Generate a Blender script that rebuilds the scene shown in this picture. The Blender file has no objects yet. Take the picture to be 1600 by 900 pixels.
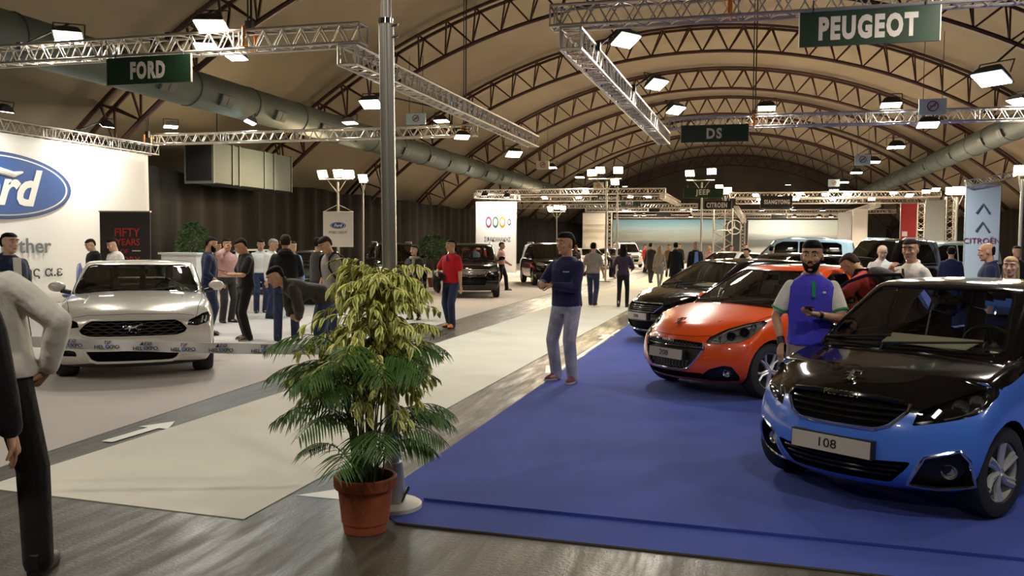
import bpy, bmesh, math, random
import numpy as np
from mathutils import Vector, Matrix, noise
from mathutils.bvhtree import BVHTree

sc = bpy.context.scene
COL = sc.collection
PI = math.pi

# ------------------------------------------------------------------ camera
FPX, CAMH, ROLL, VPX, VPY = 1330.0, 1.70, 0.008, 1163.0, 384.0
def _cam_basis():
    d = Vector((VPX-800, 450-VPY, -FPX)).normalized()
    up = Vector((ROLL, 1.0, 0.0)); up.z = -(d.x*up.x+d.y)/d.z; up.normalize()
    return Matrix((d.cross(up), d, up))          # rows: world axes seen by the camera
CM = _cam_basis()
cam_d = bpy.data.cameras.new('camera'); cam = bpy.data.objects.new('camera', cam_d); COL.objects.link(cam)
cam.matrix_world = Matrix.Translation((0, 0, CAMH)) @ CM.to_4x4()
cam_d.sensor_width = 36.0; cam_d.lens = 36.0*FPX/1600; cam_d.clip_start = 0.05; cam_d.clip_end = 400
sc.camera = cam

def ray(px, py): return CM @ Vector((px-800, 450-py, -FPX))
def ground(px, py, z=0.0):
    r = ray(px, py); return Vector((0, 0, CAMH)) + r*((z-CAMH)/r.z)
def atY(px, py, Y):
    r = ray(px, py); return Vector((0, 0, CAMH)) + r*(Y/r.y)
def atX(px, py, X):
    r = ray(px, py); return Vector((0, 0, CAMH)) + r*(X/r.x)

# ------------------------------------------------------------------ world, exposure
w = bpy.data.worlds.new('hall_air'); sc.world = w; w.use_nodes = True
w.node_tree.nodes['Background'].inputs[0].default_value = (0.9, 0.72, 0.5, 1)
w.node_tree.nodes['Background'].inputs[1].default_value = 0.03
sc.view_settings.view_transform = 'Standard'; sc.view_settings.look = 'None'
sc.view_settings.gamma = 1.0; sc.view_settings.use_curve_mapping = False
sc.view_settings.exposure = 0.25
LAMP_W = 0.26      # one dial for every lamp of the hall

# ------------------------------------------------------------------ materials
_M = {}
def mat(name, col=(0.8, 0.8, 0.8), rough=0.5, metal=0.0, spec=0.5, coat=0.0, var=0.0, scale=8.0, bump=0.0, bscale=40.0,
        emit=None, estr=0.0, alpha=1.0, sheen=0.0, aniso=None, vstretch=(1, 1, 1)):
    if name in _M: return _M[name]
    m = bpy.data.materials.new(name); m.use_nodes = True; nt = m.node_tree; N = nt.nodes; L = nt.links
    b = N['Principled BSDF']
    b.inputs['Base Color'].default_value = (*col, 1); b.inputs['Roughness'].default_value = rough
    b.inputs['Metallic'].default_value = metal; b.inputs['Specular IOR Level'].default_value = spec
    b.inputs['Coat Weight'].default_value = coat; b.inputs['Coat Roughness'].default_value = 0.03
    b.inputs['Alpha'].default_value = alpha
    if sheen: b.inputs['Sheen Weight'].default_value = sheen
    if emit: b.inputs['Emission Color'].default_value = (*emit, 1); b.inputs['Emission Strength'].default_value = estr
    tc = N.new('ShaderNodeTexCoord'); mp = N.new('ShaderNodeMapping'); mp.inputs['Scale'].default_value = vstretch
    L.new(tc.outputs['Object'], mp.inputs['Vector'])
    if var:
        n = N.new('ShaderNodeTexNoise'); n.inputs['Scale'].default_value = scale; n.inputs['Detail'].default_value = 4
        L.new(mp.outputs[0], n.inputs['Vector'])
        r = N.new('ShaderNodeMapRange'); r.inputs[1].default_value = 0.3; r.inputs[2].default_value = 0.7
        r.inputs[3].default_value = 1-var; r.inputs[4].default_value = 1+var; L.new(n.outputs[0], r.inputs[0])
        h = N.new('ShaderNodeVectorMath'); h.operation = 'SCALE'; h.inputs[0].default_value = col
        L.new(r.outputs[0], h.inputs['Scale']); L.new(h.outputs[0], b.inputs['Base Color'])
    if bump:
        n2 = N.new('ShaderNodeTexNoise'); n2.inputs['Scale'].default_value = bscale; n2.inputs['Detail'].default_value = 3
        L.new(mp.outputs[0], n2.inputs['Vector'])
        bp = N.new('ShaderNodeBump'); bp.inputs['Strength'].default_value = bump; bp.inputs['Distance'].default_value = 0.02
        L.new(n2.outputs[0], bp.inputs['Height']); L.new(bp.outputs[0], b.inputs['Normal'])
    _M[name] = m; return m
def glass(name, tint=(0.75, 0.8, 0.75), rough=0.02, ior=1.5, boost=1.0):
    if name in _M: return _M[name]
    m = bpy.data.materials.new(name); m.use_nodes = True; nt = m.node_tree; N = nt.nodes; L = nt.links
    N.remove(N['Principled BSDF']); out = N['Material Output']
    t = N.new('ShaderNodeBsdfTransparent'); t.inputs[0].default_value = (*tint, 1)
    g = N.new('ShaderNodeBsdfGlossy'); g.inputs['Roughness'].default_value = rough; g.inputs[0].default_value = (1, 1, 1, 1)
    f = N.new('ShaderNodeFresnel'); f.inputs[0].default_value = ior
    mx = N.new('ShaderNodeMixShader'); L.new(f.outputs[0], mx.inputs[0]); L.new(t.outputs[0], mx.inputs[1]); L.new(g.outputs[0], mx.inputs[2])
    L.new(mx.outputs[0], out.inputs[0]); _M[name] = m; return m

# ------------------------------------------------------------------ mesh building
def sm(bm_or_me, ang=40):
    me = bm_or_me
    if len(me.polygons) == 0: return
    me.polygons.foreach_set('use_smooth', [True]*len(me.polygons))
    if ang < 179: me.set_sharp_from_angle(angle=math.radians(ang))
def link(name, me, mats=(), parent=None, ang=40):
    o = bpy.data.objects.new(name, me); COL.objects.link(o)
    for m in (mats if isinstance(mats, (list, tuple)) else [mats]):
        if m is not None: me.materials.append(m)
    if ang: sm(me, ang)
    if parent is not None: o.parent = parent
    return o
class MB:
    def __init__(s): s.v = []; s.f = []; s.mi = []
    def add(s, vs, fs, mi=0):
        k = len(s.v); s.v += [tuple(p) for p in vs]; s.f += [tuple(i+k for i in f) for f in fs]; s.mi += [mi]*len(fs); return s
    def box(s, c, d, M=None, mi=0):
        x, y, z = d[0]/2, d[1]/2, d[2]/2; c = Vector(c)
        vs = [Vector((i*x, j*y, k*z)) for i in (-1, 1) for j in (-1, 1) for k in (-1, 1)]
        vs = [(M @ q if M is not None else q)+c for q in vs]
        return s.add(vs, [(0, 1, 3, 2), (4, 6, 7, 5), (0, 4, 5, 1), (2, 3, 7, 6), (0, 2, 6, 4), (1, 5, 7, 3)], mi)
    def tube(s, pts, r, n=8, mi=0, caps=True, closed=False, flat=None):
        pts = [Vector(p) for p in pts]; m = len(pts)
        rr = r if isinstance(r, (list, tuple)) else [r]*m
        vs = []; a = None
        for i, p in enumerate(pts):
            if closed: d = pts[(i+1) % m]-pts[i-1]
            else: d = pts[min(i+1, m-1)]-pts[max(i-1, 0)]
            if d.length < 1e-9: d = Vector((0, 0, 1))
            d.normalize()
            if a is None: a = d.cross(Vector((0, 0, 1)) if abs(d.z) < 0.9 else Vector((1, 0, 0))).normalized()
            else:
                a = a-d*a.dot(d)
                a = a.normalized() if a.length > 1e-6 else d.cross(Vector((0, 0, 1))).normalized()
            b = d.cross(a)
            for k in range(n):
                t = 2*PI*k/n+(PI/n if n == 4 else 0); ri = rr[i]
                if isinstance(ri, (list, tuple)): vs.append(p+a*(math.cos(t)*ri[0])+b*(math.sin(t)*ri[1]))
                else: vs.append(p+(a*math.cos(t)+b*math.sin(t))*ri)
        fs = []
        for i in range(m if closed else m-1):
            j = (i+1) % m
            for k in range(n):
                fs.append((i*n+k, i*n+(k+1) % n, j*n+(k+1) % n, j*n+k))
        if caps and not closed:
            fs.append(tuple(range(n-1, -1, -1))); fs.append(tuple((m-1)*n+k for k in range(n)))
        return s.add(vs, fs, mi)
    def lathe(s, prof, n=24, M=None, mi=0, closed=False):
        vs = []; m = len(prof)
        for r, z in prof:
            for k in range(n):
                t = 2*PI*k/n; q = Vector((r*math.cos(t), r*math.sin(t), z)); vs.append(M @ q if M is not None else q)
        fs = []
        for i in range(m if closed else m-1):
            j = (i+1) % m
            for k in range(n): fs.append((i*n+k, i*n+(k+1) % n, j*n+(k+1) % n, j*n+k))
        if not closed:
            if prof[0][0] > 1e-6: fs.append(tuple(range(n-1, -1, -1)))
            if prof[-1][0] > 1e-6: fs.append(tuple((m-1)*n+k for k in range(n)))
        return s.add(vs, fs, mi)
    def ell(s, c, r, n=12, m=8, M=None, mi=0):
        prof = []; vs = []
        for i in range(m+1):
            a = -PI/2+PI*i/m
            for k in range(n):
                t = 2*PI*k/n
                q = Vector((math.cos(a)*math.cos(t)*r[0], math.cos(a)*math.sin(t)*r[1], math.sin(a)*r[2]))
                vs.append((M @ q if M is not None else q)+Vector(c))
        fs = []
        for i in range(m):
            for k in range(n):
                fs.append((i*n+k, i*n+(k+1) % n, (i+1)*n+(k+1) % n, (i+1)*n+k))
        return s.add(vs, fs, mi)
    def prism(s, poly, d, M=None, mi=0):
        """poly: 3-D points of one flat outline, d: the thickness vector"""
        n = len(poly); d = Vector(d); vs = [Vector(p) for p in poly]+[Vector(p)+d for p in poly]
        if M is not None: vs = [M @ q for q in vs]
        fs = [tuple(range(n-1, -1, -1)), tuple(range(n, 2*n))]+[(i, (i+1) % n, n+(i+1) % n, n+i) for i in range(n)]
        return s.add(vs, fs, mi)
    def mesh(s, name='m', merge=True):
        me = bpy.data.meshes.new(name); me.from_pydata(s.v, [], s.f)
        me.polygons.foreach_set('material_index', s.mi)
        bm = bmesh.new(); bm.from_mesh(me)
        if merge: bmesh.ops.remove_doubles(bm, verts=bm.verts, dist=1e-5)
        bmesh.ops.recalc_face_normals(bm, faces=bm.faces); bm.to_mesh(me); bm.free(); return me
    def build(s, name, mats, parent=None, ang=40):
        return link(name, s.mesh(name), mats, parent, ang)
def empty(name, loc=(0, 0, 0), rz=0.0):
    o = bpy.data.objects.new(name, None); COL.objects.link(o); o.location = loc; o.rotation_euler = (0, 0, rz)
    o.empty_display_size = 0.1; return o
def tag(o, label=None, cat=None, group=None, kind=None):
    if label: o['label'] = label
    if cat: o['category'] = cat
    if group: o['group'] = group
    if kind: o['kind'] = kind
    return o
def struct(o): o['kind'] = 'structure'; return o
def dup(o, parent=None):
    c = o.copy(); COL.objects.link(c)
    if parent is not None: c.parent = parent
    for ch in list(o.children): dup(ch, c)
    return c
def rotz(a): return Matrix.Rotation(a, 3, 'Z')
def text(s, size, name, m, parent=None, loc=(0, 0, 0), R=None, xs=1.0, bold=0.0, ext=0.002, align='CENTER', shear=0.0, space=1.0):
    c = bpy.data.curves.new(name, 'FONT'); c.body = s; c.size = size; c.align_x = align; c.align_y = 'CENTER'
    c.offset = bold*size; c.extrude = ext; c.shear = shear; c.space_character = space; c.resolution_u = 3
    o = bpy.data.objects.new(name, c); me = bpy.data.meshes.new_from_object(o); bpy.data.objects.remove(o)
    M = Matrix.Diagonal((xs, 1, 1)).to_4x4()
    if R is not None: M = R.to_4x4() @ M
    me.transform(Matrix.Translation(loc) @ M); me.materials.clear()
    return link(name, me, m, parent, 30)
R_FRONT = Matrix(((1, 0, 0), (0, 0, -1), (0, 1, 0)))      # lettering that faces -Y
R_XPOS = Matrix(((0, 0, 1), (1, 0, 0), (0, 1, 0)))         # lettering that faces +X
# ------------------------------------------------------------------ the hall
K = 1.42
XC, ZC, RC = -1.5*K, 1.7-10.8*K, 17.3*K          # centre and radius of the arches' lower chord
ARCH0, ARCHD = 15.6*K, 7.0*K
ARCHY = [ARCH0+ARCHD*i for i in range(-2, 9)]
XL, XR = -19.2, 15.6                              # curtains
YE, YB = 106.0, -9.0

def floor_mat():
    m = mat('polished_concrete', (0.17, 0.145, 0.11), 0.3, spec=0.35); nt = m.node_tree; N = nt.nodes; L = nt.links; b = N['Principled BSDF']
    tc = N.new('ShaderNodeTexCoord')
    def noi(scale, st, det=6, rot=0):
        mp = N.new('ShaderNodeMapping'); mp.inputs['Scale'].default_value = st; mp.inputs['Rotation'].default_value = (0, 0, rot)
        L.new(tc.outputs['Object'], mp.inputs[0])
        n = N.new('ShaderNodeTexNoise'); n.inputs['Scale'].default_value = scale; n.inputs['Detail'].default_value = det
        n.inputs['Roughness'].default_value = 0.65; L.new(mp.outputs[0], n.inputs['Vector']); return n
    n1 = noi(1.1, (1, 1, 1)); n2 = noi(9, (1, 0.12, 1), 6, 0.35); n3 = noi(45, (1, 1, 1), 2)
    cr = N.new('ShaderNodeValToRGB'); e = cr.color_ramp.elements
    e[0].position = 0.3; e[0].color = (0.026, 0.021, 0.015, 1); e[1].position = 0.72; e[1].color = (0.095, 0.080, 0.058, 1)
    mx = N.new('ShaderNodeMath'); mx.operation = 'MULTIPLY_ADD'; mx.inputs[1].default_value = 0.45; L.new(n2.outputs[0], mx.inputs[0])
    m2 = N.new('ShaderNodeMath'); m2.operation = 'MULTIPLY'; m2.inputs[1].default_value = 0.55; L.new(n1.outputs[0], m2.inputs[0]); L.new(m2.outputs[0], mx.inputs[2])
    L.new(mx.outputs[0], cr.inputs[0]); L.new(cr.outputs[0], b.inputs['Base Color'])
    r = N.new('ShaderNodeMapRange'); r.inputs[1].default_value = 0.35; r.inputs[2].default_value = 0.65; r.inputs[3].default_value = 0.30; r.inputs[4].default_value = 0.6
    L.new(n2.outputs[0], r.inputs[0]); L.new(r.outputs[0], b.inputs['Roughness'])
    bp = N.new('ShaderNodeBump'); bp.inputs['Strength'].default_value = 0.25; bp.inputs['Distance'].default_value = 0.01
    L.new(n3.outputs[0], bp.inputs['Height']); L.new(bp.outputs[0], b.inputs['Normal']); return m
struct(MB().box((-1.8, (YE+YB)/2, -0.1), (37, YE-YB, 0.2)).build('floor', floor_mat()))

def carpet(name, poly, m, z=0.006, label=None, cat='carpet'):
    mb = MB().prism([(x, y, 0.0005) for x, y in poly], (0, 0, z))
    return tag(mb.build(name, m), kind='structure')
M_CREAM = mat('cream_carpet', (0.72, 0.69, 0.60), 0.85, var=0.05, scale=1.2, bump=0.1, bscale=300, spec=0.2)
M_GREY = mat('grey_carpet', (0.50, 0.455, 0.42), 0.8, var=0.05, scale=0.9, bump=0.1, bscale=300, spec=0.25)
M_BLUE = mat('blue_carpet', (0.033, 0.060, 0.31), 0.9, var=0.12, scale=1.5, bump=0.25, bscale=400, spec=0.15, sheen=0.1)
M_TAPE = mat('white_floor_tape', (0.8, 0.78, 0.72), 0.5)
carpet('floor_aisle_carpet', [(-5.0, 4.60), (-2.92, 4.52), (-2.86, 98), (-5.2, 98)], M_CREAM)
carpet('floor_grey_carpet', [(-18.2, 4.6), (-5.3, 4.7), (-6.05, 14.4), (-6.35, 24), (-6.6, 98), (-18.9, 98)], M_GREY)  # far stretch carried on to bounce light up to the roof
carpet('floor_bounce_carpet', [(-2.3, 31), (15.2, 31), (15.2, 98), (-2.3, 98)], M_GREY)  # pale carpet added to bounce light up to the far roof
carpet('floor_blue_carpet', [(-2.0, 4.72), (9.5, 4.5), (9.5, 30), (-2.33, 30), (-2.33, 5.1)], M_BLUE)
# a shallow fold running across the near end of the blue carpet
mb = MB(); mb.tube([(-2.0+0.5*i, 5.18-0.012*i, 0.0060) for i in range(20)], [(0.0025, 0.02)]*20, 8)
struct(mb.build('trim_1', M_BLUE))
# a dark rubber edge where the blue carpet starts, and the white strips of tape
mb = MB(); mb.tube([(-2.0+0.3*i+0.01*math.sin(i), 4.715-0.0057*i, 0.004) for i in range(39)], 0.009, 5)
struct(mb.build('trim_2', mat('frayed_edge', (0.05, 0.045, 0.035), 0.9)))
def strip(p, q, w_, name, label):
    p = Vector(p); q = Vector(q); d = (q-p).normalized(); s = Vector((-d.y, d.x))*w_/2
    return tag(MB().prism([(*(p+s), 0.0015), (*(q+s), 0.0015), (*(q-s), 0.0015), (*(p-s), 0.0015)], (0, 0, 0.0012)).build(name, M_TAPE), label, 'tape')
strip((-2.39, 10.6), (-2.38, 17), 0.05, 'floor_tape', 'long white tape strip along the blue carpet edge')
strip((-2.45, 10.9), (-2.60, 11.6), 0.10, 'floor_tape', 'short white tape patch on the concrete beside the jeans man')
# floor arrows
def arrow(px, label, s=1.0, rz=0.0):
    c = ground(*px); pts = [(-0.055, -0.45), (0.055, -0.45), (0.055, 0.12), (0.16, 0.12), (0, 0.42), (-0.16, 0.12), (-0.055, 0.12)]
    mb = MB(); mb.prism([(x*s, y*s, 0.0) for x, y in pts], (0, 0, 0.0015))
    o = mb.build('floor_arrow', M_TAPE); o.location = (c.x, c.y, 0.0075); o.rotation_euler.z = rz; return tag(o, label, 'arrow')
arrow((225, 674), 'white floor arrow on the dark strip before the silver sports car', 1.0, -0.02)
arrow((945, 526), 'white floor arrow on the concrete beside the black hatchback', 1.0, 0)
o = MB().prism([(-0.22, -0.1, 0), (0.2, -0.1, 0), (0.2, 0.13, 0), (0.0, 0.13, 0)], (0, 0, 0.0015)).build('floor_tape', M_TAPE)
c = ground(520, 772); o.location = (c.x, c.y, 0.001); tag(o, 'white tape scrap on the concrete behind the flower pot', 'tape')

# the roof skin: fabric stretched over the arches
M_ROOF = mat('roof_membrane', (0.32, 0.268, 0.19), 0.75, var=0.10, scale=0.35, spec=0.2)
def vault():
    na, ny = 64, 120; a0, a1 = math.radians(-8), math.radians(188); vs = []; y0, y1 = YB-2, YE
    for j in range(ny+1):
        y = y0+(y1-y0)*j/ny
        r = RC+1.30+0.45*abs(math.sin(PI*(y-ARCH0)/ARCHD))**0.8
        for i in range(na+1):
            a = a0+(a1-a0)*i/na; vs.append((XC+r*math.cos(a), y, ZC+r*math.sin(a)))
    fs = [(j*(na+1)+i, j*(na+1)+i+1, (j+1)*(na+1)+i+1, (j+1)*(na+1)+i) for j in range(ny) for i in range(na)]
    vs2 = []
    return MB().add(vs, fs)
ce = vault().build('ceiling', M_ROOF, ang=60); struct(ce)
md = ce.modifiers.new('thickness', 'SOLIDIFY'); md.thickness = 0.05; md.offset = 0
# arches: a lower chord, a pair of upper chords and the zigzag between them
M_RUST = mat('dark_red_steel', (0.062, 0.022, 0.016), 0.55, spec=0.4)
def arch(y, n, far):
    a0 = math.asin(min(1, (0.0-ZC)/RC)); a1 = PI-a0; mb = MB(); N_ = 40 if not far else 32; D = 1.15; ns = 6 if not far else 4
    P = lambda a, r, dy=0: Vector((XC+r*math.cos(a), y+dy, ZC+r*math.sin(a)))
    seg = 60
    mb.tube([P(a0+(a1-a0)*i/seg, RC) for i in range(seg+1)], 0.085, ns)
    for dy in (-0.3, 0.3): mb.tube([P(a0-0.01+(a1-a0+0.02)*i/seg, RC+D, dy) for i in range(seg+1)], 0.07, ns)
    for i in range(N_):
        t0 = a0+(a1-a0)*i/N_; t1 = a0+(a1-a0)*(i+1)/N_; tm = (t0+t1)/2
        for dy in (-0.3, 0.3):
            mb.tube([P(t0, RC), P(tm, RC+D, dy)], 0.04, 4, caps=False); mb.tube([P(tm, RC+D, dy), P(t1, RC)], 0.04, 4, caps=False)
        mb.tube([P(tm, RC+D, -0.3), P(tm, RC+D, 0.3)], 0.035, 4, caps=False)
    struct(mb.build('trim_%d' % n, M_RUST))
for i, y in enumerate(ARCHY): arch(y, 3+i, i > 6)
# small junction boxes and cables that hang from the arches
# side curtains and end wall
def curtain(name, x, y0, y1, h, m, sgn, seed):
    rnd = random.Random(seed); n = int((y1-y0)*5); mb = MB(); vs = []; ph = 0
    for i in range(n+1):
        ph += rnd.uniform(0.5, 1.5); y = y0+(y1-y0)*i/n; d = 0.10*math.sin(ph)+0.05*math.sin(y*0.9)
        vs += [(x+d*1.2+0.05*sgn, y, -0.02), (x+d, y, h*0.5), (x+d*0.7, y, h+0.05*math.sin(y*1.1))]
    fs = []
    for i in range(n):
        for k in range(2): fs.append((i*3+k, i*3+3+k, i*3+4+k, i*3+1+k))
    mb.add(vs, fs); o = mb.build(name, m, ang=180); md = o.modifiers.new('thickness', 'SOLIDIFY'); md.thickness = 0.02; return struct(o)
M_CURT = mat('black_curtain', (0.030, 0.027, 0.024), 0.9, var=0.25, scale=2.0, vstretch=(1, 1, 0.15), spec=0.15)
curtain('wall_left', XL, YB, YE-1, 4.15, M_CURT, 1, 1)
curtain('wall_right', XR, YB, YE-1, 4.0, M_CURT, -1, 2)
M_DARK = mat('dark_wall', (0.15, 0.125, 0.095), 0.85, var=0.2, scale=0.4)
def endwall(name, y, m):
    mb = MB(); pts = [(XC+(RC+2.2)*math.cos(math.radians(a)), y, ZC+(RC+2.2)*math.sin(math.radians(a))) for a in range(30, 151, 4)]
    mb.prism([(pts[0][0], y, -0.05)]+pts+[(pts[-1][0], y, -0.05)], (0, 0.15, 0)); return struct(mb.build(name, m))
endwall('wall_back', YE, M_DARK); endwall('wall_front', YB-0.2, mat('dark_wall_near', (0.045, 0.038, 0.030), 0.85))
# ------------------------------------------------------------------ aluminium trusses
M_ALU = mat('aluminium', (0.62, 0.58, 0.52), 0.38, metal=0.75)
def truss(p0, p1, label, group=None, s=0.29, z0=None, near=True, cat='truss', tri=False, up=None):
    """square lattice from p0 to p1 (p = centre of the section)"""
    p0 = Vector(p0); p1 = Vector(p1); L_ = (p1-p0).length; d = (p1-p0)/L_
    u = Vector((0, 0, 1)) if abs(d.z) < 0.9 else Vector((1, 0, 0))
    sd = d.cross(u).normalized(); u = sd.cross(d).normalized(); h = s/2
    root = empty('truss', p0); tag(root, label, cat, group)
    cor = [(-h, -h), (h, -h), (h, h), (-h, h)]
    if tri: cor = [(-h, -h), (h, -h), (0, h)]
    off = [sd*a+u*b for a, b in cor]; n = len(cor); pr = 0.025 if s > .2 else .016; ns = 8 if near else 5
    if near:
        for o in off: MB().tube([o, o+d*L_], pr, ns).build('chord', M_ALU, root)
        mb = MB()
    else:
        mb = MB()
        for o in off: mb.tube([o, o+d*L_], pr*1.2, ns)
    step = s*1.15 if near else s*1.5; m = max(2, int(round(L_/step))); br = 0.011 if near else 0.016
    for k in range(n):
        a, b = off[k], off[(k+1) % n]
        for i in range(m):
            t0 = d*(L_*i/m); t1 = d*(L_*(i+1)/m); tm = (t0+t1)/2
            if k % 2: a, b = off[(k+1) % n], off[k]
            mb.tube([a+t0, b+tm], br, 5 if near else 3, caps=False); mb.tube([b+tm, a+t1], br, 5 if near else 3, caps=False)
        a, b = off[k], off[(k+1) % n]
        j = 0.0
        while j < L_+0.01:                       # end frames where the sections are pinned together
            for e in ((0.0, 0.10) if near else (0.0,)):
                if j+e <= L_+0.02: mb.tube([a+d*min(j+e, L_), b+d*min(j+e, L_)], br*1.3, 5, caps=False)
            j += 2.5
        mb.tube([a+d*L_, b+d*L_], br*1.3, 5, caps=False)
    mb.build('bracing', M_ALU, root); return root
TZ = 4.90
truss((-17.9, 12.2, TZ), (-5.72, 12.2, TZ), 'long truss carrying the FORD sign, its end free beside the steel mast')
truss((-5.93, 12.05, TZ-0.325), (-5.78, 23.4, TZ-0.325), 'truss running away behind the steel mast, below the end of the FORD truss')
truss((-18.1, 23.2, TZ), (-7.4, 23.2, TZ), 'horizontal truss on the far side of the stand with the silver sports car')
truss((-18.15, 9.0, TZ-0.325), (-18.15, 23.3, TZ-0.325), 'truss along the top of the white FORD wall banner')
truss((-2.75, 12.2, TZ+0.06), (9.0, 12.2, TZ+0.06), 'near truss carrying the PEUGEOT sign at the top right')
truss((-2.45, 12.05, TZ-0.27), (-2.15, 23.4, TZ-0.33), 'truss hanging with its open square end toward the camera, left of the PEUGEOT sign')
truss((-2.1, 23.2, TZ+0.03), (9.5, 23.2, TZ+0.03), 'horizontal truss above the DS sign')
def T(px0, px1, Y, label, group=None, dz=0.0, **k):
    a = atY(px0[0], px0[1], Y); b = atY(px1[0], px1[1], Y); z = (a.z+b.z)/2
    return truss((a.x, Y, z), (b.x, Y, z), label, group, near=False, **k)
GF = 'distant trusses across the hall'
T((745, 300), (1040, 299), 48, 'distant horizontal truss left of the twin halogen poles, uppermost there', GF)
T((800, 311), (1048, 310), 52, 'distant truss passing behind the ALFA ROMEO sign', GF)
T((800, 323), (1090, 321), 64, 'distant truss behind the FIAT sign', GF)
T((915, 328), (1080, 328), 68, 'distant truss over the yellow poster, left of the aisle', GF)
T((960, 338), (1150, 338), 84, 'farthest truss, along the top of the sky blue backdrop', GF)
T((1140, 305), (1470, 303), 50, 'distant truss at the right, uppermost above the SSANGYONG sign', GF)
T((1150, 315), (1450, 313), 56, 'distant truss at the right, passing behind the SSANGYONG sign', GF)
T((1080, 330), (1400, 331), 72, 'distant truss at the right above the grey backdrop', GF)
T((1150, 338), (1330, 338), 80, 'distant truss along the top of the grey backdrop', GF)
a = atY(1035, 305, 48); b = atY(1060, 318, 60); truss(a, b, 'short distant truss running away at the end of the left hand trusses', GF, near=False)
a = atY(1150, 325, 62); b = atY(1163, 345, 74); truss(a, b, 'short distant truss sloping beside the CITROEN sign', GF, near=False)
a = atY(1312, 338, 78); b = atY(1372, 318, 56); truss((a.x, a.y, a.z), (b.x, b.y, a.z), 'distant truss along the top of the grey posters at the right', GF, near=False)
# upright towers
def tower(px, ytop, Y, label, s=0.30, z0=0.0, group=None):
    c = atY(px, 380, Y); t = atY(px, ytop, Y)
    return truss((c.x, Y, z0), (c.x, Y, t.z), label, group, near=False, s=s, cat='tower')
tower(1129, 326, 46, 'wide upright lattice tower under the CITROEN sign', 0.95)
tower(1438, 318, 44, 'slim upright truss right of the red banner', 0.35)
tower(1483, 308, 42, 'slim upright truss right of the green and white poster', 0.35)
tower(1160, 335, 60, 'slim upright truss between the CITROEN sign and the dark booth', 0.3)
tower(952, 330, 70, 'dark upright column of truss left of the sky blue backdrop', 0.35)
# chain hoists that carry the trusses
M_ORANGE = mat('orange_hoist', (0.9, 0.28, 0.02), 0.5); M_CHAIN = mat('hoist_chain', (0.05, 0.045, 0.04), 0.5, metal=0.5)
def hoist(x, y, z, top, label, body=True):
    r = empty('chain_hoist', (x, y, z)); tag(r, label, 'hoist')
    mb = MB(); mb.tube([(0.03, 0, 0.2), (0.03, 0, top-z)], 0.018, 6); mb.tube([(-0.03, 0, 0.2), (-0.05, 0.02, top-z)], 0.014, 6); mb.build('chain', M_CHAIN, r)
    mb = MB(); mb.box((0, 0, 0.12), (0.12, 0.09, 0.2)); mb.build('motor', M_CHAIN, r)
    mb = MB(); mb.tube([(0, -0.17, 0.1), (0.0, -0.19, -0.2), (0, 0.17, -0.22), (0, 0.17, 0.1)], 0.03, 6); mb.build('sling', M_ORANGE, r)
def hz(px, py, Y): p = atY(px, py, Y); return p
p = hz(390, 40, 12.2); hoist(p.x, 12.2, 5.0, 9.4, 'black chain hoist with orange sling on the FORD truss')
p = hz(1141, 10, 12.2); hoist(p.x, 12.2, 5.05, 12.0, 'black chain hoist with orange sling on the PEUGEOT truss')
p = hz(1178, 185, 23.2); hoist(p.x, 23.2, 5.0, 12.2, 'black chain hoist with orange sling beside the DS sign')
p = hz(218, 200, 23.2); hoist(p.x+.3, 23.2, 4.95, 5.7, 'chain hoist hooked to the roof arch above the end of the white FORD banner')
p = hz(726, 195, 23.2); hoist(p.x, 23.2, 4.9, 11.0, 'chain hoist with orange sling at the right end of the horizontal truss behind the mast')

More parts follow.
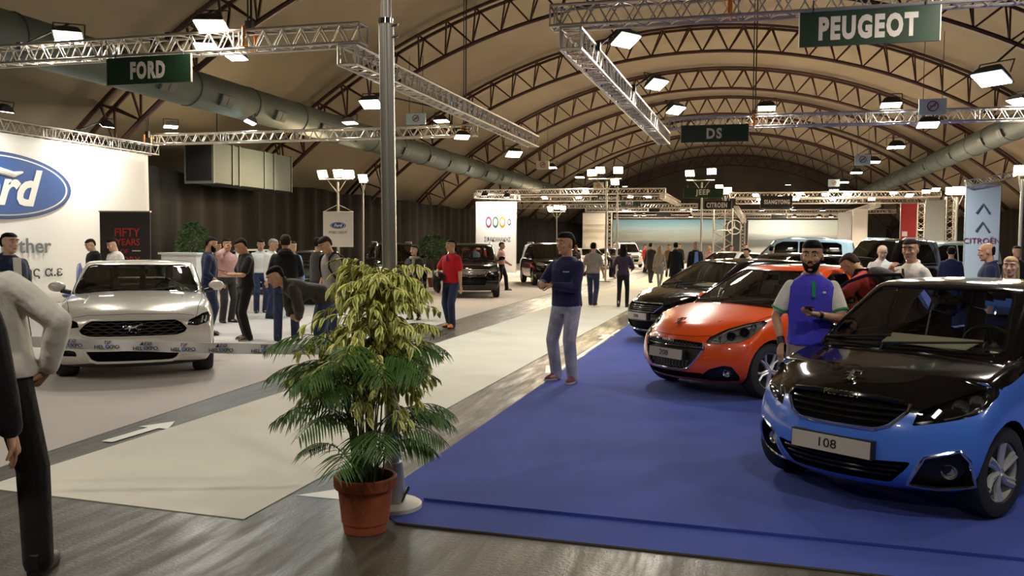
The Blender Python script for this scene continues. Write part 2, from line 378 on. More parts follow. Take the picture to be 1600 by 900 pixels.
# ------------------------------------------------------------------ flood lamps
M_HOUS = mat('lamp_housing', (0.035, 0.033, 0.03), 0.5, metal=0.3)
M_HOUSW = mat('lamp_housing_grey', (0.32, 0.33, 0.32), 0.5, metal=0.3)
def glow(name, c, s): return mat(name, (0.8, 0.8, 0.8), 0.4, emit=c, estr=s)
TINT = {'warm': ((1.0, 0.80, 0.56), 26), 'white': ((1.0, 0.93, 0.80), 22), 'cold': ((0.80, 0.97, 1.0), 22), 'hal': ((1.0, 0.78, 0.45), 60)}
LAMPS = []
def floodlight(p, aim, W, label, group=None, tint='white', s=1.0, clamp=True, grey=False, far=False, clampto=None):
    """p: centre of the lit glass; aim: direction the glass faces"""
    p = Vector(p); aim = Vector(aim).normalized(); q = aim.to_track_quat('-Z', 'Y').to_matrix()
    r = empty('floodlight', p); tag(r, label, 'floodlight', group); c, st = TINT[tint]
    s *= .88; a, b = 0.20*s, 0.14*s; d = 0.17*s
    mb = MB(); vs = [q @ Vector(v) for v in ((-a*1.12, -b*1.15, 0), (a*1.12, -b*1.15, 0), (a*1.12, b*1.15, 0), (-a*1.12, b*1.15, 0), (-a*.75, -b*.8, d*.7), (a*.75, -b*.8, d*.7), (a*.75, b*.8, d*.7), (-a*.75, b*.8, d*.7),
                                        (-a*.4, -b*.45, d), (a*.4, -b*.45, d), (a*.4, b*.45, d), (-a*.4, b*.45, d))]
    fs = [(0, 1, 5, 4), (1, 2, 6, 5), (2, 3, 7, 6), (3, 0, 4, 7), (4, 5, 9, 8), (5, 6, 10, 9), (6, 7, 11, 10), (7, 4, 8, 11), (8, 9, 10, 11), (0, 3, 2, 1)]
    mb.add(vs, fs); mb.build('housing', M_HOUSW if grey else M_HOUS, r)
    g = MB().prism([q @ Vector(v) for v in ((-a, -b, -.004), (a, -b, -.004), (a, b, -.004), (-a, b, -.004))], q @ Vector((0, 0, -0.012)))
    g.build('lamp_glass', glow('lamp_'+tint, c, st), r)
    if clamp and not far:
        y = MB(); e = q @ Vector((0, 0, d*.5))
        for sx in (-1, 1): y.tube([q @ Vector((sx*a*1.15, 0, d*.35)), q @ Vector((sx*a*1.15, 0, d*1.5))], 0.012, 5)
        y.tube([q @ Vector((-a*1.15, 0, d*1.5)), q @ Vector((a*1.15, 0, d*1.5))], 0.012, 5)
        if clampto is not None:
            y.tube([q @ Vector((0, 0, d*1.5)), Vector(clampto)-p], 0.02, 6); y.box(Vector(clampto)-p, (.09, .09, .12))
        y.build('yoke', M_HOUS, r)
    if W > 0:
        l = bpy.data.lights.new('lamp_light', 'AREA'); l.shape = 'RECTANGLE'; l.size = 2*a; l.size_y = 2*b; l.energy = W*LAMP_W; l.color = c; l.spread = math.radians(165)
        lo = bpy.data.objects.new('lamp_light', l); COL.objects.link(lo); lo.parent = r; lo.location = aim*0.03; lo.rotation_euler = q.to_euler()
    return r
def FL(px, py, Y, aim, W, label, **k): return floodlight(atY(px, py, Y), aim, W, label, **k)
D = Vector
W0 = 330
FL(107, 58, 12.6, (0.25, -0.35, -1), W0, 'big tilted floodlight above the FORD truss, nearest the left edge', s=1.25, clampto=(-12.2, 12.2, 5.06))
FL(330, 41, 12.0, (0.1, -0.35, -1), W0, 'big square floodlight above the FORD truss, right of the FORD sign', s=1.3, clampto=(-9.2, 12.2, 5.06))
FL(322, 73, 13.2, (0.1, -0.25, -1), W0*.7, 'floodlight shining through the lattice of the FORD truss', s=1.05, clampto=(-9.6, 12.35, 5.04))
FL(370, 90, 16.5, (0.0, -0.2, -1), W0*.7, 'cool white floodlight just below the FORD truss', tint='cold', s=1.1)
FL(580, 163, 18.0, (0.0, -0.45, -1), W0, 'cold white floodlight hanging beside the steel mast', tint='cold', s=1.3, clampto=(-5.9, 17.6, 4.5))
FL(547, 192, 23.6, (0.0, -0.1, -1), W0*.6, 'floodlight on the horizontal truss, left of the steel mast', s=1.1, grey=True)
FL(267, 198, 23.5, (0.1, -0.1, -1), W0*.5, 'grey floodlight standing above the left end of the horizontal truss', s=1.1, grey=True)
FL(391, 191, 23.5, (-0.3, -0.3, -1), W0*.5, 'grey floodlight standing above the middle of the horizontal truss', tint='cold', s=1.2, grey=True)
FL(690, 189, 23.5, (0.0, -0.1, -1), W0*.6, 'floodlight on the horizontal truss, right of the no smoking board', tint='warm', s=1.1)
FL(722, 214, 22.9, (0.15, -0.25, -1), W0*.6, 'floodlight slung under the right end of the horizontal truss behind the mast', tint='warm', s=1.1)
floodlight(atX(167, 196, -17.1), (-0.45, 0.2, -1), 420, 'floodlight above the white FORD banner', tint='white', s=0.9, clampto=(-18.15, atX(167, 196, -17.1).y, 4.75))
floodlight(atX(7, 172, -16.6), (-0.45, 0.1, -1), 300, 'floodlight at the left edge of the picture', tint='white', s=0.9)
for (px, py, Y, xt, lab) in ((978, 63, 13.6, (-2.25, 13.2), 'nearest floodlight beside the open truss end left of the PEUGEOT sign'), (1026, 132, 17.2, (-2.15, 16.8), 'middle floodlight on the truss running away left of the PEUGEOT sign'), (1056, 172, 20.8, (-2.1, 20.5), 'farthest floodlight on the truss running away left of the PEUGEOT sign')):
    FL(px, py, Y, (0.45, -0.35, -1), W0, lab, s=1.15, clampto=(xt[0], xt[1], 4.75))
FL(1549, 123, 16.5, (-0.35, -0.35, -1), W0, 'big cold white floodlight hanging at the upper right edge', tint='cold', s=1.5, clampto=(5.3, 16.7, 6.0))
FL(1198, 169, 23.4, (0, -0.2, -1), W0, 'floodlight on the truss right of the DS sign', s=1.2)
FL(1392, 164, 23.5, (0, -0.2, -1), W0, 'floodlight standing on the right hand truss, left of the no smoking board', s=1.3)
FL(1450, 195, 22.8, (0.0, -0.3, -1), W0, 'floodlight slung under the right hand truss below the no smoking board', s=1.3)
FL(1591, 159, 23.3, (-0.3, -0.2, -1), W0, 'grey floodlight on the right hand truss at the picture edge', s=1.2, grey=True)
FL(803, 241, 30.0, (0.3, -0.4, -1), W0, 'floodlight hanging beyond the truss that runs away behind the mast', s=1.5)
G2 = 'floodlights hanging in the far half of the hall'
for (px, py, Y, tn, lab) in ((861, 262, 40, 'warm', 'distant floodlight beside the leftmost hanging notice board'), (906, 277, 48, 'white', 'distant floodlight hanging left of the halogen poles'),
        (1400, 230, 30, 'cold', 'floodlight hanging above and left of the right hand duct, largest there'), (1364, 253, 36, 'white', 'distant floodlight right of the no smoking board over the right stands'),
        (1338, 270, 44, 'white', 'distant floodlight below the no smoking board over the right stands'), (1318, 285, 50, 'white', 'distant floodlight beside the farthest hanging notice board'),
        (1303, 297, 56, 'white', 'distant floodlight below the farthest hanging notice board')):
    FL(px, py, Y, (0, -0.1, -1), W0*4, lab, tint=tn, s=1.4, group=G2)
G3 = 'small spotlights on the distant trusses'
k = 0
for (px, py, Y) in ((1251, 302, 50), (1290, 304, 50), (1322, 303, 50), (1396, 301, 50), (1244, 311, 54), (1301, 311, 54), (1362, 311, 54), (1421, 305, 46), (1447, 299, 46), (1462, 296, 44),
                    (1239, 327, 66), (1285, 328, 66), (1280, 338, 76), (1298, 338, 76), (1241, 338, 76), (1181, 305, 52), (1187, 311, 56), (1191, 328, 68), (1079, 338, 80), (1082, 326, 68),
                    (851, 309, 50), (904, 308, 52), (985, 307, 56), (1013, 307, 56), (977, 328, 68), (992, 336, 80), (1006, 336, 80), (1068, 327, 70), (1086, 327, 66), (915, 299, 50)):
    FL(px, py, Y, (0.1*((k*7) % 5-2), -0.6 if Y < 60 else .35, -1), 1500 if k % 2 == 0 else 0, 'small bright spotlight clipped to a distant truss', tint='white' if k % 2 else 'warm', s=1.0, group=G3, far=True); k += 1
for (px, py) in ((757, 304), (792, 306)): FL(px, py, 47.4, (0, .75, -1), 240, 'added spotlight brightening the white Greek dealer banner', tint='white', s=1.0, far=True, group='added spotlights brightening the Greek dealer banner')  # two spotlights added to brighten the dealer banner
# lamp poles: a mast with a cross bar and halogen floodlights
M_POLE = mat('galvanised_pole', (0.50, 0.49, 0.46), 0.4, metal=0.7)
def lamp_pole(px, ytop, Y, lamps, label, lampnear, W=300, tri=True):
    t = atY(px, ytop, Y); r = empty('lamp_pole', (t.x, Y, 0)); tag(r, label, 'pole')
    MB().tube([(0, 0, 0), (0, 0, t.z*.55), (0, 0, t.z)], [0.055, 0.05, 0.04], 10).build('pole', M_POLE, r)
    MB().box((0, 0, 0.02), (0.6, 0.6, 0.04)).build('base_plate', M_POLE, r)
    mb = MB(); L_ = [atY(x, y, Y)-Vector((t.x, Y, 0)) for x, y in lamps]; x0 = min(p.x for p in L_)-.15; x1 = max(p.x for p in L_)+.15
    z = t.z+0.10
    mb.tube([(x0, 0, z), (x1, 0, z)], 0.03, 6); mb.tube([(x0*.5, -0.25, z), (x0*.5, .25, z)], 0.02, 6); mb.tube([(x1*.5, -0.25, z), (x1*.5, .25, z)], 0.02, 6)
    mb.tube([(0, 0, t.z-.45), (x0*.6, 0, z)], 0.02, 6); mb.tube([(0, 0, t.z-.45), (x1*.6, 0, z)], 0.02, 6); mb.build('cross_bar', M_POLE, r)
    for i, p in enumerate(L_):
        floodlight((p.x+t.x, Y-.05, p.z), (0.12*(i-1), -1, -0.45), W, 'halogen lamp on the pole '+lampnear[0]+', '+lampnear[1][i], tint='hal', s=1.15, group='halogen floodlights on the lamp poles', far=True)
    return r
lamp_pole(528, 284, 30, [(505, 272), (530, 271), (546, 272)], 'tall lamp pole behind the small FORD CREDIT banner', ('behind the FORD CREDIT banner', ('left one', 'middle one', 'right one')))
lamp_pole(567, 289, 33, [(568, 278)], 'slim lamp pole right of the small FORD CREDIT banner', ('right of the FORD CREDIT banner', ('single one',)), W=80)
lamp_pole(948, 283, 39, [(925, 270), (938, 266), (966, 266)], 'lamp pole beside the grey shirt man in the aisle', ('beside the grey shirt man', ('left one', 'middle one', 'right one')))
lamp_pole(965, 292, 44, [(961, 284)], 'slim lamp pole just right of the pole by the grey shirt man', ('just right of that by the grey shirt man', ('single one',)), W=80)
lamp_pole(1097, 285, 42, [(1078, 271), (1112, 268)], 'lamp pole that rises through the JEEP sign', ('through the JEEP sign', ('left one', 'right one')))
lamp_pole(1133, 306, 50, [(1124, 293), (1137, 297)], 'lamp pole above the CITROEN sign', ('above the CITROEN sign', ('left one', 'right one')))
lamp_pole(870, 333, 64, [(860, 326), (870, 324), (880, 325)], 'distant lamp pole with three halogens left of the aisle', ('far left of the aisle', ('left one', 'middle one', 'right one')))
lamp_pole(1496, 308, 38, [(1486, 298), (1496, 297), (1506, 298)], 'lamp pole left of the white Citroën banner', ('left of the white Citroën banner', ('left one', 'middle one', 'right one')))
lamp_pole(1598, 280, 25, [(1597, 267)], 'lamp pole at the right picture edge', ('at the right picture edge', ('single one',)), W=150)
# the hall goes on around the camera; unseen lamps added to light it
for (x, y) in ((-9.5, 3.5), (-4.5, 1.5), (1.5, 2.5), (6.5, 4.5), (-1.0, -4), (5.5, 9.0), (3.2, 10.6)):
    floodlight((x, y, 5.6 if y < 6 else 5.3), (0, 0.15, -1), W0*(.85 if y < 4.6 else 1), 'unseen floodlight added to light the part of the hall around the camera', group='unseen floodlights added around the camera', s=1.2)
for i, (x, y) in enumerate(((-9, 66), (3, 66), (-9, 80), (3, 80), (-6, 94), (5, 94))):  # lamps added among the distant spots to brighten the far roof
    floodlight((x, y, 6.2), (0, 0.1, -1), W0*5, 'small floodlight added to brighten the roof at the very far end', group='added floodlights brightening the far end of the hall', s=1.0, far=True)
# ------------------------------------------------------------------ cars
M_TYRE = mat('tyre_rubber', (0.018, 0.018, 0.018), 0.75, bump=0.2, bscale=120)
M_RIM = mat('alloy', (0.62, 0.62, 0.62), 0.32, metal=0.55)
M_RIMD = mat('dark_alloy', (0.06, 0.06, 0.065), 0.3, metal=0.6)
M_CHROME = mat('chrome', (0.82, 0.82, 0.80), 0.10, metal=1.0)
M_BLK = mat('black_trim', (0.012, 0.012, 0.012), 0.45)
M_BLKG = mat('gloss_black_trim', (0.008, 0.008, 0.008), 0.12)
M_VOID = mat('dark_recess', (0.006, 0.006, 0.006), 0.8, spec=0.1)
M_INT = mat('car_interior', (0.030, 0.028, 0.026), 0.75)
M_INTL = mat('car_headlining', (0.42, 0.38, 0.32), 0.9)
M_PLATE = mat('number_plate', (0.50, 0.44, 0.37), 0.5)
M_PAPER = mat('paper', (0.75, 0.70, 0.55), 0.7)
G_CAR = glass('car_glass', (0.70, 0.72, 0.65), ior=1.6)
G_TINT = glass('car_glass_tinted', (0.16, 0.18, 0.16), ior=1.6)
G_LENS = glass('lamp_lens', (0.93, 0.93, 0.93), ior=1.45)
M_LAMPIN = mat('lamp_inner_grey', (.42, .42, .42), .3, metal=.5)
M_REFL = mat('lamp_reflector', (0.75, 0.75, 0.75), 0.18, metal=0.9)
def paint(name, c, metal=0.0, rough=0.28, coat=1.0): return mat('paint_'+name, c, rough, metal=metal, coat=coat)

def interp(tab, x):
    if x <= tab[0][0]: return tab[0][1]
    for (a, p), (b, q) in zip(tab, tab[1:]):
        if x <= b:
            t = (x-a)/(b-a); t = t*t*(3-2*t)*0.35+t*0.65; return p+(q-p)*t
    return tab[-1][1]

def box_lattice(nx, ny, nz, pos):
    """surface points of a box lattice, moved by pos(i, j, k)"""
    idx = {}; vs = []; fs = []
    def V(i, j, k):
        if (i, j, k) not in idx: idx[(i, j, k)] = len(vs); vs.append(pos(i, j, k))
        return idx[(i, j, k)]
    for j in range(ny):
        for k in range(nz):
            fs.append((V(0, j, k), V(0, j, k+1), V(0, j+1, k+1), V(0, j+1, k))); fs.append((V(nx, j, k), V(nx, j+1, k), V(nx, j+1, k+1), V(nx, j, k+1)))
    for i in range(nx):
        for k in range(nz):
            fs.append((V(i, 0, k), V(i+1, 0, k), V(i+1, 0, k+1), V(i, 0, k+1))); fs.append((V(i, ny, k), V(i, ny, k+1), V(i+1, ny, k+1), V(i+1, ny, k)))
    for i in range(nx):
        for j in range(ny):
            fs.append((V(i, j, 0), V(i, j+1, 0), V(i+1, j+1, 0), V(i+1, j, 0))); fs.append((V(i, j, nz), V(i+1, j, nz), V(i+1, j+1, nz), V(i, j+1, nz)))
    return vs, fs
def subdiv(vs, fs, lv, crease=None):
    me = bpy.data.meshes.new('t'); me.from_pydata([tuple(v) for v in vs], [], fs)
    bm = bmesh.new(); bm.from_mesh(me); bmesh.ops.recalc_face_normals(bm, faces=bm.faces); bm.to_mesh(me); bm.free()
    o = bpy.data.objects.new('t', me); COL.objects.link(o); md = o.modifiers.new('s', 'SUBSURF'); md.levels = lv; md.render_levels = lv
    dg = bpy.context.evaluated_depsgraph_get(); r = bpy.data.meshes.new_from_object(o.evaluated_get(dg))
    bpy.data.objects.remove(o); bpy.data.meshes.remove(me); return r

class Frame:
    """a flat drawing frame: u to the viewer's right, v up, n toward the viewer"""
    def __init__(s, n, u, o=(0, 0, 0)): s.n = Vector(n).normalized(); s.u = Vector(u).normalized(); s.v = s.n.cross(s.u).normalized(); s.o = Vector(o)
    def to2(s, p): p = Vector(p)-s.o; return (p.dot(s.u), p.dot(s.v))
    def to3(s, q): return s.o+s.u*q[0]+s.v*q[1]
FR_FRONT = Frame((1, 0, 0), (0, 1, 0)); FR_BACK = Frame((-1, 0, 0), (0, -1, 0))
FR_LEFT = Frame((0, 1, 0), (-1, 0, 0)); FR_RIGHT = Frame((0, -1, 0), (1, 0, 0)); FR_TOP = Frame((0, 0, 1), (1, 0, 0))
def inside(q, poly):
    c = False; n = len(poly)
    for i in range(n):
        a, b = poly[i], poly[i-1]
        if (a[1] > q[1]) != (b[1] > q[1]) and q[0] < (b[0]-a[0])*(q[1]-a[1])/(b[1]-a[1])+a[0]: c = not c
    return c
def cut(bm, fr, poly, rid, nmin=0.15, rng=None, free=False):
    """cuts the outline (seen in frame fr) into the skin and marks the faces inside it with region rid"""
    us = [p[0] for p in poly]; vs = [p[1] for p in poly]; pad = 0.03
    b0, b1, c0, c1 = min(us)-pad, max(us)+pad, min(vs)-pad, max(vs)+pad
    n_, u_, v_, o_ = fr.n, fr.u, fr.v, fr.o; ou, ov = o_.dot(u_), o_.dot(v_)
    def info(f):
        if f.normal.dot(n_) < nmin: return None
        r = [(v.co.dot(u_)-ou, v.co.dot(v_)-ov) for v in f.verts]
        x0 = min(q[0] for q in r); x1 = max(q[0] for q in r); y0 = min(q[1] for q in r); y1 = max(q[1] for q in r)
        if x1 < b0 or x0 > b1 or y1 < c0 or y0 > c1: return None
        if rng and not rng(f.calc_center_median()): return None
        return (x0, x1, y0, y1)
    C = {}
    for f in bm.faces:
        t = info(f)
        if t: C[f] = t
    n = len(poly)
    for i in range(n):
        a = Vector(poly[i]); b = Vector(poly[(i+1) % n]); e = b-a
        if e.length < 1e-6: continue
        lo0, lo1 = min(a.x, b.x)-pad, max(a.x, b.x)+pad; hi0, hi1 = min(a.y, b.y)-pad, max(a.y, b.y)+pad
        fl = [f for f, t in C.items() if t[1] > lo0 and t[0] < lo1 and t[3] > hi0 and t[2] < hi1]
        if not fl: continue
        geo = set(fl)
        for f in fl: geo.update(f.edges); geo.update(f.verts); del C[f]
        no = (u_*(-e.y)+v_*e.x).normalized()
        ret = bmesh.ops.bisect_plane(bm, geom=list(geo), dist=1e-5, plane_co=fr.to3(a), plane_no=no)
        for g in ret['geom']:
            if isinstance(g, bmesh.types.BMFace) and g.is_valid:
                if g.normal.length < .5: g.normal_update()
                t = info(g)
                if t: C[g] = t
    for f in C:
        if inside(fr.to2(f.calc_center_median()), poly) and (not free or f.material_index == 0): f.material_index = rid
def take(bm, rid, delete=True, offset=None, flip=False, wall=True, keep_wall_open=False):
    """lifts region rid out of the skin as its own mesh; with an offset the region is sunk and walls are added around it"""
    fl = [f for f in bm.faces if f.material_index == rid]
    if not fl: return None
    nb = bmesh.new(); mp = {}
    for f in fl:
        vs = []
        for v in f.verts:
            if v not in mp: mp[v] = nb.verts.new(v.co)
            vs.append(mp[v])
        try: nb.faces.new(vs)
        except ValueError: pass
    nb.normal_update()
    if offset is not None:
        off = Vector(offset)
        be = [e for e in nb.edges if len(e.link_faces) == 1]; bv = {}
        orig = {v: v.co.copy() for v in nb.verts}
        for v in nb.verts: v.co += off
        if wall:
            for e in be:
                for v in e.verts:
                    if v not in bv: bv[v] = nb.verts.new(orig[v])
            for e in be:
                a, b = e.link_loops[0].vert, e.link_loops[0].link_loop_next.vert
                try: nb.faces.new((b, a, bv[a], bv[b]))
                except ValueError: pass
    me = bpy.data.meshes.new('r'); nb.to_mesh(me); nb.free()
    if delete: bmesh.ops.delete(bm, geom=fl, context='FACES')
    return me
def islands(me):
    bm = bmesh.new(); bm.from_mesh(me); bm.faces.ensure_lookup_table(); seen = set(); out = []
    for f0 in bm.faces:
        if f0.index in seen: continue
        st = [f0]; seen.add(f0.index); grp = []
        while st:
            f = st.pop(); grp.append(f)
            for e in f.edges:
                for g in e.link_faces:
                    if g.index not in seen: seen.add(g.index); st.append(g)
        if len(grp) < 3: continue
        vm = {}; vs = []; fs = []
        for f in grp:
            r_ = []
            for v in f.verts:
                if v.index not in vm: vm[v.index] = len(vs); vs.append(tuple(v.co))
                r_.append(vm[v.index])
            fs.append(r_)
        m2 = bpy.data.meshes.new('pane'); m2.from_pydata(vs, [], fs); out.append(m2)
    bm.free(); return out
def P3(fr, pts): return [fr.to2(p) for p in pts]
def hit(bvh, fr, q, far=5.0):
    o = fr.to3(q)+fr.n*far; r = bvh.ray_cast(o, -fr.n)
    if r[0] is None:
        r2 = bvh.find_nearest(fr.to3(q)+fr.n*1.5); return r2[0], r2[1]
    return r[0], r[1]
def resample(pts, step, closed):
    out = []; n = len(pts)
    for i in range(n if closed else n-1):
        a = Vector(pts[i]); b = Vector(pts[(i+1) % n]); m = max(1, int((b-a).length/step))
        for k in range(m): out.append(tuple(a+(b-a)*k/m))
    if not closed: out.append(tuple(pts[-1]))
    return out
def rnd_poly(pts, r=0.3, n=3):
    """rounds the corners of a closed outline"""
    out = []; m = len(pts)
    for i in range(m):
        a, b, c = Vector(pts[i-1]), Vector(pts[i]), Vector(pts[(i+1) % m])
        d1 = min(r, 0.45*(a-b).length); d2 = min(r, 0.45*(c-b).length); p = b+(a-b).normalized()*d1; q = b+(c-b).normalized()*d2
        for k in range(n+1):
            t = k/n; out.append(tuple((p*(1-t)+b*t)*(1-t)+(b*(1-t)+q*t)*t))
    return out
def bead(mb, bvh, fr, pts, r, closed=False, lift=0.0, step=0.04, ns=6, flat=1.0, mi=0):
    pp = []
    for q in resample(pts, step, closed):
        p, n = hit(bvh, fr, q)
        if n.dot(fr.n) < 0: n = -n
        pp.append(p+n*lift)
    mb.tube(pp, r, ns, closed=closed, mi=mi)
def smooth_poly(pts, it=2):
    return pts

def wheel(root, x, y, r, wdt, side, style, rimmat, steer=0.0, low=False):
    W = empty('wheel', (x, y, r)); W.parent = root; W.rotation_euler = (0, 0, steer)
    Rm = Matrix.Rotation(-side*PI/2, 3, 'X')      # lathe axis z -> +-y (outward)
    w2 = wdt/2; rr = r*0.665
    prof = [(rr, -w2), (r*0.86, -w2*1.02), (r*0.955, -w2*0.92), (r*.995, -w2*0.62), (r, 0), (r*.995, w2*0.62), (r*0.955, w2*0.92), (r*0.86, w2*1.02), (rr, w2), (rr*0.97, w2*0.9), (rr*.97, -w2*.9)]
    MB().lathe(prof, 40 if not low else 20, Rm, closed=True).build('tyre', M_TYRE, W)
    mb = MB()
    mb.lathe([(rr*.99, -w2*.9), (rr*.99, w2*0.86), (rr*.94, w2*.86), (rr*.90, w2*.5), (rr*.88, -w2*.9)], 32, Rm, closed=True)
    if style == 'five':
        for k in range(5):
            a = 2*PI*k/5+0.3
            for s in (-1, 1):
                d0, d1 = a+s*0.10, a+s*0.24
                p = [(rr*.14*math.cos(a+s*.5), rr*.14*math.sin(a+s*.5), w2*.70), (rr*.55*math.cos(d0), rr*.55*math.sin(d0), w2*.66), (rr*.94*math.cos(d1), rr*.94*math.sin(d1), w2*.80)]
                mb.tube([Rm @ Vector(q) for q in p], [rr*.085, rr*.075, rr*.07], 6)
    elif style == 'turbine':
        for k in range(6):
            a = 2*PI*k/6+.2
            for s, t in ((0, .045), (0.34, .03)):
                p = [(rr*.12*math.cos(a+s), rr*.12*math.sin(a+s), w2*.70), (rr*.5*math.cos(a+s*.8+.06), rr*.5*math.sin(a+s*.8+.06), w2*.68), (rr*.94*math.cos(a+s*.5+.25), rr*.94*math.sin(a+s*.5+.25), w2*.80)]
                mb.tube([Rm @ Vector(q) for q in p], [rr*t*2.4, rr*t*2.2, rr*t*2.8], 6)
    else:
        for k in range(10):
            a = 2*PI*k/10
            p = [(rr*.14*math.cos(a), rr*.14*math.sin(a), w2*.66), (rr*.94*math.cos(a), rr*.94*math.sin(a), w2*.80)]
            mb.tube([Rm @ Vector(q) for q in p], [rr*.07, rr*.05], 5)
    mb.lathe([(0.0, w2*.86), (rr*.13, w2*.84), (rr*.19, w2*.72), (rr*.19, w2*.4), (0.0, w2*.4)], 16, Rm)
    mb.build('alloy_rim', rimmat, W)
    MB().lathe([(0.0, w2*.15), (rr*.86, w2*.15), (rr*.86, 0), (0, 0)], 20, Rm).build('brake_disc', M_BLK, W)
    return W

def make_car(P, root):
    """P: the measurements and colours of one car. Car axes: +x front, +y its left side, z up."""
    wb, L_, W_, r = P['wb'], P['L'], P['W']/2, P['r']; xf = P['front']; xr = xf-L_; hi = P.get('hi', True); lv = 3 if hi else 2
    fa, ra = wb/2, -wb/2
    # ---- lower body skin
    prof = P['nose']                                       # (z, x) from chin to bonnet lip
    tail = P['tail']
    bon = P['top']                                         # (x, z) along the upper edge of the body, tail to nose
    xs = [prof[-1][1], prof[-1][1]-.09, prof[-1][1]-.26, fa+.22, fa-.12, P['cowl'], P['cowl']-.25, 0.1, -0.5, ra+.35, ra-.05, xr+.32, xr+.12, tail[-1][1]]
    xs = sorted(set(xs), reverse=True); nx = len(xs)-1; bl = P.get('blat', [-1, -.93, -.72, -.4, 0, .4, .72, .93, 1]); ny = len(bl)-1
    nz = len(prof)-1; zl = [p[0] for p in prof]; z0, z1 = zl[0], zl[-1]
    zb = lambda x: interp([(xr, .26), (ra-.4, .20), (ra+.3, P['sill']), (fa-.3, P['sill']), (fa+.4, P['sill']), (xf, z0)], x)
    zt = lambda x: interp(bon, x)
    wt = lambda x: interp([(xr, .90), (xr+.5, .965), (ra, 1), (0, .985), (fa, 1), (fa+.3, .985), (xf, .93)], x)
    wl = P.get('wlev') or [.88, .955, .985, 1.0, 1.0, .985, .955, .90]
    bow = P.get('bow', [.36, .30, .16, .05]); bowr = [.25, .2, .1]
    def pos(i, j, k):
        x0 = xs[i]; b = bl[j]; t = k/nz; x = x0
        if i <= 2: x = x0+(prof[k][1]-prof[-1][1])*(1, .75, .3)[i]
        if i >= nx-2: x = x0+(interp(tail, zl[k]*1.0)-tail[-1][1])*(1, .75, .3)[nx-i]
        ab = abs(b); pb = P.get('bowp', 2.3)
        if i < len(bow): x -= bow[i]*ab**pb*(1.0 if k < nz else P.get('liptuck', 1.0))
        if nx-i < 3: x += bowr[nx-i]*ab**2.5
        frac = (zl[k]-z0)/(z1-z0); z = zb(x0)+(zt(x0)-zb(x0))*frac
        if k == nz: z += P.get('crown', .035)*(1-ab**2)*(1 if x0 > P['cowl']-.3 else 0.4)
        if i <= 1 and k == nz: z -= (0.012, 0)[i]
        ww = W_*wt(x0)*np.interp(t*(len(wl)-1), range(len(wl)), wl)
        ww *= P.get('beltin', 1.0) if k == nz and x0 < P['cowl'] else 1
        return Vector((x, b*ww, z))
    vs, fs = box_lattice(nx, ny, nz, pos); me = subdiv(vs, fs, lv)
    bm = bmesh.new(); bm.from_mesh(me); bmesh.ops.recalc_face_normals(bm, faces=bm.faces); bvh = BVHTree.FromBMesh(bm)
    for f in bm.faces: f.material_index = 0
    # ---- greenhouse skin
    G = P['cabin']                                         # columns (x at the base, x at the roof), half widths, heights
    cb, ct = G['base'], G['roof']; na = len(cb)-1; gl = [-1, -.88, -.45, 0, .45, .88, 1]; gz = [0, .06, .5, .9, 1.0]
    def gpos(i, j, k):
        b = gl[j]; ab = abs(b); t = gz[k]; zt_ = interp(G['zr'], ct[i]); zb_ = interp(G['zb'], cb[i])
        z = zb_+(zt_-zb_)*t; bulge = math.sin(PI*t)*G.get('bulge', .035)
        x = cb[i]+(ct[i]-cb[i])*t
        if i == 0: x += bulge*.8+(G['bow']*(1-ab**2.2))
        elif i == 1: x += G['bow']*(1-ab**2)*.7
        if i == na: x -= bulge*.6+.08*(1-ab**2)
        wi = G['wb']*interp(G['wbt'], cb[i]); wo = G['wr']*interp(G['wbt'], ct[i]); ww = wi+(wo-wi)*t+bulge*.5
        if k == len(gz)-1: z += G.get('crown', .03)*(1-ab**2)
        return Vector((x, b*ww, z))
    vs, fs = box_lattice(na, 6, 4, gpos); gm = subdiv(vs, fs, lv)
    gb = bmesh.new(); gb.from_mesh(gm); bmesh.ops.recalc_face_normals(gb, faces=gb.faces); gbvh = BVHTree.FromBMesh(gb)
    for f in gb.faces: f.material_index = 0
    bmesh.ops.delete(gb, geom=[f for f in gb.faces if f.normal.z < -.5], context='FACES')
    # windows: 1 windscreen, 2 side windows, 3 rear window, 9 frames
    gx = min(ct)+.2
    if 'ws' in G:
        ws = G['ws']; pl = rnd_poly([(-ws[1], ws[0]), (ws[1], ws[0]), (ws[3], ws[2]), (-ws[3], ws[2])], .07)
        cut(gb, FR_FRONT, pl, 1, .1, lambda c: c.x > 0)
    for k, sw in enumerate(G['side']):
        cut(gb, FR_LEFT, rnd_poly([(-x, z) for x, z in sw], .035, 2), 2, .25); cut(gb, FR_RIGHT, rnd_poly([(x, z) for x, z in sw][::-1], .035, 2), 2, .25)
    if 'rw' in G:
        rw = G['rw']; cut(gb, FR_BACK, rnd_poly([(-rw[1], rw[0]), (rw[1], rw[0]), (rw[3], rw[2]), (-rw[3], rw[2])], .06), 3, .1, lambda c: c.x < 0)
    gm = P.get('glass', G_CAR)
    for rid, nm in ((1, 'windscreen'), (2, 'side_windows'), (3, 'rear_window')):
        m_ = take(gb, rid)
        if m_:
            for q_ in (islands(m_) if rid == 2 else [m_]): link('side_window' if rid == 2 else nm, q_, gm, root, 60)
    # ---- cuts in the lower skin
    regs = P['regions']
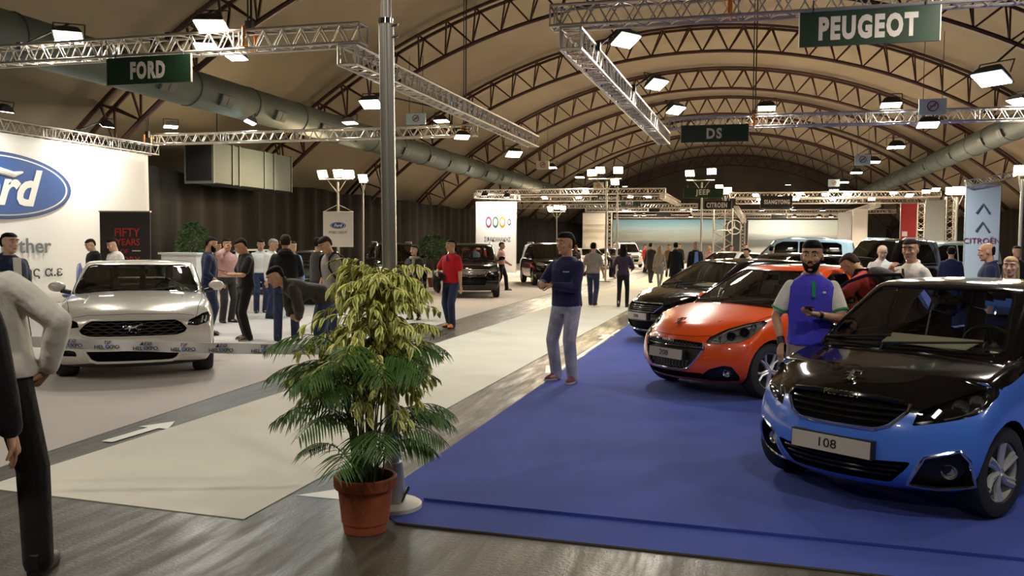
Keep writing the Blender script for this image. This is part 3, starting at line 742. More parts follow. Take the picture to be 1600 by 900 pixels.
    for R_ in regs:
        rng = R_.get('rng'); fr = R_['fr']; poly = rnd_poly(R_['poly'], R_.get('round', .02), 2)
        cut(bm, fr, poly, R_['id'], R_.get('nmin', .12), rng)
        if R_.get('mirror'):
            f2 = Frame((fr.n.x, -fr.n.y, fr.n.z), (-fr.u.x, fr.u.y, -fr.u.z))
            # mirrored outline: reflect 3-D corners through the car's middle plane
            pts3 = [fr.to3(q) for q in poly]; pts = [f2.to2((p.x, -p.y, p.z)) for p in pts3]
            cut(bm, f2, pts[::-1], R_['id'], R_.get('nmin', .12), (lambda c, g=rng: g(Vector((c.x, -c.y, c.z)))) if rng else None)
    rw_ = r*1.13
    for cx in (fa, ra):
        circ = [(rw_*math.cos(a), r*1.0+rw_*math.sin(a)) for a in [2*PI*k/28 for k in range(28)]]
        cut(bm, FR_LEFT, [(-cx+u, v) for u, v in circ], 20, .2); cut(bm, FR_RIGHT, [(cx+u, v) for u, v in circ], 20, .2)
    # the opening under the glass
    cw = G['wb']*.90
    for f in bm.faces:
        c = f.calc_center_median()
        if f.normal.z > .6 and c.x < P['cowl']-.22 and c.x > min(cb)+.18 and abs(c.y) < cw*interp(G['wbt'], c.x) and c.z > .6: f.material_index = 30
    take(bm, 30)
    top = P.get('two_tone')
    if top:
        fr2, pl2 = top
        for fr_, pl_ in zip(fr2, pl2): 
            cut(bm, fr_, pl_, 40, .03, P.get('tone_rng'), True)
    lmb = []
    for s in (1, -1):
        fl = [f for f in bm.faces if f.material_index == 20 and f.calc_center_median().y*s > 0]
        for f in fl: f.material_index = 21 if s > 0 else 22
    for rid, s in ((21, 1), (22, -1)):
        m_ = take(bm, rid, offset=(0, -.27*s, 0)); 
        if m_: link('wheel_well', m_, M_VOID, root, 30)
    for R_ in regs:
        if R_.get('kind') == 'paint': continue
        sides = (1, -1) if R_.get('mirror') else (0,)
        for s in sides:
            if s:
                for f in bm.faces:
                    if f.material_index == R_['id'] and f.calc_center_median().y*s > 0: f.material_index = 99
                rid = 99
            else: rid = R_['id']
            lens = R_.get('lens'); off = Vector(R_['off']); off = Vector((off.x, off.y*(s or 1), off.z))
            if lens:
                l_ = take(bm, rid, delete=False)
                if l_: link('lens', l_, G_LENS, root, 60)
            m_ = take(bm, rid, offset=off)
            if m_: link(R_['name'], m_, R_['mat'], root, 30)
    hm = take(bm, 40)
    bmesh.ops.remove_doubles(bm, verts=bm.verts, dist=1e-6)
    me2 = bpy.data.meshes.new('body'); bm.to_mesh(me2); bm.free()
    body = link('body', me2, P['paint'], root, 50)
    if hm: link('bonnet', hm, P['paint2'], root, 50)
    gme = bpy.data.meshes.new('cabin'); gb.to_mesh(gme); gb.free()
    cabin = link('cabin', gme, P.get('paint2', P['paint']) if top else P.get('roofpaint', P['paint']), root, 50)
    # ---- rubber frames around the glass
    mb = MB()
    if 'ws' in G: bead(mb, gbvh, FR_FRONT, rnd_poly([(-ws[1], ws[0]), (ws[1], ws[0]), (ws[3], ws[2]), (-ws[3], ws[2])], .07), .011, True, .001)
    for sw in G['side']:
        for fr_, sg in ((FR_LEFT, -1), (FR_RIGHT, 1)):
            bead(mb, gbvh, fr_, rnd_poly([(x*sg, z) for x, z in sw], .035, 2), .010, True, .0)
    mb.build('window_seals', M_BLKG, root)
    if G.get('chrome'):
        mb = MB(); a = G['side'][0]; b = G['side'][-1]
        for fr_, sg in ((FR_LEFT, -1), (FR_RIGHT, 1)): bead(mb, gbvh, fr_, [(x*sg, z) for x, z in G['chrome']], .010, False, .006)
        mb.build('window_chrome', M_CHROME, root)
    # ---- cabin inside
    zbelt = interp(G['zb'], 0); dzz = G['ws'][0]-.05; zr_ = max(z for x, z in G['zr']); cx = P['cowl']; gw = G['wb']*.92
    mb = MB(); dz = dzz
    mb.prism([(cx+.02, -gw*.92, dz+.01), (cx-.32, -gw*.9, dz+.05), (cx-.50, -gw*.9, dz-.02), (cx-.52, -gw*.9, dz-.4), (cx+.02, -gw*.92, dz-.3)], (0, 2*gw*.9, 0))
    mb.build('dashboard', M_INT, root)
    if hi:
        mb = MB(); mb.box((-.35, 0, .32), (L_*.62, gw*1.9, .04))
        for s in (1, -1): mb.box((-.35, s*gw*.99, .6), (L_*.5, .05, dz-.42))
        mb.build('floor_tub', M_INT, root)
        mb = MB(); c_ = Vector((cx-.62, gw*.47, dz+.02)); ax = Vector((-.9, 0, .42)).normalized(); u_ = Vector((0, 1, 0)); v_ = ax.cross(u_)
        mb.tube([c_+(u_*math.cos(2*PI*k/28)+v_*math.sin(2*PI*k/28))*.185 for k in range(28)], .016, 8, closed=True)
        for a in (0.2, PI-.2, -PI/2): mb.tube([c_, c_+(u_*math.cos(a)+v_*math.sin(a))*.18], .018, 6)
        mb.ell(c_, (.04, .06, .06)); mb.tube([c_, c_-ax*.3], .03, 8); mb.build('steering_wheel', M_BLK, root)
        MB().box((cx-.62, 0, zr_-.14), (.03, .22, .07)).build('rear_view_mirror', M_BLK, root)
        if P.get('paper') is not None:
            mb = MB(); x_ = cx-.08; dz = max(dz, zt(cx)+P.get('crown', .035)-.065); mb.prism([(x_+.04, -.22+P['paper'], dz+.055), (x_-.22, -.26+P['paper'], dz+.100), (x_-.18, .40+P['paper'], dz+.100), (x_+.06, .38+P['paper'], dz+.055)], (0, 0, .008)); mb.build('paper_sheet', M_PAPER, root)
    for sx, lst in ((P['cowl']-1.05, (gw*.47, -gw*.47)), (P['cowl']-1.85, (gw*.5, 0, -gw*.5))):
        for sy in lst:
            w3 = .25 if len(lst) == 2 else .22; mb = MB(); h_ = zr_-.55
            mb.tube([(sx+.25, sy, .42), (sx-.02, sy, .45), (sx-.10, sy, .62), (sx-.22, sy, h_+.25)], [(.09, w3), (.10, w3), (.075, w3), (.05, w3*.75)], 12)
            mb.tube([(sx-.22, sy, h_+.28), (sx-.25, sy, h_+.44)], [(.045, .12), (.04, .10)], 10)
            mb.build('seat', M_INT, root)
    # ---- wheels
    for (x, steer) in ((fa, P.get('steer', 0)), (ra, 0)):
        for s in (1, -1): wheel(root, x, s*(W_-P['tw']/2-.035), r, P['tw'], s, P['rim'], P.get('rimmat', M_RIM), steer, not hi)
    # ---- mirrors
    mz, mx_, my = P.get('mirror', (zbelt+.08, P['cowl']-.42, W_*.96))
    for s in (1, -1):
        mb = MB(); cxm = Vector((mx_, s*(my+.10), mz)); q = Matrix.Rotation(-s*.12, 3, 'Z')
        mb.ell(cxm, (.065, .11, .072), 14, 10, q); mb.build('mirror_shell', P.get('mirpaint', P['paint']), root)
        MB().tube([(mx_+.02, s*(my-.07), mz-.08), (mx_, s*(my+.05), mz-.05)], [.03, .035], 8).build('mirror_arm', M_BLK, root)
    # ---- wipers
    if hi and 'ws' in G:
        for (y0, y1) in ((-.12, .50), (-.62, -.10)):
            mb = MB(); p = []
            for t in (0, .25, .5, .75, 1):
                q, n = hit(gbvh, FR_FRONT, (y0+(y1-y0)*t, ws[0]+.015+.05*t)); p.append(q+Vector((.02, 0, .01)))
            mb.tube(p, .009, 5); mb.tube([p[0]+Vector((.05, 0, -.05)), p[0], p[2]], .008, 5); mb.build('wiper', M_BLK, root)
    # ---- shut lines and beads
    mb = MB()
    for (fr_, pts, rr_) in P.get('lines', []): bead(mb, bvh, fr_, pts, rr_, False, -.001, .05, 4)
    if mb.v: mb.build('shut_lines', M_VOID, root)
    for (nm, fr_, pts, rr_, cl, mt, lift) in P.get('beads', []):
        mb = MB(); bead(mb, bvh, fr_, pts, rr_, cl, lift, .03, 6); mb.build(nm, mt, root)
    # ---- number plate
    if P.get('plate'):
        y0, z0_, pw, ph, txt = P['plate']; p, n = hit(bvh, FR_FRONT, (y0, z0_)); o = empty('number_plate')
        bpy.data.objects.remove(o)
        t = P.get('plate_tilt', 0.0); Rp = Matrix.Rotation(t, 3, 'Y'); px_ = p.x+.022
        mb = MB(); mb.box((px_, y0, z0_), (.012, pw, ph), Rp)
        pl_ = mb.build('number_plate', M_PLATE, root, 30)
        if txt: text(txt, ph*.78, 'plate_lettering', M_BLK, pl_, (px_+.0085, y0-.02, z0_), Rp @ R_XPOS, xs=1.15, bold=-.002, ext=.0015)
        MB().box((px_-.03, y0, z0_), (.05, pw*1.04, ph*1.12), Rp).build('plate_holder', M_BLK, root, 30)
    return dict(bvh=bvh, gbvh=gbvh, body=body)

def lion(root, p, s, tilt, n='emblem'):
    """small rampant lion badge from rounded bars"""
    mb = MB(); R_ = Matrix.Rotation(tilt, 3, 'Y'); P2 = lambda y, z: Vector(p)+R_ @ Vector((0.008, y*s, z*s))
    for pts, r in (([(-.1, -.5), (-.05, -.1), (-.15, .25), (-.05, .5)], .13), ([(-.05, -.05), (.25, -.15), (.2, -.5)], .09), ([(-.12, .2), (-.45, .3), (-.5, .1)], .08), ([(-.1, .05), (-.4, -.1)], .08),
                   ([(-.05, .45), (.15, .5), (.3, .38)], .10), ([(.05, .1), (.4, .25), (.35, .5), (.5, .6)], .06), ([(-.1, -.4), (-.35, -.5)], .08)):
        mb.tube([P2(y, z) for y, z in pts], r*s, 6)
    return mb.build(n, M_CHROME, root)
# ------------------------------------------------------------------ the cars themselves
FR_Q = Frame((.80, .60, .08), (-.60, .80, 0)); FR_F2 = Frame((1, .35, 0), (-.35, 1, 0)); FR_45 = Frame((1, .8, .25), (-.8, 1, 0))
INFO = {}
def place_car(P, x, y, a, label, name='car', group=None, extra=None):
    root = empty(name, (0, 0, 0)); tag(root, label, 'car', group); info = make_car(P, root)
    if extra: extra(root, info, P)
    INFO[label[:10]] = (info, Matrix.Translation((x, y, .0065)) @ Matrix.Rotation(math.radians(a), 4, 'Z'))
    root.location = (x, y, 0.0065); root.rotation_euler.z = math.radians(a); return root
P_ORANGE = paint('orange', (0.80, 0.078, 0.002)); P_BLUE = paint('blue', (0.065, 0.185, 0.72), rough=.25); P_BLACK = paint('black', (0.0045, 0.0035, 0.003), rough=.10, coat=.25)
P_SILVER = paint('pearl', (0.70, 0.66, 0.60), metal=.25); P_WHITE = paint('white', (0.75, 0.74, 0.70)); P_SKY = paint('pale_blue', (0.42, 0.52, 0.55), metal=.2)
P_GREY = paint('grey', (0.16, 0.16, 0.16), metal=.4); P_RED = paint('red', (0.35, 0.01, 0.012)); P_DKBL = paint('dark_blue', (0.012, 0.018, 0.035))

def lamp_units(root, info, units, chrome=True):
    """round projector units behind the headlamp lens: (x, y, z, radius, aim)"""
    for s in (1, -1):
        for (x, y, z, r, aim, m) in units:
            q = Vector((aim[0], aim[1]*s, aim[2])).normalized().to_track_quat('Z', 'Y').to_matrix(); mb = MB()
            c = Vector((x, y*s, z)); M4 = lambda v: c+q @ v
            prof = [(0.0, .0), (r*.55, .004), (r*.62, -.004), (r*.8, .012), (r, .022), (r*1.05, .012), (r, -.05), (0, -.05)]
            k = MB().lathe(prof, 18, q); k.v = [tuple(Vector(v)+c) for v in k.v]; k.build('projector', m, root)

# --- small two-tone hatchback, plate 108
def car_108():
    hl = P3(FR_Q, [(1.69, .415, .60), (1.65, .433, .682), (1.585, .487, .715), (1.44, .575, .765), (1.28, .68, .82), (1.20, .72, .835), (1.23, .74, .79), (1.34, .73, .725), (1.44, .70, .68), (1.525, .63, .65), (1.61, .54, .625)])
    fog = P3(FR_F2, [(1.70, .41, .235), (1.67, .50, .42), (1.56, .66, .47), (1.51, .70, .41), (1.47, .72, .25), (1.6, .56, .215)])
    P = dict(wb=2.34, L=3.475, W=1.615, r=.292, tw=.175, front=1.85, sill=.20, cowl=.83, paint=P_BLUE, paint2=P_BLACK, mirpaint=P_BLACK, rim='turbine', rimmat=M_RIM, steer=-.12,
        nose=[(.12, 1.70), (.19, 1.84), (.33, 1.885), (.48, 1.885), (.61, 1.86), (.715, 1.81), (.785, 1.71)], tail=[(.26, -1.56), (.5, -1.625), (.95, -1.60)],
        top=[(-1.6, .95), (-.6, .99), (.3, .96), (.8, .955), (1.17, .905), (1.5, .835), (1.70, .765)], crown=.05, bow=[.37, .31, .19, .07], bowp=2.2,
        cabin=dict(base=[.95, .50, -.4, -1.25, -1.60], roof=[.20, .02, -.5, -1.1, -1.32], zr=[(-1.32, 1.375), (-.5, 1.435), (.02, 1.425), (.20, 1.395)], zb=[(-1.6, .94), (.5, .92), (.95, .915)],
            wb=.735, wr=.56, wbt=[(-1.6, .88), (-.9, 1), (.5, 1), (.95, .93)], bow=.13, bulge=.045, ws=(.985, .645, 1.385, .485),
            side=[[(.60, .995), (-.24, 1.0), (-.24, 1.355), (.10, 1.35), (.28, 1.25)], [(-.31, 1.0), (-.98, 1.06), (-.98, 1.29), (-.85, 1.33), (-.31, 1.355)]], rw=(1.08, .50, 1.34, .42)),
        regions=[dict(id=4, name='upper_grille', fr=FR_FRONT, poly=[(-.395, .715), (-.2, .735), (.2, .735), (.395, .715), (.39, .68), (.32, .60), (.25, .572), (-.25, .572), (-.32, .60), (-.39, .68)], off=(-.05, 0, 0), mat=M_VOID),
            dict(id=5, name='lower_grille', fr=FR_FRONT, poly=[(-.455, .385), (-.42, .33), (-.33, .235), (.33, .235), (.42, .33), (.455, .385), (.25, .375), (-.25, .375)], off=(-.06, 0, 0), mat=M_VOID),
            dict(id=6, name='fog_lamp_pocket', fr=FR_F2, poly=fog, mirror=True, off=(-.07, -.02, 0), mat=M_BLK),
            dict(id=7, name='headlamp', fr=FR_Q, poly=hl, mirror=True, off=(-.07, -.05, 0), mat=M_BLKG, lens=True, round=.012)],
        two_tone=((FR_TOP, FR_LEFT, FR_RIGHT), ([(1.85, -.37), (1.85, .37), (1.72, .385), (1.69, .45), (1.62, .53), (1.48, .62), (1.32, .72), (1.22, .76), (.30, .72), (.30, -.72), (1.22, -.76), (1.32, -.72), (1.48, -.62), (1.62, -.53), (1.69, -.45), (1.72, -.385)],
            [(-1.22, .822), (-1.10, .835), (-.85, .885), (-.45, .925), (-.45, 1.1), (-1.22, 1.1)], [(1.22, .822), (1.10, .835), (.85, .885), (.45, .925), (.45, 1.1), (1.22, 1.1)])),
        tone_rng=lambda c: c.z > .672 if c.x > 1.3 else c.z > .80,
        plate=(0.0, .437, .53, .105, '108'), plate_tilt=-.05, paper=.0,
        lines=[(FR_LEFT, [(-.62, .93), (-.66, .6), (-.62, .34), (.30, .33), (.36, .6), (.34, .95)], .004), (FR_RIGHT, [(.62, .93), (.66, .6), (.62, .34), (-.30, .33), (-.36, .6), (-.34, .95)], .004)],
        beads=[('grille_chrome', FR_FRONT, [(-.40, .722), (-.405, .68), (-.33, .592), (-.25, .562), (.25, .562), (.33, .592), (.405, .68), (.40, .722)], .010, False, M_CHROME, .002),
               ('fog_chrome', FR_F2, fog, .011, True, M_CHROME, .003), ('fog_chrome', Frame((1, -.35, 0), (.35, 1, 0)), [(-u, v) for u, v in P3(FR_F2, [FR_F2.to3(q) for q in fog])], .011, True, M_CHROME, .003)]
              +[('grille_slat', FR_FRONT, [(-w_, z), (w_, z)], [.011]*99, False, M_BLKG, -.018) for z, w_ in ((.695, .385), (.658, .355), (.618, .32))]
              +[('intake_slat', FR_FRONT, [(-w_, z), (w_, z)], [.008]*99, False, M_BLKG, -.02) for z, w_ in ((.345, .41), (.31, .38), (.275, .34))])
    for i, b in enumerate(P['beads']):
        if isinstance(b[3], list): P['beads'][i] = (b[0], b[1], b[2], .011 if b[0] == 'grille_slat' else .008)+tuple(b[4:])
    return P
def extra_108(root, info, P):
    p, n = hit(info['bvh'], FR_FRONT, (0, .757)); MBb = MB()
    bead(MBb, info['bvh'], FR_FRONT, [(-.37, .728), (-.2, .745), (.2, .745), (.37, .728)], .017, False, .004, ns=8); br = MBb.build('bonnet_bar', M_BLKG, root)
    text('PEUGEOT', .052, 'lettering', M_CHROME, br, (p.x+.022, 0, .748), R_XPOS @ Matrix.Rotation(-.2, 3, 'X'), xs=1.1, bold=.01, ext=.003)
    p, n = info['bvh'].ray_cast(Vector((1.62, 0, 2)), Vector((0, 0, -1)))[:2]
    lion(root, p+Vector((.0, 0, .012)), .105, -1.05)
    lamp_units(root, info, [(1.43, .60, .70, .048, (1, .6, .05), M_REFL), (1.33, .655, .735, .04, (1, .6, .05), M_REFL)])
    for s in (1, -1):
        mb = MB(); mb.tube([(1.57, s*.50, .64), (1.54, s*.53, .69)], [.022, .022], 6); mb.tube([(1.25, s*.69, .77), (1.19, s*.70, .80)], .02, 6); mb.tube([(1.56, s*.56, .635), (1.46, s*.63, .655), (1.36, s*.685, .70)], .010, 6); mb.build('indicator', M_REFL, root)
    lamp_units(root, info, [(1.55, .60, .325, .045, (1, .3, 0), M_REFL)])

# --- orange hatchback, plate 208
def car_208():
    hl = P3(FR_Q, [(1.89, .44, .625), (1.84, .455, .686), (1.67, .54, .77), (1.49, .66, .834), (1.32, .78, .875), (1.31, .80, .85), (1.36, .81, .825), (1.477, .785, .735), (1.555, .77, .683), (1.655, .723, .639), (1.815, .556, .612)])
    fog = P3(FR_F2, [(1.88, .34, .216), (1.87, .50, .34), (1.79, .63, .389), (1.73, .70, .379), (1.68, .75, .27), (1.66, .72, .215), (1.744, .455, .195)])
    P = dict(wb=2.538, L=3.973, W=1.739, r=.312, tw=.195, front=2.07, sill=.20, cowl=.92, paint=P_ORANGE, rim='five', rimmat=M_RIM, steer=-.05,
        nose=[(.13, 1.90), (.20, 2.03), (.35, 2.09), (.50, 2.065), (.62, 2.04), (.69, 2.00), (.755, 1.90)], tail=[(.28, -1.83), (.5, -1.90), (.98, -1.86)],
        top=[(-1.85, .97), (-.6, 1.0), (.3, .98), (.88, .97), (1.27, .915), (1.65, .83), (1.92, .745)], crown=.06, bow=[.42, .35, .21, .08], bowp=2.2,
        cabin=dict(base=[1.02, .60, -.4, -1.4, -1.84], roof=[.08, -.08, -.5, -1.2, -1.50], zr=[(-1.5, 1.38), (-.5, 1.445), (.05, 1.43), (.24, 1.40)], zb=[(-1.84, .95), (.6, .93), (1.08, .925)],
            wb=.80, wr=.60, wbt=[(-1.84, .86), (-.9, 1), (.6, 1), (1.08, .92)], bow=.15, bulge=.05, ws=(.99, .70, 1.385, .52),
            side=[[(.62, 1.01), (-.28, 1.02), (-.28, 1.37), (-.0, 1.36), (.22, 1.26)], [(-.35, 1.02), (-1.05, 1.06), (-1.2, 1.22), (-1.0, 1.33), (-.35, 1.37)]], rw=(1.1, .56, 1.34, .46), ),
        regions=[dict(id=4, name='grille', fr=FR_FRONT, poly=[(-.42, .62), (-.2, .635), (.2, .635), (.42, .62), (.44, .56), (.385, .46), (.29, .345), (.22, .32), (-.22, .32), (-.29, .345), (-.385, .46), (-.44, .56)], off=(-.05, 0, 0), mat=M_BLK),
            dict(id=5, name='lower_grille', fr=FR_FRONT, poly=[(-.44, .285), (-.36, .215), (.36, .215), (.44, .285)], off=(-.05, 0, 0), mat=M_VOID),
            dict(id=6, name='fog_lamp_pocket', fr=FR_F2, poly=fog, mirror=True, off=(-.06, -.02, 0), mat=M_BLK),
            dict(id=7, name='headlamp', fr=FR_Q, poly=hl, mirror=True, off=(-.07, -.05, 0), mat=M_LAMPIN, lens=True, round=.012)],
        plate=(0.0, .478, .52, .108, '208'), plate_tilt=-.08, paper=-.02,
        lines=[(FR_TOP, [(1.93, -.55), (1.6, -.70), (1.2, -.765), (.9, -.77)], .004), (FR_TOP, [(1.93, .55), (1.6, .70), (1.2, .765), (.9, .77)], .004), (FR_FRONT, [(-.50, .70), (-.3, .685), (0, .68), (.3, .685), (.50, .70)], .004),
               (FR_LEFT, [(-.70, .93), (-.74, .6), (-.70, .34), (.34, .33), (.40, .6), (.38, .98)], .004)],
        beads=[('grille_chrome', FR_FRONT, [(-.43, .625), (-.45, .56), (-.395, .455), (-.295, .335), (-.22, .31), (.22, .31), (.295, .335), (.395, .455), (.45, .56), (.43, .625)], .013, False, M_CHROME, .002),
               ('grille_bar', FR_FRONT, [(-.41, .612), (-.2, .625), (.2, .625), (.41, .612)], .014, False, M_BLKG, -.004), ('grille_bar', FR_FRONT, [(-.43, .57), (.43, .57)], .006, False, M_CHROME, -.01)])
    return P
def extra_208(root, info, P):
    mb = MB()
    for i, z in enumerate((.602, .588, .41, .39, .37, .35, .335)):
        w_ = np.interp(z, [.32, .35, .46, .62], [.19, .26, .36, .40])
        for k in range(int(w_*2/.045)+1):
            y = -w_+.045*k+(.022 if i % 2 else 0)
            if abs(y) > w_: continue
            p, n = hit(info['bvh'], FR_FRONT, (y, z)); mb.box(p+Vector((-.02, 0, 0)), (.012, .014, .008))
    tag(mb.build('grille_studs', mat('stud_grey', (.25, .25, .25), .3, metal=.8), root), kind='stuff')
    p, n = hit(info['bvh'], FR_FRONT, (0, .625)); text('PEUGEOT', .040, 'lettering', M_CHROME, root, (p.x+.014, 0, .625), R_XPOS, xs=1.1, bold=.01, ext=.003)
    p = info['bvh'].ray_cast(Vector((1.84, 0, 2)), Vector((0, 0, -1)))[0]; lion(root, p+Vector((0, 0, .012)), .105, -.95)
    lamp_units(root, info, [(1.66, .60, .695, .045, (1, .5, .05), M_BLKG), (1.54, .68, .74, .048, (1, .6, .05), M_BLKG), (1.76, .51, .665, .030, (1, .4, .05), M_REFL), (1.42, .71, .80, .028, (1, .6, .05), M_REFL)])
    for s in (1, -1):
        mb = MB(); mb.tube([(1.80, s*.47, .65), (1.64, s*.54, .745), (1.46, s*.65, .81), (1.34, s*.74, .85)], .014, 6); mb.build('light_guide', M_REFL, root)
    lamp_units(root, info, [(1.735, .62, .295, .040, (1, .3, 0), M_REFL)])

# --- hatchback / saloon template used for the cars further off
def hatch(L=4.253, W=1.804, H=1.457, wb=2.62, r=.322, paint=P_BLACK, hi=True, front='slats', glass_=None, est=False, txt=None, rim='five'):
    xf = wb/2+(L-wb)*.49; k = xf-2.12; xr = xf-L; h = H/1.457
    hl = P3(FR_Q, [(2.00+k, .50, .665), (1.88+k, .62, .73), (1.66+k, .75, .80), (1.46+k, .83, .85), (1.44+k, .86, .79), (1.62+k, .83, .69), (1.86+k, .70, .64)])
    rx = xr+(.30 if not est else .12)
    P = dict(wb=wb, L=L, W=W, r=r, tw=.205, front=xf, sill=.19*h, cowl=.95, paint=paint, rim=rim, hi=hi, glass=glass_ or G_CAR,
        nose=[(.16, 1.93+k), (.23, 2.06+k), (.36, 2.115+k), (.50, 2.12+k), (.60, 2.105+k), (.69, 2.06+k), (.76, 1.95+k)], tail=[(.28, xr+.08), (.5, xr), (.98*h, xr+.06)],
        top=[(xr, .96*h), (-.6, .99*h), (.3, .965*h), (.90, .95*h), (wb/2, .895*h), (wb/2+.4, .82*h), (xf-.15, .75*h)], crown=.05, bow=[.46, .38, .22, .08], bowp=2.1,
        cabin=dict(base=[1.12, .62, -.4, xr+.55, xr+.10], roof=[.24, .05, -.5, rx+.35, rx], zr=[(rx, 1.37*h), (-.5, 1.44*h), (.05, 1.43*h), (.24, 1.40*h)], zb=[(xr, .94*h), (.6, .92*h), (1.12, .915*h)],
            wb=W*.46, wr=W*.345, wbt=[(xr, .86), (-.9, 1), (.6, 1), (1.12, .92)], bow=.15, bulge=.05, ws=(.98*h, W*.40, 1.385*h, W*.30),
            side=[[(.68, 1.0*h), (-.32, 1.01*h), (-.32, 1.355*h), (.12, 1.35*h), (.34, 1.25*h)], [(-.39, 1.01*h), (xr+.85, 1.03*h), (rx+.32, 1.28*h), (rx+.5, 1.325*h), (-.39, 1.355*h)]], rw=(1.08*h, .56, 1.32*h, .46),
            chrome=[(.74, .995*h), (-.3, .998*h), (xr+.8, 1.02*h)] if hi else None),
        regions=[dict(id=4, name='grille', fr=FR_FRONT, poly=[(-.42, .70), (.42, .70), (.44, .66), (.34, .56), (-.34, .56), (-.44, .66)], off=(-.05, 0, 0), mat=M_VOID),
            dict(id=5, name='lower_grille', fr=FR_FRONT, poly=[(-.62, .38), (-.52, .25), (.52, .25), (.62, .38), (.4, .395), (-.4, .395)], off=(-.05, 0, 0), mat=M_VOID),
            dict(id=7, name='headlamp', fr=FR_Q, poly=hl, mirror=True, off=(-.07, -.05, 0), mat=M_BLKG if hi else M_REFL, lens=hi, round=.012)],
        plate=(0, .475, .52, .108, txt) if txt is not None else None,
        beads=[('grille_chrome', FR_FRONT, [(-.43, .705), (-.45, .66), (-.35, .555), (.35, .555), (.45, .66), (.43, .705)], .010, True, M_CHROME, .002)]
             +[('grille_slat', FR_FRONT, [(-w_, z), (w_, z)], .006, False, M_CHROME, -.015) for z, w_ in ((.665, .41), (.63, .39), (.595, .35))]
             +[('bumper_chrome', FR_FRONT, [(-.66, .30), (-.5, .235), (.5, .235), (.66, .30)], .010, False, M_CHROME, .004)])
    return P
def suv(L=4.52, W=1.84, H=1.70, wb=2.69, r=.355, paint=P_BLACK, hi=True, glass_=None, plate=False, rails=True):
    P = hatch(L, W, H, wb, r, paint, hi, glass_=glass_); xf = P['front']; k = xf-2.12; xr = xf-L
    P['nose'] = [(.22, 1.98+k), (.30, 2.07+k), (.48, 2.12+k), (.66, 2.11+k), (.80, 2.09+k), (.92, 2.05+k), (.99, 1.95+k)]
    P['top'] = [(xr, 1.08), (-.6, 1.11), (.3, 1.09), (.90, 1.09), (wb/2, 1.08), (wb/2+.4, 1.04), (xf-.15, .98)]; P['tail'] = [(.3, xr+.08), (.6, xr), (1.08, xr+.04)]
    P['sill'] = .26; P['bow'] = [.34, .28, .16, .06]; rx = xr+.18
    G = P['cabin']; G['base'] = [1.18, .66, -.4, xr+.5, xr+.06]; G['roof'] = [.36, .12, -.5, rx+.35, rx]; G['zr'] = [(rx, H-.08), (-.5, H-.01), (.12, H-.02), (.36, H-.06)]; G['zb'] = [(xr, 1.05), (1.2, 1.05)]
    G['wr'] = W*.37; G['ws'] = (1.13, W*.40, H-.09, W*.32)
    G['side'] = [[(.74, 1.14), (-.32, 1.15), (-.32, H-.13), (.20, H-.13), (.42, H-.22)], [(-.39, 1.15), (xr+.45, 1.18), (xr+.5, H-.22), (xr+.65, H-.16), (-.39, H-.13)]]; G['rw'] = (1.2, .6, H-.16, .5); G['chrome'] = None
    hl = P3(FR_Q, [(2.02+k, .50, .86), (1.92+k, .62, .93), (1.70+k, .76, .97), (1.52+k, .86, .99), (1.52+k, .88, .92), (1.70+k, .82, .85), (1.90+k, .70, .82)])
    P['regions'] = [dict(id=4, name='grille', fr=FR_FRONT, poly=[(-.48, .88), (.48, .88), (.50, .83), (.42, .70), (-.42, .70), (-.50, .83)], off=(-.05, 0, 0), mat=M_VOID),
        dict(id=5, name='lower_grille', fr=FR_FRONT, poly=[(-.5, .62), (-.42, .42), (.42, .42), (.5, .62)], off=(-.05, 0, 0), mat=M_VOID),
        dict(id=7, name='headlamp', fr=FR_Q, poly=hl, mirror=True, off=(-.07, -.05, 0), mat=M_REFL, lens=hi, round=.012)]
    P['beads'] = [('grille_chrome', FR_FRONT, [(-.49, .885), (-.51, .83), (-.43, .695), (.43, .695), (.51, .83), (.49, .885)], .012, True, M_CHROME, .002)]\
        +[('grille_slat', FR_FRONT, [(-w_, z), (w_, z)], .012, False, M_CHROME, -.012) for z, w_ in ((.84, .48), (.795, .46), (.75, .44))]\
        +[('intake_slat', FR_FRONT, [(-w_, z), (w_, z)], .008, False, M_BLKG, -.01) for z, w_ in ((.57, .46), (.52, .44), (.47, .42))]
    P['rails'] = rails; P['plate'] = None; P['mirror'] = (1.22, .62, W*.48); return P
def extra_suv(root, info, P):
    if not P.get('rails'): return
    for s in (1, -1):
        mb = MB(); H = max(z for x, z in P['cabin']['zr'])
        mb.tube([(.15, s*P['W']*.335, H-.03), (.0, s*P['W']*.345, H+.035), (-1.2, s*P['W']*.345, H+.035), (-1.4, s*P['W']*.33, H-.03)], .02, 6); mb.build('roof_rail', M_RIM, root)

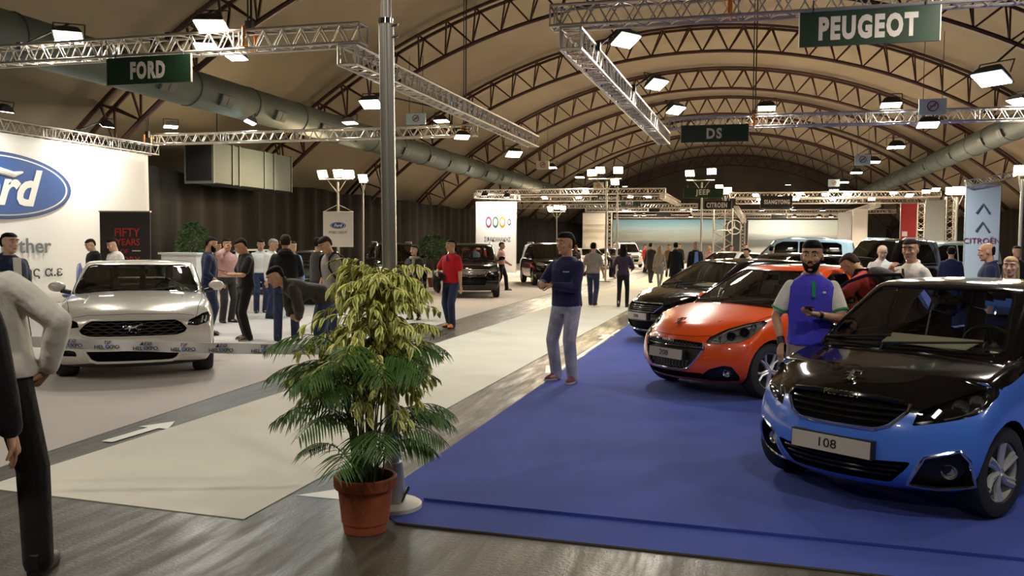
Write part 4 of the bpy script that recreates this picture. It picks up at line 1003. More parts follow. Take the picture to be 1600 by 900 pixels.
# --- pearl grey sports coupe with the running horse badge
def car_mus():
    hl = P3(FR_F2, [(2.13, .62, .66), (2.10, .64, .72), (2.02, .84, .785), (1.90, .915, .80), (1.88, .925, .72), (2.0, .84, .67), (2.08, .74, .645)])
    P = dict(wb=2.72, L=4.784, W=1.916, r=.345, tw=.25, front=2.20, sill=.19, cowl=.60, paint=P_SILVER, rim='ten', rimmat=M_RIM,
        nose=[(.15, 2.04), (.21, 2.13), (.34, 2.17), (.48, 2.185), (.62, 2.20), (.74, 2.195), (.82, 2.10)], tail=[(.28, -2.48), (.6, -2.56), (1.0, -2.54)],
        top=[(-2.55, .97), (-1.9, 1.0), (-.6, .95), (.3, .96), (.60, .97), (1.0, .955), (1.36, .93), (1.8, .875), (2.1, .80)], crown=.06, bow=[.30, .26, .15, .06], bowp=2.6,
        cabin=dict(base=[.72, .25, -.6, -1.6, -2.15], roof=[-.12, -.30, -.7, -1.1, -1.35], zr=[(-1.35, 1.33), (-.7, 1.395), (-.30, 1.39), (-.12, 1.36)], zb=[(-2.15, .95), (-.6, .90), (.25, .90), (.72, .90)],
            wb=.87, wr=.70, wbt=[(-2.15, .84), (-.9, 1), (.3, 1), (.72, .93)], bow=.15, bulge=.05, ws=(.985, .80, 1.345, .65),
            side=[[(.30, .965), (-.95, .99), (-1.05, 1.12), (-.85, 1.28), (-.28, 1.295), (-.05, 1.22)]], rw=(1.05, .6, 1.27, .5)),
        regions=[dict(id=4, name='grille', fr=FR_FRONT, poly=[(-.46, .735), (.46, .735), (.53, .70), (.60, .62), (.575, .58), (.48, .55), (-.48, .55), (-.575, .58), (-.60, .62), (-.53, .70)], off=(-.07, 0, 0), mat=M_VOID),
            dict(id=12, name='chin', fr=FR_FRONT, poly=[(-.9, .08), (.9, .08), (.9, .185), (.5, .222), (-.5, .222), (-.9, .185)], off=(-.03, 0, 0), mat=M_BLK, nmin=.02),
            dict(id=5, name='lower_grille', fr=FR_FRONT, poly=[(-.53, .37), (-.47, .27), (-.41, .245), (.41, .245), (.47, .27), (.53, .37)], off=(-.06, 0, 0), mat=M_VOID),
            dict(id=6, name='side_intake', fr=FR_F2, poly=P3(FR_F2, [(2.1, .66, .31), (1.98, .84, .31), (1.95, .87, .37), (2.06, .74, .385), (2.1, .67, .37)]), mirror=True, off=(-.05, -.02, 0), mat=M_BLK),
            dict(id=7, name='headlamp', fr=FR_F2, poly=hl, mirror=True, off=(-.07, -.04, 0), mat=M_BLKG, lens=True, round=.012)],
        lines=[(FR_TOP, [(2.10, -.66), (1.9, -.72), (1.3, -.80), (.7, -.82)], .004), (FR_TOP, [(2.10, .66), (1.9, .72), (1.3, .80), (.7, .82)], .004), (FR_FRONT, [(-.68, .77), (-.5, .80), (0, .815), (.5, .80), (.68, .77)], .004)],
        beads=[('chin_bead', FR_FRONT, [(-.55, .385), (-.49, .26), (-.42, .232), (.42, .232), (.49, .26), (.55, .385)], .014, False, P_SILVER, .006),
               ('grille_rim', FR_FRONT, [(-.46, .745), (.46, .745), (.535, .71), (.615, .62), (.58, .57), (.48, .54), (-.48, .54), (-.58, .57), (-.615, .62), (-.535, .71)], .011, True, P_SILVER, .003)],
        mirror=(1.06, .22, .93))
    return P
def extra_mus(root, info, P):
    mb = MB()
    for i, z in enumerate((.565, .60, .635, .67, .705)):
        w_ = np.interp(z, [.55, .62, .735], [.48, .585, .46]); q = []
        for k in range(int(w_*2/.03)+1):
            y = -w_+.03*k; q.append(hit(info['bvh'], FR_FRONT, (y, z))[0]+Vector((-.035, 0, .008*math.sin(y*42+i*PI))))
        mb.tube(q, .006, 4)
    mb.build('grille_mesh', mat('grille_grey', (.05, .05, .05), .4), root)
    p = hit(info['bvh'], FR_FRONT, (0, .65))[0]; mb = MB(); Q = lambda y, z: (p.x+.01, y, .648+z)
    mb.tube([Q(-.10, .0), Q(-.05, .015), Q(.01, .02), Q(.045, .035)], [.014, .024, .022, .012], 8)        # a running horse: body and neck, then head, legs, tail
    mb.tube([Q(-.045, .01), Q(-.09, .035), Q(-.12, .015)], [.016, .012, .006], 6); mb.tube([Q(.04, .03), Q(.085, .05), Q(.10, .03)], [.009, .008, .004], 6)
    for a in ([Q(-.04, 0), Q(-.055, -.035), Q(-.02, -.05)], [Q(-.02, 0), Q(-.01, -.04), Q(.02, -.055)], [Q(.02, .01), Q(.05, -.02), Q(.08, -.015)], [Q(.03, .01), Q(.04, -.03), Q(.06, -.045)]): mb.tube(a, [.010, .007, .005], 5)
    mb.build('horse_badge', M_CHROME, root)
    for s in (1, -1):
        mb = MB()
        for k in range(3): mb.tube([(2.03-.05*k, s*(.77+.045*k), .69), (2.0-.05*k, s*(.785+.045*k), .765)], .010, 5)
        mb.build('light_guide', M_REFL, root)
        # long creases pressed into the bonnet
    for s in (1, -1):
        mb = MB(); q = [info['bvh'].ray_cast(Vector((x, s*y, 2)), Vector((0, 0, -1)))[0] for x, y in ((1.95, .62), (1.6, .58), (1.2, .56), (.85, .60))]
        mb.tube([v+Vector((0, 0, -.012)) for v in q], [.012, .022, .024, .018], 8); mb.build('bonnet_crease', P_SILVER, root)

place_car(car_108(), 1.62, 7.28, -124.4, 'blue small hatchback with black bonnet and roof, plate reading 108', extra=extra_108)
place_car(car_208(), 0.54, 11.27, -131.7, 'orange hatchback with plate 208 behind the bearded man', extra=extra_208)
P = hatch(txt='308'); P['paper'] = .25
place_car(P, -0.22, 16.1, -137, 'black hatchback with plate 308 behind the orange car')
place_car(car_mus(), -8.36, 10.37, -53, 'pearl grey sports coupe with a running horse badge on its grille', extra=extra_mus)
G_BG = glass('car_glass_dark', (0.10, 0.11, 0.10), ior=1.6)
BGC = {}
def bg(kind, x, y, a, label, pt, z=0.0065, **k):
    """cars further off: one build per shape and colour, then copies"""
    key = (kind, pt.name, tuple(sorted(k.items())))
    if key in BGC:
        root = dup(BGC[key]); root['label'] = label
        root.location = (x, y, z); root.rotation_euler.z = math.radians(a); return root
    P = (suv if kind == 'suv' else hatch)(paint=pt, hi=False, glass_=G_BG, **k)
    root = place_car(P, x, y, a, label, extra=extra_suv if kind == 'suv' else None); root.location.z = z; BGC[key] = root; return root
P = suv()
place_car(P, -8.75, 27.0, -72, 'black SUV with chrome grille right behind the red polo shirt man', extra=extra_suv)
bg('suv', -12.3, 28.8, -58, 'dark SUV with silver roof rails between the mast and the black SUV', P_BLACK)
bg('hatch', -12.0, 22.4, -62, 'dark car with pale windscreen behind the grey T-shirt man', P_DKBL)
bg('suv', -8.1, 35.6, -66, 'large black SUV left of the navy shirt man', P_BLACK, L=4.8, W=1.93, H=1.74)
bg('hatch', -16.0, 25.6, -50, 'pale car at the curtain, behind the black hoodie man', P_WHITE)
bg('hatch', -12.4, 38.5, -60, 'red car behind the man in the pink shirt', P_RED)
bg('hatch', -11.2, 52.0, -62, 'white car roof behind the navy shirt man, left of the aisle', P_WHITE)
bg('hatch', -10.2, 57.0, -62, 'second white car left of the aisle, behind the grey shirt man', P_WHITE)
bg('hatch', -9.6, 46.0, -62, 'silver white car beside the woman walking in the aisle', P_WHITE)
bg('suv', -8.8, 66.0, -70, 'white van-like car at the far left of the aisle', P_WHITE, H=1.85)
bg('hatch', -9.0, 61.0, -60, 'grey car far left of the aisle by the white one', P_GREY)
bg('hatch', 0.9, 21.4, -140, 'black car with silver roof rails behind the plate 308 hatchback', P_BLACK, H=1.53)
bg('hatch', 5.6, 15.2, -142, 'dark car with bright window trim behind the blue hatchback, at the right', P_BLACK, H=1.56)
bg('suv', 4.4, 29.6, -128, 'black SUV beyond the man with the grey backpack', P_BLACK, H=1.95)
bg('suv', 1.6, 33.0, 175, 'pale blue tall car seen from its side beyond the bearded man', P_SKY, H=1.98)
bg('suv', 7.3, 36.6, 200, 'pale blue tall car behind the man in the white shirt', P_SKY, H=1.90)
bg('hatch', 1.9, 25.4, -140, 'black car between the orange hatchback and the pale blue tall car', P_BLACK)
bg('hatch', -0.6, 37.0, -120, 'white car bonnet just right of the lattice tower', P_WHITE)
bg('hatch', 8.6, 20.0, -140, 'dark car behind the suited man at the right', P_GREY, H=1.56)
# ------------------------------------------------------------------ people
SKIN = mat('skin', (0.52, 0.29, 0.17), 0.5, var=0.06, scale=20, spec=0.35); SKINP = mat('skin_pale', (0.62, 0.38, 0.25), 0.5, var=0.05, scale=20, spec=0.35)
HAIRD = mat('dark_hair', (0.007, 0.005, 0.004), 0.75, spec=.15, var=.3, scale=90, bump=.25, bscale=160, vstretch=(1, 1, .3)); HAIRB = mat('brown_hair', (0.032, 0.017, 0.010), 0.75, spec=.15, var=.3, scale=90, bump=.25, bscale=160, vstretch=(1, 1, .3))
HAIRY = mat('blonde_hair', (0.42, 0.26, 0.10), 0.5, var=.3, scale=60, bump=.5, bscale=120, vstretch=(1, 1, .2)); HAIRG = mat('grey_hair', (0.22, 0.20, 0.18), 0.6, var=.2, scale=90)
M_EYE = mat('eye_dark', (0.01, 0.007, 0.005), 0.15); M_EYEW = mat('eye_white', (0.65, 0.60, 0.55), 0.3); M_LIP = mat('lips', (0.42, 0.16, 0.12), 0.5)
def cloth(name, c, var=.12, bump=.5): return mat('cloth_'+name, c, 0.85, var=var, scale=6, bump=bump*1.6, bscale=9, spec=.15, sheen=.15)
C = dict(navy=cloth('navy', (0.022, 0.022, 0.075)), jeans=cloth('light_jeans', (0.30, 0.30, 0.40), .35), djeans=cloth('dark_jeans', (0.028, 0.038, 0.085), .3), black=cloth('black', (0.012, 0.011, 0.012)),
    charcoal=cloth('charcoal', (0.035, 0.032, 0.030)), white=cloth('white', (0.72, 0.68, 0.62), .05), red=cloth('red', (0.48, 0.012, 0.018)), grey=cloth('grey', (0.27, 0.24, 0.21)), royal=cloth('royal_blue', (0.07, 0.06, 0.58)),
    pink=cloth('pink', (0.55, 0.30, 0.27)), khaki=cloth('khaki', (0.40, 0.29, 0.12)), olive=cloth('olive', (0.040, 0.036, 0.026)), brick=cloth('brick_red', (0.58, 0.07, 0.075)), blazer=cloth('blue_blazer', (0.014, 0.020, 0.058)),
    beige=cloth('beige', (0.36, 0.30, 0.22)), sky=cloth('sky_blue', (0.20, 0.30, 0.55)), plaid=cloth('plaid', (0.26, 0.19, 0.17), .5), brown=cloth('brown', (0.17, 0.10, 0.06)), purple=cloth('dark_purple', (0.05, 0.03, 0.06)), green=cloth('green_trim', (0.02, 0.28, 0.08)),
    orange=cloth('orange', (0.75, 0.22, 0.03)), shoe=mat('shoe_black', (0.015, 0.013, 0.012), .4), shoew=mat('shoe_pale', (0.50, 0.42, 0.38), .6), shoep=cloth('shoe_purple', (0.16, 0.05, 0.09)))
def ik(a, c, l1, l2, hint):
    a = Vector(a); c = Vector(c); d = c-a; L_ = min(d.length, (l1+l2)*.999); dn = d.normalized(); c = a+dn*L_
    x = (l1*l1-l2*l2+L_*L_)/(2*L_); h = math.sqrt(max(l1*l1-x*x, 0)); hv = Vector(hint); hv = (hv-dn*hv.dot(dn)); hv = hv.normalized() if hv.length > 1e-5 else Vector((1, 0, 0))
    return a+dn*x+hv*h, c
def limb(mb, pts, rs, n=12):
    """tapered limb with rounded ends"""
    pts = [Vector(p) for p in pts]; P_ = []; R_ = []
    for i in range(len(pts)-1):
        for k in range(4):
            t = k/4; P_.append(pts[i].lerp(pts[i+1], t)); R_.append(rs[i]+(rs[i+1]-rs[i])*t)
    P_.append(pts[-1]); R_.append(rs[-1])
    d0 = (P_[0]-P_[1]).normalized(); d1 = (P_[-1]-P_[-2]).normalized()
    P_ = [P_[0]+d0*R_[0]*.85, P_[0]+d0*R_[0]*.5]+P_+[P_[-1]+d1*R_[-1]*.5, P_[-1]+d1*R_[-1]*.85]; R_ = [R_[0]*.45, R_[0]*.85]+R_+[R_[-1]*.85, R_[-1]*.45]
    mb.tube(P_, R_, n)
def rings(mb, rows, xf, n=20, sq=2.3):
    """rows: (z, half width, front x, back x); xf maps points into place"""
    vs = []; 
    for z, hw, fx, bx in rows:
        for k in range(n):
            t = 2*PI*k/n; c, s = math.cos(t), math.sin(t); e = 2/sq
            cx = math.copysign(abs(c)**e, c); sy = math.copysign(abs(s)**e, s)
            x = (fx+bx)/2+(fx-bx)/2*cx; vs.append(xf(Vector((x, hw*sy, z))))
    m = len(rows); fs = [(i*n+k, i*n+(k+1) % n, (i+1)*n+(k+1) % n, (i+1)*n+k) for i in range(m-1) for k in range(n)]
    fs += [tuple(range(n-1, -1, -1)), tuple((m-1)*n+k for k in range(n))]; mb.add(vs, fs)
PEND = []
def remesh(o, vox, smooth=3, fac=.5):
    md = o.modifiers.new('r', 'REMESH'); md.mode = 'VOXEL'; md.voxel_size = vox; md.use_smooth_shade = True
    if smooth: s = o.modifiers.new('s', 'SMOOTH'); s.iterations = smooth; s.factor = fac
    PEND.append(o); return o
HEAD = [(-.117, .016, .052, .012), (-.108, .034, .074, -.004), (-.092, .046, .084, -.026), (-.070, .056, .086, -.052), (-.045, .063, .086, -.072), (-.018, .068, .085, -.088), (.012, .072, .083, -.098), (.040, .075, .090, -.103), (.066, .073, .084, -.099), (.088, .063, .066, -.085), (.104, .046, .040, -.062), (.114, .022, .012, -.034)]
def hand(mb, wrist, dirv, palm_n, side, curl=.5, k=1.0, spread=.0, thumb=.5):
    """palm and five fingers; dirv: along the hand, palm_n: out of the palm"""
    f = Vector(dirv).normalized(); n = Vector(palm_n); n = (n-f*n.dot(f)).normalized(); s = f.cross(n)*side; w = Vector(wrist)   # s: toward the thumb
    Q = lambda a, b, c: w+f*a*k+s*b*k+n*c*k
    limb(mb, [Q(-.01, 0, 0), Q(.03, .004, 0), Q(.082, .004, 0)], [.022*k, .026*k, .026*k], 10)
    for b in (-.026, .028): limb(mb, [Q(.02, b*.5, 0), Q(.08, b, 0)], [.018*k, .013*k], 8)
    for i, (b, L_, r) in enumerate(((.030, .072, .0088), (.010, .080, .0092), (-.011, .075, .0088), (-.030, .060, .0078))):
        p = Q(.085, b, 0); a = curl*.5+.05*i; pts = [Q(.07, b*.9, 0), p]
        for seg, fr in ((.45, 1.0), (.30, 1.7), (.25, 2.3)):
            an = a*fr; d = (f*math.cos(an)+n*math.sin(an)+s*(b*spread*6)).normalized(); p = p+d*L_*seg*k; pts.append(p)
        limb(mb, pts, [r*k, r*k, r*.95*k, r*.9*k, r*.75*k], 8)
    p = Q(.02, .022, .004); a = thumb; d = (f*.65+s*.75+n*.2*a).normalized(); q = p+d*.042*k; d2 = (f*.85+s*.35+n*(.3+.5*a)).normalized(); q2 = q+d2*.033*k; q3 = q2+(d2+n*.3*a).normalized()*.026*k
    limb(mb, [p, q, q2, q3], [.015*k, .012*k, .0105*k, .008*k], 8)

def person(loc, yaw, label, h=1.76, top='tee', tc='grey', bottom='trousers', bc='djeans', shoes='shoe', hair='short', hc=None, skin=None, lean=0.0, twist=0.0, head=(0, 0), arms=None, legs=None, q=0, female=False,
           beard=None, jacket=None, sleeve=None, extra=None, group=None, fat=1.06, feet=None, cat='person', z0=0.007, sole=None, curl=(.5, .5), name='person', sidelean=0.0):
    """q: 0 far, 1 middle, 2 near. yaw: heading in degrees (0 = +x). Body axes: +x forward, +y left"""
    s = h/1.76; skin = skin or SKIN; hc = hc or HAIRD
    root = empty(name, (loc[0], loc[1], z0), math.radians(yaw)); tag(root, label, cat, group)
    vb = (0.016, 0.010, 0.0058)[q]; vc = (0.022, 0.015, 0.010)[q]; fs = .93 if female else 1.0
    la = math.radians(lean); tw = math.radians(twist); sl = math.radians(sidelean)
    def UP(p):                                         # lean and twist of the upper body
        p = Vector(p); z = p.z; t = min(max((z-.93)/.22, 0), 1)
        if z > .93:
            a = la*t; v = Vector((p.x, p.y, z-.93)); v = Matrix.Rotation(tw*t, 3, 'Z') @ v; v = Matrix.Rotation(a, 3, 'Y') @ v; v = Matrix.Rotation(-sl*t, 3, 'X') @ v
            p = v+Vector((0, 0, .93))
        return p*s
    hipz = .93 if not legs or 'hip' not in legs else legs['hip']
    # legs
    ft = feet or {}; leg = {}
    for sd, nm in ((1, 'L'), (-1, 'R')):
        fx, fy, fz = (ft.get(nm) or (0.0, .10, 0.0))[:3]; hip = Vector((0, sd*.092*fs, .90)); ank = Vector((fx-.03, sd*fy, .085+fz))
        kn, ank = ik(hip, ank, .425, .42, (1, sd*.15, 0)); leg[nm] = (hip*s, kn*s, ank*s)
    A = {}
    ar = arms or {}
    for sd, nm in ((1, 'L'), (-1, 'R')):
        a = ar.get(nm) or dict(w=(.03, .27, .80)); wv = Vector(a['w']); wv.y *= sd
        sh = UP((0, sd*.163*fs, 1.375)); w_ = UP(wv) if a.get('body', True) and wv.z > .93 else wv*s
        if a.get('abs'): w_ = Vector((a['w'][0], a['w'][1], a['w'][2]))
        hint = Vector(a.get('e', (-1, .35, -.3))); hint.y *= sd
        el, w2 = ik(sh, w_, .285*s, .255*s, hint); A[nm] = (sh, el, w2, a)
    # ------ the body itself: one skin
    mb = MB(); X = UP
    rings(mb, [(.83, .10, .07, -.08), (.92, .150, .09, -.11), (1.05, .125*fs, .085, -.085), (1.2, .145*fs, .10, -.09), (1.33, .165*fs, .105, -.10), (1.41, .155*fs, .07, -.09), (1.455, .085, .045, -.075)], X, 16)
    nk = UP((-.012, 0, 1.43)); hd0 = UP((.005, 0, 1.60)); hy, hp = math.radians(head[0]), math.radians(head[1])
    Rt = (Matrix.Rotation(la*.55, 3, 'Y')) if lean else Matrix.Identity(3)
    Rh = Rt @ Matrix.Rotation(hy+tw, 3, 'Z') @ Matrix.Rotation(hp, 3, 'Y')
    hc0 = UP((-.005, 0, 1.485))+Rh @ Vector((.022, 0, .142))*s
    HK = s*(1.04 if female else 1.09)
    HX = lambda p: hc0+Rh @ (Vector(p)*HK)
    limb(mb, [nk, hc0+Rh @ Vector((-.02, 0, -.06))*s], [.062*s*fs, .056*s*fs], 12)
    rings(mb, HEAD, HX, 20, 2.15)
    if q:
        limb(mb, [HX((.088, 0, .018)), HX((.100, 0, -.008)), HX((.108, 0, -.026))], [.008*s, .010*s, .0135*s], 8)      # nose
        for sd in (1, -1):
            mb.ell(HX((.094, sd*.014, -.032)), (.010*s, .009*s, .008*s), 8, 6); mb.ell(HX((.080, sd*.036, .033)), (.014*s, .026*s, .009*s), 10, 6, Rh)
            mb.ell(HX((.072, sd*.042, -.022)), (.018*s, .022*s, .020*s), 10, 6, Rh)
        mb.ell(HX((.078, 0, -.098)), (.016*s, .024*s, .016*s), 10, 6, Rh); mb.ell(HX((.084, 0, -.060)), (.010*s, .026*s, .014*s), 10, 6, Rh)
    for sd in (1, -1): mb.ell(HX((-.008, sd*.078, -.006)), (.020*s, .008*s, .031*s), 10, 6, Rh @ Matrix.Rotation(sd*.3, 3, 'Z'))
    for nm, sd in (('L', 1), ('R', -1)):
        sh, el, wr, a = A[nm]; limb(mb, [sh, sh.lerp(el, .5), el], [.047*s*fs, .048*s*fs, .040*s*fs]); limb(mb, [el, el.lerp(wr, .3), wr], [.038*s*fs, .038*s*fs, .025*s*fs])
        d = Vector(a['d']) if 'd' in a else (wr-el).normalized(); pn = a.get('p')
        pn = Vector((pn[0], pn[1]*sd, pn[2])) if pn else Vector((0, -sd, 0))
        if 'd' in a: d = Vector((a['d'][0], a['d'][1]*sd, a['d'][2]))
        hand(mb, wr+d*.012, d, pn, 1 if nm == 'L' else -1, a.get('curl', .45), s*fs*.98, a.get('spread', 0))
        h_, k_, an = leg[nm]; limb(mb, [h_, k_, an], [.075*s, .050*s, .036*s]); mb.ell(an+Vector((.05, 0, -.045))*s, (.10*s, .035*s, .03*s), 10, 6)
    body = mb.build('body', skin, root, 180); remesh(body, vb, 2 if q else 1)
    # ------ face
    if q:
        for sd in (1, -1):
            e = MB(); e.ell(HX((.078, sd*.033, .013)), (.0125*s, .0155*s, .0085*s), 10, 8, Rh); e.build('eye', M_EYEW, root, 180)
            e = MB(); e.ell(HX((.0865, sd*.033, .013)), (.005*s, .0065*s, .0068*s), 10, 8, Rh); e.build('iris', M_EYE, root, 180)
            e = MB(); limb(e, [HX((.093, sd*.014, .036)), HX((.094, sd*.034, .042)), HX((.082, sd*.056, .034))], [.0045*s, .0052*s, .003*s], 6); e.build('eyebrow', HAIRD if hc is not HAIRY else HAIRB, root, 180)
        e = MB(); limb(e, [HX((.082, -.025, -.062)), HX((.094, -.008, -.057)), HX((.094, .008, -.057)), HX((.082, .025, -.062))], [.003*s, .0055*s, .0055*s, .003*s], 6)
        limb(e, [HX((.082, -.020, -.066)), HX((.093, 0, -.069)), HX((.082, .020, -.066))], [.003*s, .0065*s, .003*s], 6); e.build('lips', M_LIP, root, 180)
    if beard:
        mb = MB(); rings(mb, [(-.122, .024, .060, .02), (-.112, .042, .082, -.0), (-.092, .053, .0905, -.01), (-.072, .0605, .0895, -.02), (-.050, .067, .080, -.02), (-.028, .071, .055, -.02), (.0, .0745, .02, -.018)], HX, 20, 2.15)
        limb(mb, [HX((.080, -.030, -.066)), HX((.095, -.010, -.045)), HX((.095, .010, -.045)), HX((.080, .030, -.066))], [.004*s, .006*s, .006*s, .004*s], 6)
        remesh(mb.build('beard', beard, root, 180), vb, 1)
    # ------ hair
    k = 1.0
    if hair != 'bald':
        mb = MB()
        if hair == 'short': rows = [(-.045, .060, -.050, -.084), (-.02, .0705, -.036, -.096), (.012, .0755, -.020, -.105), (.035, .0775, -.006, -.109), (.052, .0775, .030, -.108), (.064, .0755, .088, -.106), (.086, .0685, .078, -.096), (.104, .053, .054, -.075), (.117, .030, .022, -.042)]
        elif hair == 'quiff': rows = [(-.045, .060, -.050, -.084), (-.02, .0700, -.036, -.096), (.012, .0750, -.020, -.104), (.035, .0770, -.004, -.108), (.052, .0775, .032, -.107), (.066, .0755, .092, -.105), (.090, .070, .096, -.096), (.114, .056, .076, -.075), (.128, .034, .044, -.045)]
        elif hair == 'long': rows = [(-.27, .060, -.055, -.105), (-.2, .085, -.035, -.122), (-.1, .088, -.018, -.118), (-.02, .086, -.008, -.116), (.03, .083, .008, -.115), (.056, .080, .080, -.112), (.076, .0755, .090, -.106), (.098, .064, .080, -.090), (.114, .048, .050, -.066), (.126, .022, .015, -.036)]
        elif hair == 'bun': rows = [(-.04, .062, -.04, -.09), (.012, .076, -.012, -.106), (.035, .0775, .012, -.109), (.06, .076, .078, -.106), (.08, .072, .086, -.100), (.105, .056, .070, -.088), (.122, .030, .035, -.05)]
        elif hair == 'thin': rows = [(-.05, .058, -.055, -.084), (-.015, .070, -.040, -.096), (.02, .0745, -.035, -.102), (.045, .074, -.045, -.104), (.062, .062, -.062, -.101)]
        rings(mb, rows, HX, 20, 2.15)
        if hair == 'bun': mb.ell(HX((-.12, 0, .02)), (.04*s, .04*s, .04*s))
        remesh(mb.build('hair', hc, root, 180), max(vb, .007), 1)
    # ------ trousers or skirt
    mb = MB(); f_ = fat
    if bottom in ('trousers', 'shorts'):
        rings(mb, [(.80, .135, .10, -.12), (.86, .162, .112*f_, -.135), (.93, .168*f_, .112*f_, -.130), (1.0, .158*f_, .108*f_, -.112), (1.03, .152*f_, .105*f_, -.108)], X, 16)
        for nm in 'LR':
            h_, k_, an = leg[nm]; e = an+Vector((.005, 0, -.035))*s
            if bottom == 'shorts': e = k_+Vector((0, 0, -.03)); limb(mb, [h_, k_, e], [.097*s, .080*s, .08*s])
            else: limb(mb, [h_, k_, k_.lerp(e, .5), e], [.100*s, .078*s, .073*s, .070*s]) if not female else limb(mb, [h_, k_, k_.lerp(e, .45), e], [.092*s, .064*s, .060*s, .053*s])
    else:
        rings(mb, [(.60, .19, .15, -.16), (.75, .185, .14, -.15), (.90, .170, .11, -.13), (1.02, .145, .10, -.10)], X, 16)
        for nm in 'LR':
            h_, k_, an = leg[nm]; limb(mb, [h_, k_, an], [.080*s, .055*s, .042*s])
    o = mb.build('trousers' if bottom != 'skirt' else 'skirt', C[bc], root, 180); remesh(o, vc, 2)
    # ------ shoes
    for nm, sd in (('L', 1), ('R', -1)):
        h_, k_, an = leg[nm]; mb = MB(); ya = sd*.22; R2 = Matrix.Rotation(ya, 3, 'Z'); z_ = an.z/s-.085
        F = lambda p: Vector((an.x, an.y, 0))+R2 @ (Vector(p)*s)+Vector((0, 0, z_*s))
        rings(mb, [(.012, .042, .19, -.075), (.03, .045, .195, -.078), (.05, .042, .17, -.076), (.075, .038, .10, -.070), (.105, .036, .05, -.065)], F, 16)
        so = mb.build('shoe', C[shoes], root, 180); remesh(so, max(vb, .009), 1)
        mb = MB(); rings(mb, [(.0, .043, .195, -.08), (.016, .046, .202, -.082), (.022, .045, .2, -.08)], F, 16); mb.build('sole', C[sole] if sole else M_BLK, so, 60)
    # ------ shirt or jacket
    long_ = top in ('long', 'hoodie', 'shirt', 'jacket', 'coat'); hem = {'tee': .90, 'polo': .89, 'long': .89, 'hoodie': .88, 'shirt': .95, 'jacket': .84, 'coat': .60, 'vest': .9}.get(top, .9)
    g = {'hoodie': .022, 'jacket': .024, 'coat': .026}.get(top, .014 if not female else .004); mb = MB()
    rows = [(hem, .168*f_+g, .112*f_+g, -.130-g), (hem+.03, .168*f_+g, .113*f_+g, -.132-g)]
    if hem < .85: rows.append((.93, .166*f_+g, .112*f_+g, -.130-g))
    rows += [(1.06, (.160 if not female else .128)*f_+g, .110*f_+g, -.108-g), (1.20, (.170 if not female else .138)*f_+g, .120*f_+g, -.112-g), (1.31, .182*fs+g, .124+g+(.02 if female else 0), -.120-g), (1.375, .186*fs+g, .100+g, -.110-g), (1.410, .165*fs+g, .078+g, -.100-g), (1.440, .115*fs+g, .060+g, -.092-g), (1.478, .068+g*.6, .046+g*.6, -.080-g*.6)]
    rings(mb, rows, X, 18)
    sleeve = sleeve or ('long' if long_ else 'short')
    for nm in 'LR':
        sh, el, wr, a = A[nm]; gg = g*.7
        if sleeve == 'long': limb(mb, [sh, sh.lerp(el, .3), sh.lerp(el, .6), el], [.056*s*fs+gg, .062*s*fs+gg, .058*s*fs+gg, .051*s*fs+gg]); limb(mb, [el, el.lerp(wr, .4), el.lerp(wr, .93)], [.051*s*fs+gg, .048*s*fs+gg, .037*s*fs+gg])
        elif sleeve == 'mid': limb(mb, [sh, sh.lerp(el, .5), el], [.062*s*fs+gg, .054*s*fs+gg, .050*s*fs+gg]); limb(mb, [el, el.lerp(wr, .42)], [.050*s*fs+gg, .044*s*fs+gg])
        elif sleeve == 'none': pass
        else: limb(mb, [sh, sh.lerp(el, .3), sh.lerp(el, .72)], [.056*s*fs+gg, .063*s*fs+gg, .064*s*fs+gg])
    nm_ = {'tee': 't_shirt', 'polo': 'polo_shirt', 'long': 'sweater', 'hoodie': 'hoodie', 'shirt': 'shirt', 'jacket': 'jacket', 'coat': 'coat'}.get(top, 'top')
    remesh(mb.build(nm_, C[tc], root, 180), vc, 2)
    if top in ('polo', 'shirt', 'hoodie', 'jacket', 'coat') and q:
        mb = MB(); cc = {'hoodie': .045}.get(top, .018)
        pts = [UP((-.018+.068*math.cos(t)+g*.5*math.cos(t), (.062+g)*math.sin(t), 1.475+.012*(1-math.cos(t))-.018*(1+math.cos(t))*.8)) for t in [2*PI*i/24 for i in range(24)]]
        mb.tube(pts, [(cc*s*.45, cc*s)]*24 if top != 'hoodie' else cc*s*.6, 8, closed=True); mb.build('collar', C[sleeve_col(tc, extra)], root, 180)
    info = dict(root=root, UP=UP, HX=HX, A=A, leg=leg, s=s)
    if jacket:                                           # an open jacket over the shirt
        pass
    if extra: extra(info)
    return info
def sleeve_col(tc, extra): return getattr(extra, 'collar', tc) if extra else tc
# arm presets: wrist positions in body axes (x forward, y outward, z up)
DOWN = dict(w=(.04, .25, .84)); DOWN2 = dict(w=(.10, .25, .86), e=(-1, .3, 0))
PHONE = dict(w=(.30, .06, 1.12), e=(-.3, .8, -1), d=(.8, -.5, .25), p=(0, -.3, 1), curl=.8)
HOLD = dict(w=(.26, .08, 1.06), e=(-.4, .9, -1), d=(.7, -.7, .1), p=(0, -.4, 1), curl=.9)
HIP = dict(w=(-.06, .20, 1.0), e=(-.2, 1, 0), d=(-.1, -.8, -.5), p=(.5, -.5, 0), curl=.4)
CROSS = dict(w=(.20, -.06, 1.18), e=(0, 1, -.6), curl=.4); BACKP = dict(w=(-.14, .04, .93), e=(-.6, 1, 0), curl=.5)
EAR = dict(w=(.10, .12, 1.52), e=(.3, 1, -.8), d=(.1, -.4, 1), p=(0, -1, 0), curl=.9)
WALK = {'L': (.22, .08, 0.0), 'R': (-.20, .08, 0.03)}; WALK2 = {'R': (.22, .08, 0.0), 'L': (-.20, .08, 0.03)}
STAND = {'L': (.02, .13, 0), 'R': (-.02, .13, 0)}
